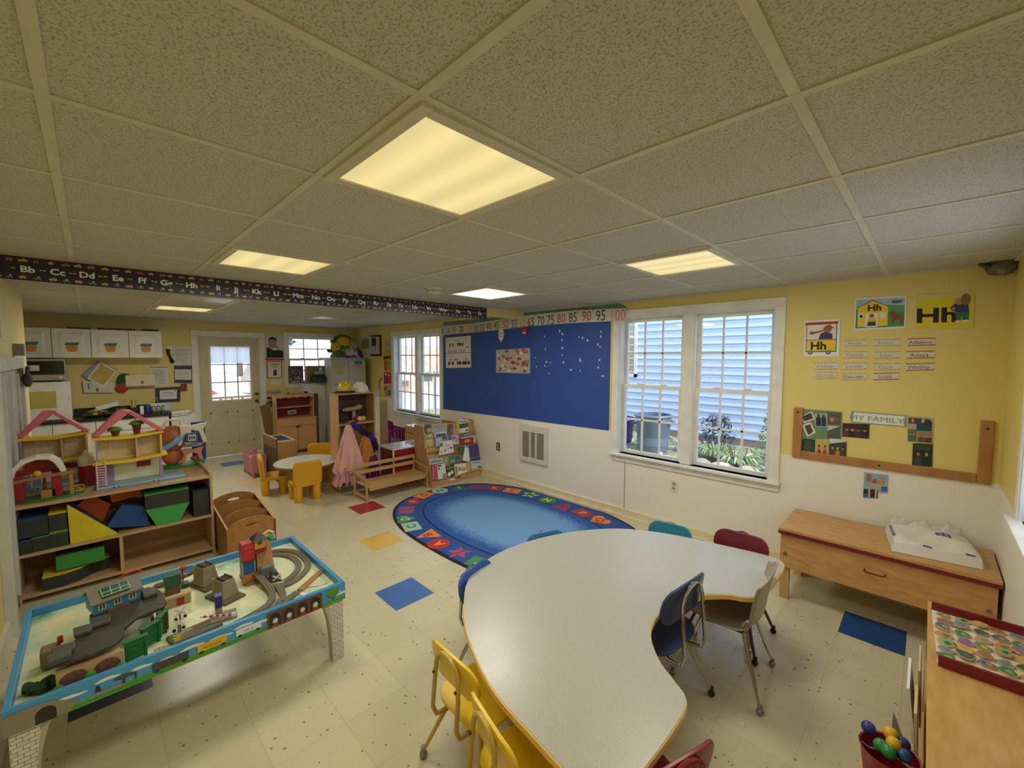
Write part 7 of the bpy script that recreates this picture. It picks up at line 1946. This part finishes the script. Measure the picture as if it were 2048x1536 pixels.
for k, (yy, c, l) in enumerate(((2.50, '5a8a3c', 'green'), (2.58, 'a8b0c0', 'pale blue'), (2.68, 'c9a0a8', 'pinkish'), (2.80, '4a1c28', 'dark red'))):
    mb = MB(); mb.sph((0, 0, .02), (.02, .035, .02), 9, rough=.2); tag(mb.out('small_toy', P(c, .5), None, (-8.18, yy, 1.0555)), 'small %s toy on top of the play hutch' % l, 'toy')
mb = MB(); mb.box(-8.30, 2.92, .02, -8.292, 3.06, 1.03); tag(mb.out('brown_panel', P('6a5034', .6), None, (-8.296, 2.99, .02), w=True), 'upright brown panel between the hutch and the white cabinet', 'board')
mb = MB(); mb.prism([(2.08, .86), (2.25, .90), (2.25, .02), (2.20, .02)], -8.35, -8.33, 'x'); tag(mb.out('cardboard_sheet', P('7a6238', .7), None, (-8.34, 2.2, .02), w=True), 'folded brown cardboard leaning left of the play hutch', 'cardboard')
# play sink unit with dark back panel
t = T('play_sink', 'low wooden play sink unit with a dark back panel', 'play kitchen', (-6.62, 1.9, 0))
mb = MB(); mb.box(-6.93, 1.772, .0, -6.32, 2.03, .55); mb.out('body', HV, t, w=True, bevel=.002)
mb = MB(); mb.box(-6.94, 1.76, 0, -6.31, 1.771, .60, 0); mb.out('back_panel', P('4a3a28', .5), t, w=True)
mb = MB(); mb.box(-6.94, 1.756, .46, -6.31, 1.7595, .60); mb.out('back_rail', P('7a5c40', .5), t, w=True)
mb = MB(); mb.box(-6.94, 1.757, .6005, -6.31, 1.771, .606); mb.out('edge', P('d8cdb0', .4), t, w=True)
mb = MB()
for q in ((-6.90, 1.79, -6.36, 1.81), (-6.90, 1.99, -6.36, 2.01), (-6.90, 1.81, -6.88, 1.99), (-6.38, 1.81, -6.36, 1.99)): mb.box(q[0], q[1], .5505, q[2], q[3], .562)
mb.out('sink_rim', P('d8d4c4', .3), t, w=True)
mb = MB(); mb.box(-6.88, 1.81, .5505, -6.38, 1.99, .553); mb.out('basin', P('2f2a24', .4), t, w=True)
# doll bed
t = T('doll_bed', 'pink plastic doll bed with scalloped ends next to the play sink', 'doll bed', (-6.98, 1.65, 0))
PK = P('c87888', .4)
for x in (-7.22, -6.76):
    n = 14; h_ = .34
    mb = MB(); mb.prism([(1.56, .0), (1.575, .0), (1.59, .07), (1.71, .07), (1.725, .0), (1.74, .0), (1.745, h_ - .03)] + [(1.745 - .19 * i / n, h_ - .015 + .02 * math.sin(i / n * math.pi * 3) ) for i in range(n + 1)] + [(1.555, h_ - .03)], x - .012, x + .012, 'x'); mb.out('end_panel', PK, t, w=True, bevel=.003)
mb = MB(); mb.prism([(-7.208, .06), (-6.772, .06), (-6.772, .27), (-6.9, .30), (-7.08, .30), (-7.208, .27)], 1.556, 1.57, 'y'); mb.prism([(-7.208, .06), (-6.772, .06), (-6.772, .24), (-7.208, .24)], 1.73, 1.744, 'y'); mb.out('side_rail', PK, t, w=True, bevel=.003)
mb = MB(); mb.box(-7.2, 1.572, .12, -6.78, 1.728, .25); mb.out('mattress', P('cdbf98', .8), t, w=True, bevel=.01)
# round play table and chunky yellow chairs
t = T('play_table', 'small round white play table with wooden legs', 'table', (-5.70, 1.94, 0))
mb = MB(); mb.lathe([(.37, .355), (.39, .357), (.39, .372), (.37, .374)], seg=40); mb.out('edge_band', P('8a7258', .5), t)
mb = MB(); mb.lathe([(.01, .374), (.382, .3745), (.382, .377), (.01, .378)], seg=40); mb.out('tabletop', P('dcdad4', .15), t)
for a in (25, 115, 205, 295):
    mb = MB(); c, s_ = math.cos(R(a - 45)) * .30, math.sin(R(a - 45)) * .30; mb.box(c - .022, s_ - .022, 0, c + .022, s_ + .022, .355); mb.out('leg', WOOD('c09a66', 'd0ac78', (12, 12, 3)), t, bevel=.003)
YC = P('dba41c', .35)
def chunky(label, x, y, rz):
    t = T('chunky_chair', label, 'chair', (x, y, 0), rz, 'chunky yellow chairs at the round table')
    for sx_ in (-1, 1):
        for sy_ in (-1, 1):
            mb = MB(); mb.lathe([(.042, 0), (.046, .02), (.048, .19), (.04, .20)], (sx_ * .105, sy_ * .10, 0), 16); mb.out('leg', YC, t)
    mb = MB(); mb.box(-.155, -.10, .185, .155, .15, .235); mb.out('seat', YC, t, bevel=.015)
    mb = MB(); plate(mb, rrect(.32, .31, .045, cy=.335), lambda u, v, w_: (u, -.125 + .9 * u * u * .6 - .10 * (v - .2) + w_, v), .05); mb.out('backrest', YC, t, bevel=.012)
    return t
chunky('chunky yellow plastic chair with its back to the camera at the round table', -5.36, 1.79, R(88))
chunky('chunky yellow plastic chair on the left side of the round table', -5.90, 1.60, R(-12))
chunky('chunky yellow plastic chair on the far side of the round table', -6.06, 2.22, R(-120))
# costume rack
RKW = WOOD('b58c5c', 'c8a070', (12, 12, 3))
t = T('costume_shelf', 'tall maple costume rack with a dark cubby on top and hanging clothes', 'shelf', (-5.48, 2.42, 0))
x0, x1, y0, y1, H_ = -5.53, -5.30, 2.185, 2.68, 1.265
mb = MB(); mb.box(x0, y0, 0, x1, y0 + .02, H_ - .02); mb.out('side_panel', RKW, t, w=True)
mb = MB(); mb.box(x0, y1, 0, x1, y1 + .02, H_ + .02); mb.out('side_panel', RKW, t, w=True)
mb = MB(); mb.box(x0, y0, H_ - .02, x1, y1, H_); mb.out('top', WOOD('a8865c', 'bb9668', (12, 3, 12)), t, w=True)
mb = MB(); mb.box(x0 + .01, y0 + .02, .85, x1, y1, .87); mb.box(x0 + .01, y0 + .02, .05, x1, y1, .07); mb.out('shelf_board', RKW, t, w=True)
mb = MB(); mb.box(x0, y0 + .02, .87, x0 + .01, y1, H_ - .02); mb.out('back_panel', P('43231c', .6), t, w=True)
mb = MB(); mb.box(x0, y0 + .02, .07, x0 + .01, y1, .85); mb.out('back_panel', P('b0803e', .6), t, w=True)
mb = MB(); mb.box(x0 + .02, y0 + .021, .58, x0 + .05, y0 + .12, .845); mb.out('mirror_sheet', P('c9c4bc', .3), t, w=True)
mb = MB(); mb.box(x1 - .015, y1 + .021, .0, x1, y1 + .085, H_ + .03); tag(mb.out('mirror_panel', P('cbbfae', .12, .35, var=.2, scale=6), None, (x1 - .01, y1 + .05, 0), w=True), 'shiny pale mirror panel fixed at the right side of the costume rack', 'mirror')
t = T('fire_helmet', 'yellow toy fire helmet with dark brim on the costume rack', 'hat', (-5.42, 2.34, H_ + .016))
mb = MB(); mb.lathe([(.085, .0), (.088, .02), (.082, .07), (.06, .115), (.03, .135), (.005, .14)], seg=24)
for k in range(4): mb.tube([(.088 * math.cos(k * .785) , .088 * math.sin(k * .785), .03), (.07 * math.cos(k * .785), .07 * math.sin(k * .785), .11), (0, 0, .145), (-.07 * math.cos(k * .785), -.07 * math.sin(k * .785), .11), (-.088 * math.cos(k * .785), -.088 * math.sin(k * .785), .03)], .006, 6)
mb.out('crown', P('d8b81c', .3), t)
mb = MB(); mb.lathe([(.07, .0), (.13, -.012), (.135, -.008), (.088, .012)], seg=24); mb.out('brim', P('2a241c', .5), t)
t = T('hard_hat', 'white toy hard hat on the costume rack', 'hat', (-5.44, 2.56, H_))
mb = MB(); mb.lathe([(.105, .0), (.105, .012), (.098, .05), (.08, .09), (.05, .12), (.005, .132)], seg=24); mb.out('crown', P('e3ddc8', .3), t)
mb = MB(); mb.cb((0, 0, .122), (.15, .02, .02)); mb.tube([(.10, 0, .03), (.085, 0, .09), (.05, 0, .125), (-.05, 0, .125), (-.1, 0, .03)], .009, 6); mb.out('ridge', P('e3ddc8', .3), t)
mb = MB(); mb.prism([(.09, -.085), (.14, -.05), (.15, 0), (.14, .05), (.09, .085)], .0, .008); mb.out('peak', P('e3ddc8', .3), t)
# brim tray under the helmets
mb = MB(); mb.box(-5.52, 2.19, H_ + .0005, -5.32, 2.44, H_ + .004); tag(mb.out('placemat', P('7a6a50', .6), None, (-5.46, 2.30, H_), w=True), 'brown mat under the yellow helmet', 'mat')
t = T('toy_drill', 'beige toy power tool in the dark cubby', 'toy tool', (-5.43, 2.44, .871))
mb = MB(); mb.box(-.02, -.012, 0, .02, .05, .015); mb.box(-.015, .0, .015, .015, .035, .14); mb.cyl((0, -.10, .165), (0, .10, .18), .028, 12); mb.cyl((0, -.135, .16), (0, -.10, .165), .018, 10); mb.out('body', P('a8986c', .5), t)
mb = MB(); mb.sph((0, .09, .19), (.035, .05, .035), 10); mb.out('motor', P('a8986c', .5), t)
t = T('toy_megaphone', 'red, white and yellow toy cylinder in the dark cubby', 'toy', (-5.38, 2.50, .871 + .035))
for a, b, c in ((-.05, -.015, 'b02a28'), (-.0145, .03, 'e0d4a8'), (.0305, .085, 'e0b01c')):
    mb = MB(); mb.cyl((0, a, 0), (0, b, 0), .034, 14); mb.out('segment', P(c, .4), t)
mb = MB(); mb.box(-.05, -.07, 0, .05, .06, .03); tag(mb.out('dark_toy', P('3a362c', .5), None, (-5.42, 2.27, .871)), 'flat dark toy at the left in the cubby', 'toy')
mb = MB(); mb.box(-.03, -.035, 0, .03, .035, .025); tag(mb.out('yellow_toy', P('b89a34', .5), None, (-5.36, 2.39, .871)), 'small yellow wooden toy in the cubby', 'toy')
# costumes
def dress(nm, label, x, y, ztop, zbot, r0, r1, col, seed, ph_=8, cat='costume', mats=None, sy_=1.0, rag=.05, tilt=0):
    random.seed(seed); p = [random.uniform(0, 6.28) for _ in range(5)]
    t = T(nm, label, cat, (x, y, zbot))
    mb = MB(); H = ztop - zbot
    def f(u, v):
        a = u * 2 * math.pi
        r_ = r0 + (r1 - r0) * v ** .8
        k = 1 + (.16 * math.sin(ph_ * a + p[0] + v * 2) + .09 * math.sin((ph_ * 2 - 3) * a + p[1] - v * 3)) * min(1, v * 2 + .2)
        return (math.cos(a) * r_ * k * .6, math.sin(a) * r_ * k * sy_ + tilt * v, H * (1 - v) + (rag * math.sin(9 * a + p[2]) if v > .97 else 0))
    mb.grid(f, 64, 14)
    mb.out('fabric', P(col, .85, bmp=.2), t)
    return t
dr = dress('princess_dress', 'pale pink princess dress hanging on the costume rack', -5.20, 2.28, .87, .30, .03, .17, 'dcaaa0', 2, 7)
for v, zz, rr2, c in ((0, -.16, .20, 'd49aa8'), (1, -.02, .175, 'dca49e')):
    random.seed(v); mb = MB()
    mb.grid(lambda u, w_: (math.cos(u * 6.283) * (.10 + (rr2 - .10) * w_) * .6 * (1 + .14 * math.sin(13 * u * 6.283)), math.sin(u * 6.283) * (.10 + (rr2 - .10) * w_) * (1 + .14 * math.sin(13 * u * 6.283)), .12 + (zz - .12) * w_ + (.03 * math.sin(u * 6.283 * 17) if w_ > .9 else 0)), 90, 6)
    mb.out('skirt_layer', P(c, .9, alpha=.85), dr)
for sg in (-1, 1):
    mb = MB(); mb.sph((.0, sg * .05, .40), (.03, .04, .05), 10, rough=.08); mb.out('sleeve', P('e0b4aa', .85), dr)
dress('orange_costume', 'orange costume hanging on the right of the costume rack', -5.24, 2.53, .74, .22, .04, .13, 'c07830', 5, 6)
dress('purple_costume', 'dark purple costume low at the right of the costume rack', -5.19, 2.60, .42, .10, .05, .09, '5a2050', 8, 6)
t = T('feather_boa', 'dark purple feather boa draped from the top of the costume rack', 'costume', (-5.22, 2.34, .87))
mb = MB(); pth = [Vector((0, 0, 0)), Vector((.02, .06, -.04)), Vector((.0, .14, -.12)), Vector((.0, .22, -.17)), Vector((.0, .30, -.26)), Vector((-.01, .33, -.38))]
random.seed(2)
for i in range(len(pth) - 1):
    for k in range(6):
        c = pth[i].lerp(pth[i + 1], k / 6); mb.sph(tuple(c), (.03, .035, .035), 7, 1 if (i in (0, 3) or k % 3 == 0) and i < 4 else 0, rough=.35)
mb.out('feathers', [P('17142a', .9), P('3a2488', .9)], t)
mb = MB(); mb.box(-5.66, 2.17, 0.0, -5.12, 2.42, .028); tag(mb.out('base_board', P('8a6a44', .5), None, (-5.4, 2.3, 0), w=True), 'wooden base board on the floor under the pink dress', 'board') if 0 else mb.b.free()
# beige cabinet end behind the rack
mb = MB(); mb.box(-6.35, 3.02, 0, -6.0, 3.265, 1.055); tag(mb.out('beige_cabinet', WOOD('b0946a', 'bea278', (12, 12, 3)), None, (-6.17, 3.14, 0), w=True), 'plain beige wooden cabinet behind the costume rack', 'cabinet')
# doll crib
t = T('doll_crib', 'purple plastic doll crib with slatted sides under the far window', 'doll crib', (-6.6, 3.72, 0))
PU = P('8a1f60', .4)
x0, x1, y0, y1, zt = -6.80, -6.35, 3.50, 3.80, .50
for x in (x0, x1):
    mb = MB(); mb.prism([(y0, 0), (y0 + .02, 0), (y0 + .02, .2), (y1 - .02, .2), (y1 - .02, 0), (y1, 0), (y1, zt + .06)] + [(y1 - (y1 - y0) * i / 8, zt + .06 + .05 * math.sin(math.pi * i / 8)) for i in range(1, 8)] + [(y0, zt)], x - .01, x + .01, 'x') if x == x0 else None
    if x == x1:
        for k in range(9): mb.box(x - .006, y0 + k * .036, .2, x + .006, y0 + k * .036 + .012, zt - .02)
        mb.box(x - .008, y0 - .005, zt - .02, x + .008, y1 + .005, zt + .01); mb.box(x - .008, y0 - .005, .17, x + .008, y1 + .005, .2)
        mb.box(x - .01, y0, 0, x + .01, y0 + .02, .17); mb.box(x - .01, y1 - .02, 0, x + .01, y1, .17)
    mb.out('end_panel', PU, t, w=True)
for y in (y0, y1):
    mb = MB()
    for k in range(11): mb.box(x0 + .01 + k * .041, y - .006, .2, x0 + .022 + k * .041, y + .006, zt - .03)
    mb.box(x0 + .0105, y - .008, zt - .03, x1 - .0105, y + .008, zt); mb.box(x0 + .0105, y - .008, .18, x1 - .0105, y + .008, .2)
    mb.out('side_rail', PU, t, w=True)
mb = MB(); mb.box(x0 + .02, y0 + .012, .2, x1 - .012, y1 - .012, .30); mb.out('mattress', P('b0bcd8', .8), t, w=True, bevel=.01)
mb = MB(); mb.sph((0, 0, .045), (.07, .06, .05), 12); tag(mb.out('pink_ball', P('d09aa8', .6), None, (-6.72, 3.66, .30), 0), 'round pinkish doll head resting in the purple crib', 'doll')
# red cubby with white top
t = T('red_cubby', 'low dark red storage cube with white top behind the wooden bench', 'cabinet', (-5.21, 3.1, 0))
x0, x1, y0, y1 = -5.42, -5.03, 2.80, 3.42
mb = MB(); mb.box(x0, y0, 0, x1, y1, .482); mb.out('body', P('8a1f28', .4), t, w=True)
mb = MB(); mb.box(x0 - .004, y0 - .004, .482, x1 + .006, y1, .50); mb.out('top', P('e2ded4', .12), t, w=True, bevel=.002)
mb = MB(); mb.box(x1, y0 - .006, 0, x1 + .012, y0 + .016, .4815); mb.out('edge', P('dcd2c0', .4), t, w=True)
mb = MB(); mb.box(x0 - .01, y0 - .016, 0, x0 + .006, y0 - .0005, .50); mb.out('edge', P('dcd2c0', .4), t, w=True)
# low maple cabinet under the window
t = T('low_cabinet', 'low maple cabinet with glossy top behind the book rack', 'cabinet', (-5.45, 3.72, 0))
mb = MB(); mb.box(-5.88, 3.50, 0, -5.05, 3.93, .63); mb.out('body', RKW, t, w=True)
mb = MB(); mb.box(-5.89, 3.49, .63, -5.04, 3.935, .65); mb.out('top', WOOD('c79a60', 'd8ae78', (3, 12, 12), .12), t, w=True, bevel=.002)
mb = MB(); mb.box(-5.5, 3.936, .60, -5.02, 3.95, .73); mb.out('back_rail', WOOD('a86c38', 'b87c46'), t, w=True)
mb = MB(); mb.box(-5.86, 3.492, .54, -5.4, 3.4995, .545); mb.out('drawer_gap', P('4a3420'), t, w=True)
# wooden bench
t = T('toddler_bench', 'small wooden bench with two back rails facing the rug', 'bench', (-4.8, 2.67, 0))
BN = WOOD('b8905a', 'caa26c', (12, 3, 12)); BNV = WOOD('b8905a', 'caa26c', (12, 12, 3))
x0, x1, y0, y1 = -4.98, -4.63, 2.25, 3.07
mb = MB(); mb.box(x0 + .02, y0, .185, x1, y1, .20); mb.out('seat', BN, t, w=True, bevel=.003)
mb = MB(); mb.box(x1 - .014, y0 + .02, .145, x1 - .002, y1 - .02, .1845); mb.out('apron', BN, t, w=True)
for yy in (y0 - .018, y1):
    for xx, h_ in ((x0, .405), (x1 - .03, .26)):
        mb = MB(); mb.prism([(xx, 0), (xx + .028, 0), (xx + .02, h_), (xx - .008, h_)], yy, yy + .018, 'y'); mb.out('post', BNV, t, w=True, bevel=.002)
    mb = MB(); mb.prism([(x0 + .02, .30), (x1 - .005, .255), (x1 - .005, .275), (x0 + .02, .33)], yy, yy + .018, 'y'); mb.out('armrest', BNV, t, w=True, bevel=.002)
    mb = MB(); mb.box(x0 + .02, yy, .05, x1 - .03, yy + .018, .075); mb.out('stretcher', BN, t, w=True)
for z in (.27, .355):
    mb = MB(); mb.box(x0 - .006, y0, z, x0 + .008, y1, z + .045); mb.out('back_rail', BN, t, w=True, bevel=.002)
# book rack
t = T('book_rack', 'maple display rack with four tiers of picture books by the rug', 'book rack', (-4.8, 3.55, 0))
prof = [(-5.0, 0), (-4.585, 0), (-4.585, .09), (-4.79, .80), (-5.0, .80)]
for yy in (3.115, 3.975):
    mb = MB(); mb.prism(prof, yy, yy + .018, 'y'); mb.out('side_panel', RKW, t, w=True, bevel=.002)
mb = MB(); mb.prism([(-4.625, .02), (-4.61, .02), (-4.815, .79), (-4.83, .79)], 3.133, 3.975, 'y'); mb.out('back_panel', WOOD('c09456', 'd0a468', (12, 3, 12)), t, w=True)
mb = MB(); mb.box(-4.60, 3.133, .0, -4.586, 3.975, .10); mb.out('front_rail', RKW, t, w=True)
mb = MB(); mb.box(-4.5855, 3.40, .04, -4.585, 3.49, .062); mb.out('label', WHITE, t, w=True)
mb = MB(); mb.box(-4.5855, 3.53, .045, -4.585, 3.59, .062); mb.out('label', P('5a2f20'), t, w=True)
for z in (.28, .46, .64):
    xx = -4.6 - .314 * (z - .08); mb = MB(); mb.box(xx - .02, 3.133, z - .006, xx + .045, 3.975, z); mb.out('ledge', RKW, t, w=True)
bk = [[(3.16, 0.767), (3.261, 0.759), (3.236, 0.627), (3.137, 0.636)], [(3.267, 0.761), (3.528, 0.748), (3.495, 0.624), (3.249, 0.645)], [(3.538, 0.727), (3.621, 0.723), (3.589, 0.572), (3.505, 0.579)], [(3.62, 0.705), (3.675, 0.707), (3.653, 0.572), (3.594, 0.572)], [(3.69, 0.75), (3.738, 0.749), (3.708, 0.581), (3.654, 0.58)], [(3.748, 0.772), (3.907, 0.759), (3.872, 0.576), (3.71, 0.581)], [(3.127, 0.634), (3.27, 0.638), (3.229, 0.468), (3.097, 0.45)], [(3.284, 0.636), (3.482, 0.63), (3.468, 0.549), (3.276, 0.56)], [(3.279, 0.575), (3.398, 0.574), (3.38, 0.452), (3.259, 0.44)], [(3.346, 0.504), (3.542, 0.499), (3.54, 0.326), (3.278, 0.323)], [(3.473, 0.572), (3.558, 0.572), (3.545, 0.491), (3.465, 0.494)], [(3.561, 0.568), (3.672, 0.569), (3.648, 0.428), (3.54, 0.428)], [(3.679, 0.577), (3.954, 0.565), (3.925, 0.494), (3.671, 0.505)], [(3.702, 0.509), (3.97, 0.505), (3.943, 0.401), (3.681, 0.423)], [(3.649, 0.412), (3.743, 0.406), (3.719, 0.289), (3.631, 0.295)], [(3.564, 0.425), (3.641, 0.421), (3.612, 0.299), (3.554, 0.3)], [(3.824, 0.385), (3.994, 0.389), (3.974, 0.149), (3.788, 0.161)], [(3.75, 0.397), (3.809, 0.388), (3.776, 0.151), (3.654, 0.188)], [(3.131, 0.303), (3.348, 0.288), (3.344, 0.213), (3.123, 0.223)], [(3.141, 0.227), (3.218, 0.217), (3.192, 0.017), (3.109, 0.019)], [(3.22, 0.205), (3.352, 0.207), (3.335, 0.01), (3.196, 0.013)], [(3.363, 0.293), (3.444, 0.287), (3.425, 0.16), (3.343, 0.167)], [(3.445, 0.287), (3.634, 0.267), (3.628, 0.162), (3.438, 0.173)], [(3.362, 0.148), (3.48, 0.15), (3.465, 0.006), (3.345, 0.015)], [(3.501, 0.161), (3.704, 0.148), (3.691, 0.016), (3.484, 0.006)], [(3.717, 0.158), (3.785, 0.145), (3.768, 0.017), (3.694, 0.007)], [(3.802, 0.154), (4.014, 0.137), (3.976, -0.007), (3.782, 0.014)]]
bl_ = ['green picture book at the left of the top tier', 'wide grey and white book second in the top tier', 'olive green book in the middle of the top tier', 'narrow pinkish book beside the yellow spine', 'narrow yellow book standing tallest in the top tier', 'green and white book with black cow spots on top', 'yellow book with orange figure at the left edge', 'blue topped white book in the second tier', 'light blue book behind the white dotted one', 'white book with small dark pictures, largest on the left', 'grey blue book in the second tier middle', 'pink and white patterned book in the second tier', 'grey photograph book at the right of the second tier', 'red book with a sandwich picture', 'dark green book left of the paper cone', 'brown book in the third tier', 'large plain purple book at the right', 'white paper cone with blue tip', 'pale teal book at the left of the bottom tier', 'tall pink red book in the bottom tier', 'white book with a small portrait in the bottom tier', 'beige book behind the pink one', 'green and blue landscape book in the lower middle', 'dark green book with two white dogs', 'white and orange book in the bottom tier', 'narrow wooden coloured book at the lower right', 'pale blue book with dark haired cartoon child']
bc_ = [('5a6a44', [('e', .7, .4, .35, .25, 'c9a488')]), ('b8b3a4', [('t', 'Good Dreams', .42, .78, .16, '5a4a3c'), ('r', .05, .45, .6, .55, 'c09a84'), ('e', .6, .4, .2, .2, '9ab0b0')]), ('6a6a34', [('r', .6, .2, .8, .8, '8a9a4a')]), ('b89a94', []), ('c9c03a', []), ('dfe0d8', [('p', [(0, .3), (1, .4), (1, .75), (0, .65)], '2f6a4a')] + [('e', .15 + .17 * k, .86 - .05 * (k % 2), .07, .05, '1c1c1c', 8) for k in range(5)] + [('e', .8, .15, .1, .07, '2a1c1c')]),
 ('cfc04a', [('r', 0, .6, 1, 1, '8fa8a0'), ('e', .6, .85, .2, .12, 'd8d04a'), ('e', .3, .1, .2, .08, 'c0703a')]), ('dfe4e8', [('r', .1, .0, .95, .75, '34569a')]), ('9ab4d0', [('r', .2, .5, .7, .8, 'c0cfe0')]), ('e2e0dc', [('e', .15, .2, .05, .05, '2a2a30'), ('e', .4, .25, .05, .09, '3a4a5a'), ('e', .6, .4, .05, .04, 'b0a890'), ('e', .82, .4, .08, .07, '2a3440'), ('e', .1, .75, .12, .15, 'b04a6a'), ('r', .35, .6, .8, .66, '9a9ab0')]), ('8f9ab0', [('r', .4, .2, .9, .8, '3a5aa0')]), ('c8b4c4', [('e', .3, .7, .2, .15, 'b04a6a'), ('e', .7, .4, .15, .15, '8aa0c0'), ('e', .4, .2, .15, .1, 'e0dcd8')]), ('8a8f90', [('r', .1, .1, .4, .8, '5a6a74')]), ('a8242c', [('r', 0, .88, 1, 1, 'e0dcd0'), ('e', .45, .4, .2, .25, 'd09a5a'), ('r', .9, 0, 1, 1, 'dcd8cc')]),
 ('4a6a5a', []), ('8a6444', [('r', .7, .1, .9, .6, 'b85a2c')]), ('4f3f78', []), ('e4e4e6', [('r', .2, .85, .9, 1, '3a6ab0')]), ('b0c0b8', [('r', .1, .3, .9, .6, '5a8aa0')]), ('b84a5c', [('r', .1, .1, .2, .9, 'd8a0a8')]), ('dcdad4', [('r', .1, .85, .5, .95, '2a2a2a'), ('e', .2, .72, .1, .07, '4a5a50'), ('r', .6, .05, .9, .3, '4a4440'), ('e', .75, .2, .1, .08, 'c0a890')]), ('a89c84', []), ('4f8a6a', [('r', .55, .1, 1, .9, '2f6a94'), ('e', .3, .4, .2, .15, '8ab07a')]), ('3a4a30', [('e', .35, .25, .25, .2, 'e2dcd0'), ('e', .75, .4, .2, .18, 'dcd4c4'), ('r', .1, .8, .9, .9, 'a8b040')]), ('e2ddc8', [('e', .4, .5, .15, .2, 'c08a6a'), ('e', .75, .4, .2, .2, 'd8944a'), ('r', .05, .1, .2, .8, '6a9a5a')]), ('c9a45a', [('r', .1, 0, .4, 1, 'a8b85a')]), ('b8ccd4', [('r', .15, .75, .85, .83, '5a7a9a'), ('p', [(0, 0), (1, 0), (1, .25), (0, .2)], 'd8903a'), ('e', .75, .3, .16, .14, '2a1c1c'), ('e', .75, .24, .1, .1, 'c99a80')])]
order = [0] * 6 + [2] * 8 + [3] * 4 + [4] * 9
lift = [.006, .008, .004, .006, .010, .012, .012, .014, .020, .028, .012, .018, .012, .020, .012, .012, .020, .030, .012, .034, .030, .012, .014, .022, .026, .022, .016]
sa = math.atan(.314)
for q, l, (b, s_), lf in zip(bk, bl_, bc_, lift):
    mb, mats, (cy_, cs_) = art_mesh(q, b, s_, .006, .35)
    z = .08 + cs_ * math.cos(sa); x = -4.6 - .314 * (z - .08)
    o = mb.out('paper_cone' if 'cone' in l else 'picture_book', mats, None, (x + math.cos(sa) * (lf + .008), cy_, z + math.sin(sa) * (lf + .008)))
    o.rotation_euler = (-sa, 0, math.pi / 2)
    tag(o, l, 'paper' if 'cone' in l else 'book', None if 'cone' in l else 'picture books in the display rack')
# ---------------------------------------------------------------- left wall
root = bpy.data.objects.new('door_2', None); COL.objects.link(root); root['kind'] = 'structure'; root.location = (-4.9, YL, 0)
DW = P('c9cac2', .5)
for a, b, z in ((-.52, -.42, 1.64), (.85, .95, 1.64)):
    mb = MB(); mb.box(a, 0, 0, b, .05, z); mb.out('door_casing', DW, root, bevel=.003)
mb = MB(); mb.box(-.52, 0, 1.6405, .95, .05, 1.73); mb.out('door_casing', DW, root, bevel=.003)
mb = MB(); mb.box(-.415, 0, 0, .845, .02, 1.635); mb.out('door_panel', P('aeb0a8', .5), root)
for a in (-.30, .1, .5):
    mb = MB(); mb.box(a, .02, .1, a + .05, .035, 1.6); mb.out('door_batten', DW, root)
t = T('hanging_gloves', 'grey work gloves hanging on the white frame at the left edge', 'gloves', (-5.28, YL + .07, 1.60))
mb = MB(); mb.sph((0, 0, -.06), (.05, .03, .06), 10, rough=.1)
for k in range(4): mb.tube([(.02 - .02 * k, 0, -.03), (.05 - .035 * k + .03, .01, .05)], .011, 6)
mb.out('glove', P('4a4a40', .9), t)
mb = MB(); mb.box(-.05, -.03, -.05, .05, .03, .05); tag(mb.out('small_box', P('8a8878', .5), None, (-5.38, YL + .0305, 1.79)), 'small grey box on the wall above the white frame at the left', 'box')
mb = MB(); mb.box(-.02, 0, -.14, .22, .004, .09); tag(mb.out('paper_sheet', P('c9c6b2', .6), None, (-6.28, YL + .001, 1.55)), 'white paper stuck at the corner of the left wall', 'paper')
mb = MB(); mb.box(-.03, 0, -.06, .03, .01, .06); tag(mb.out('wall_plate', P('9a9a98', .5), None, (-4.60, YL + .001, 1.93)), 'narrow grey plate high on the left wall', 'switch plate')
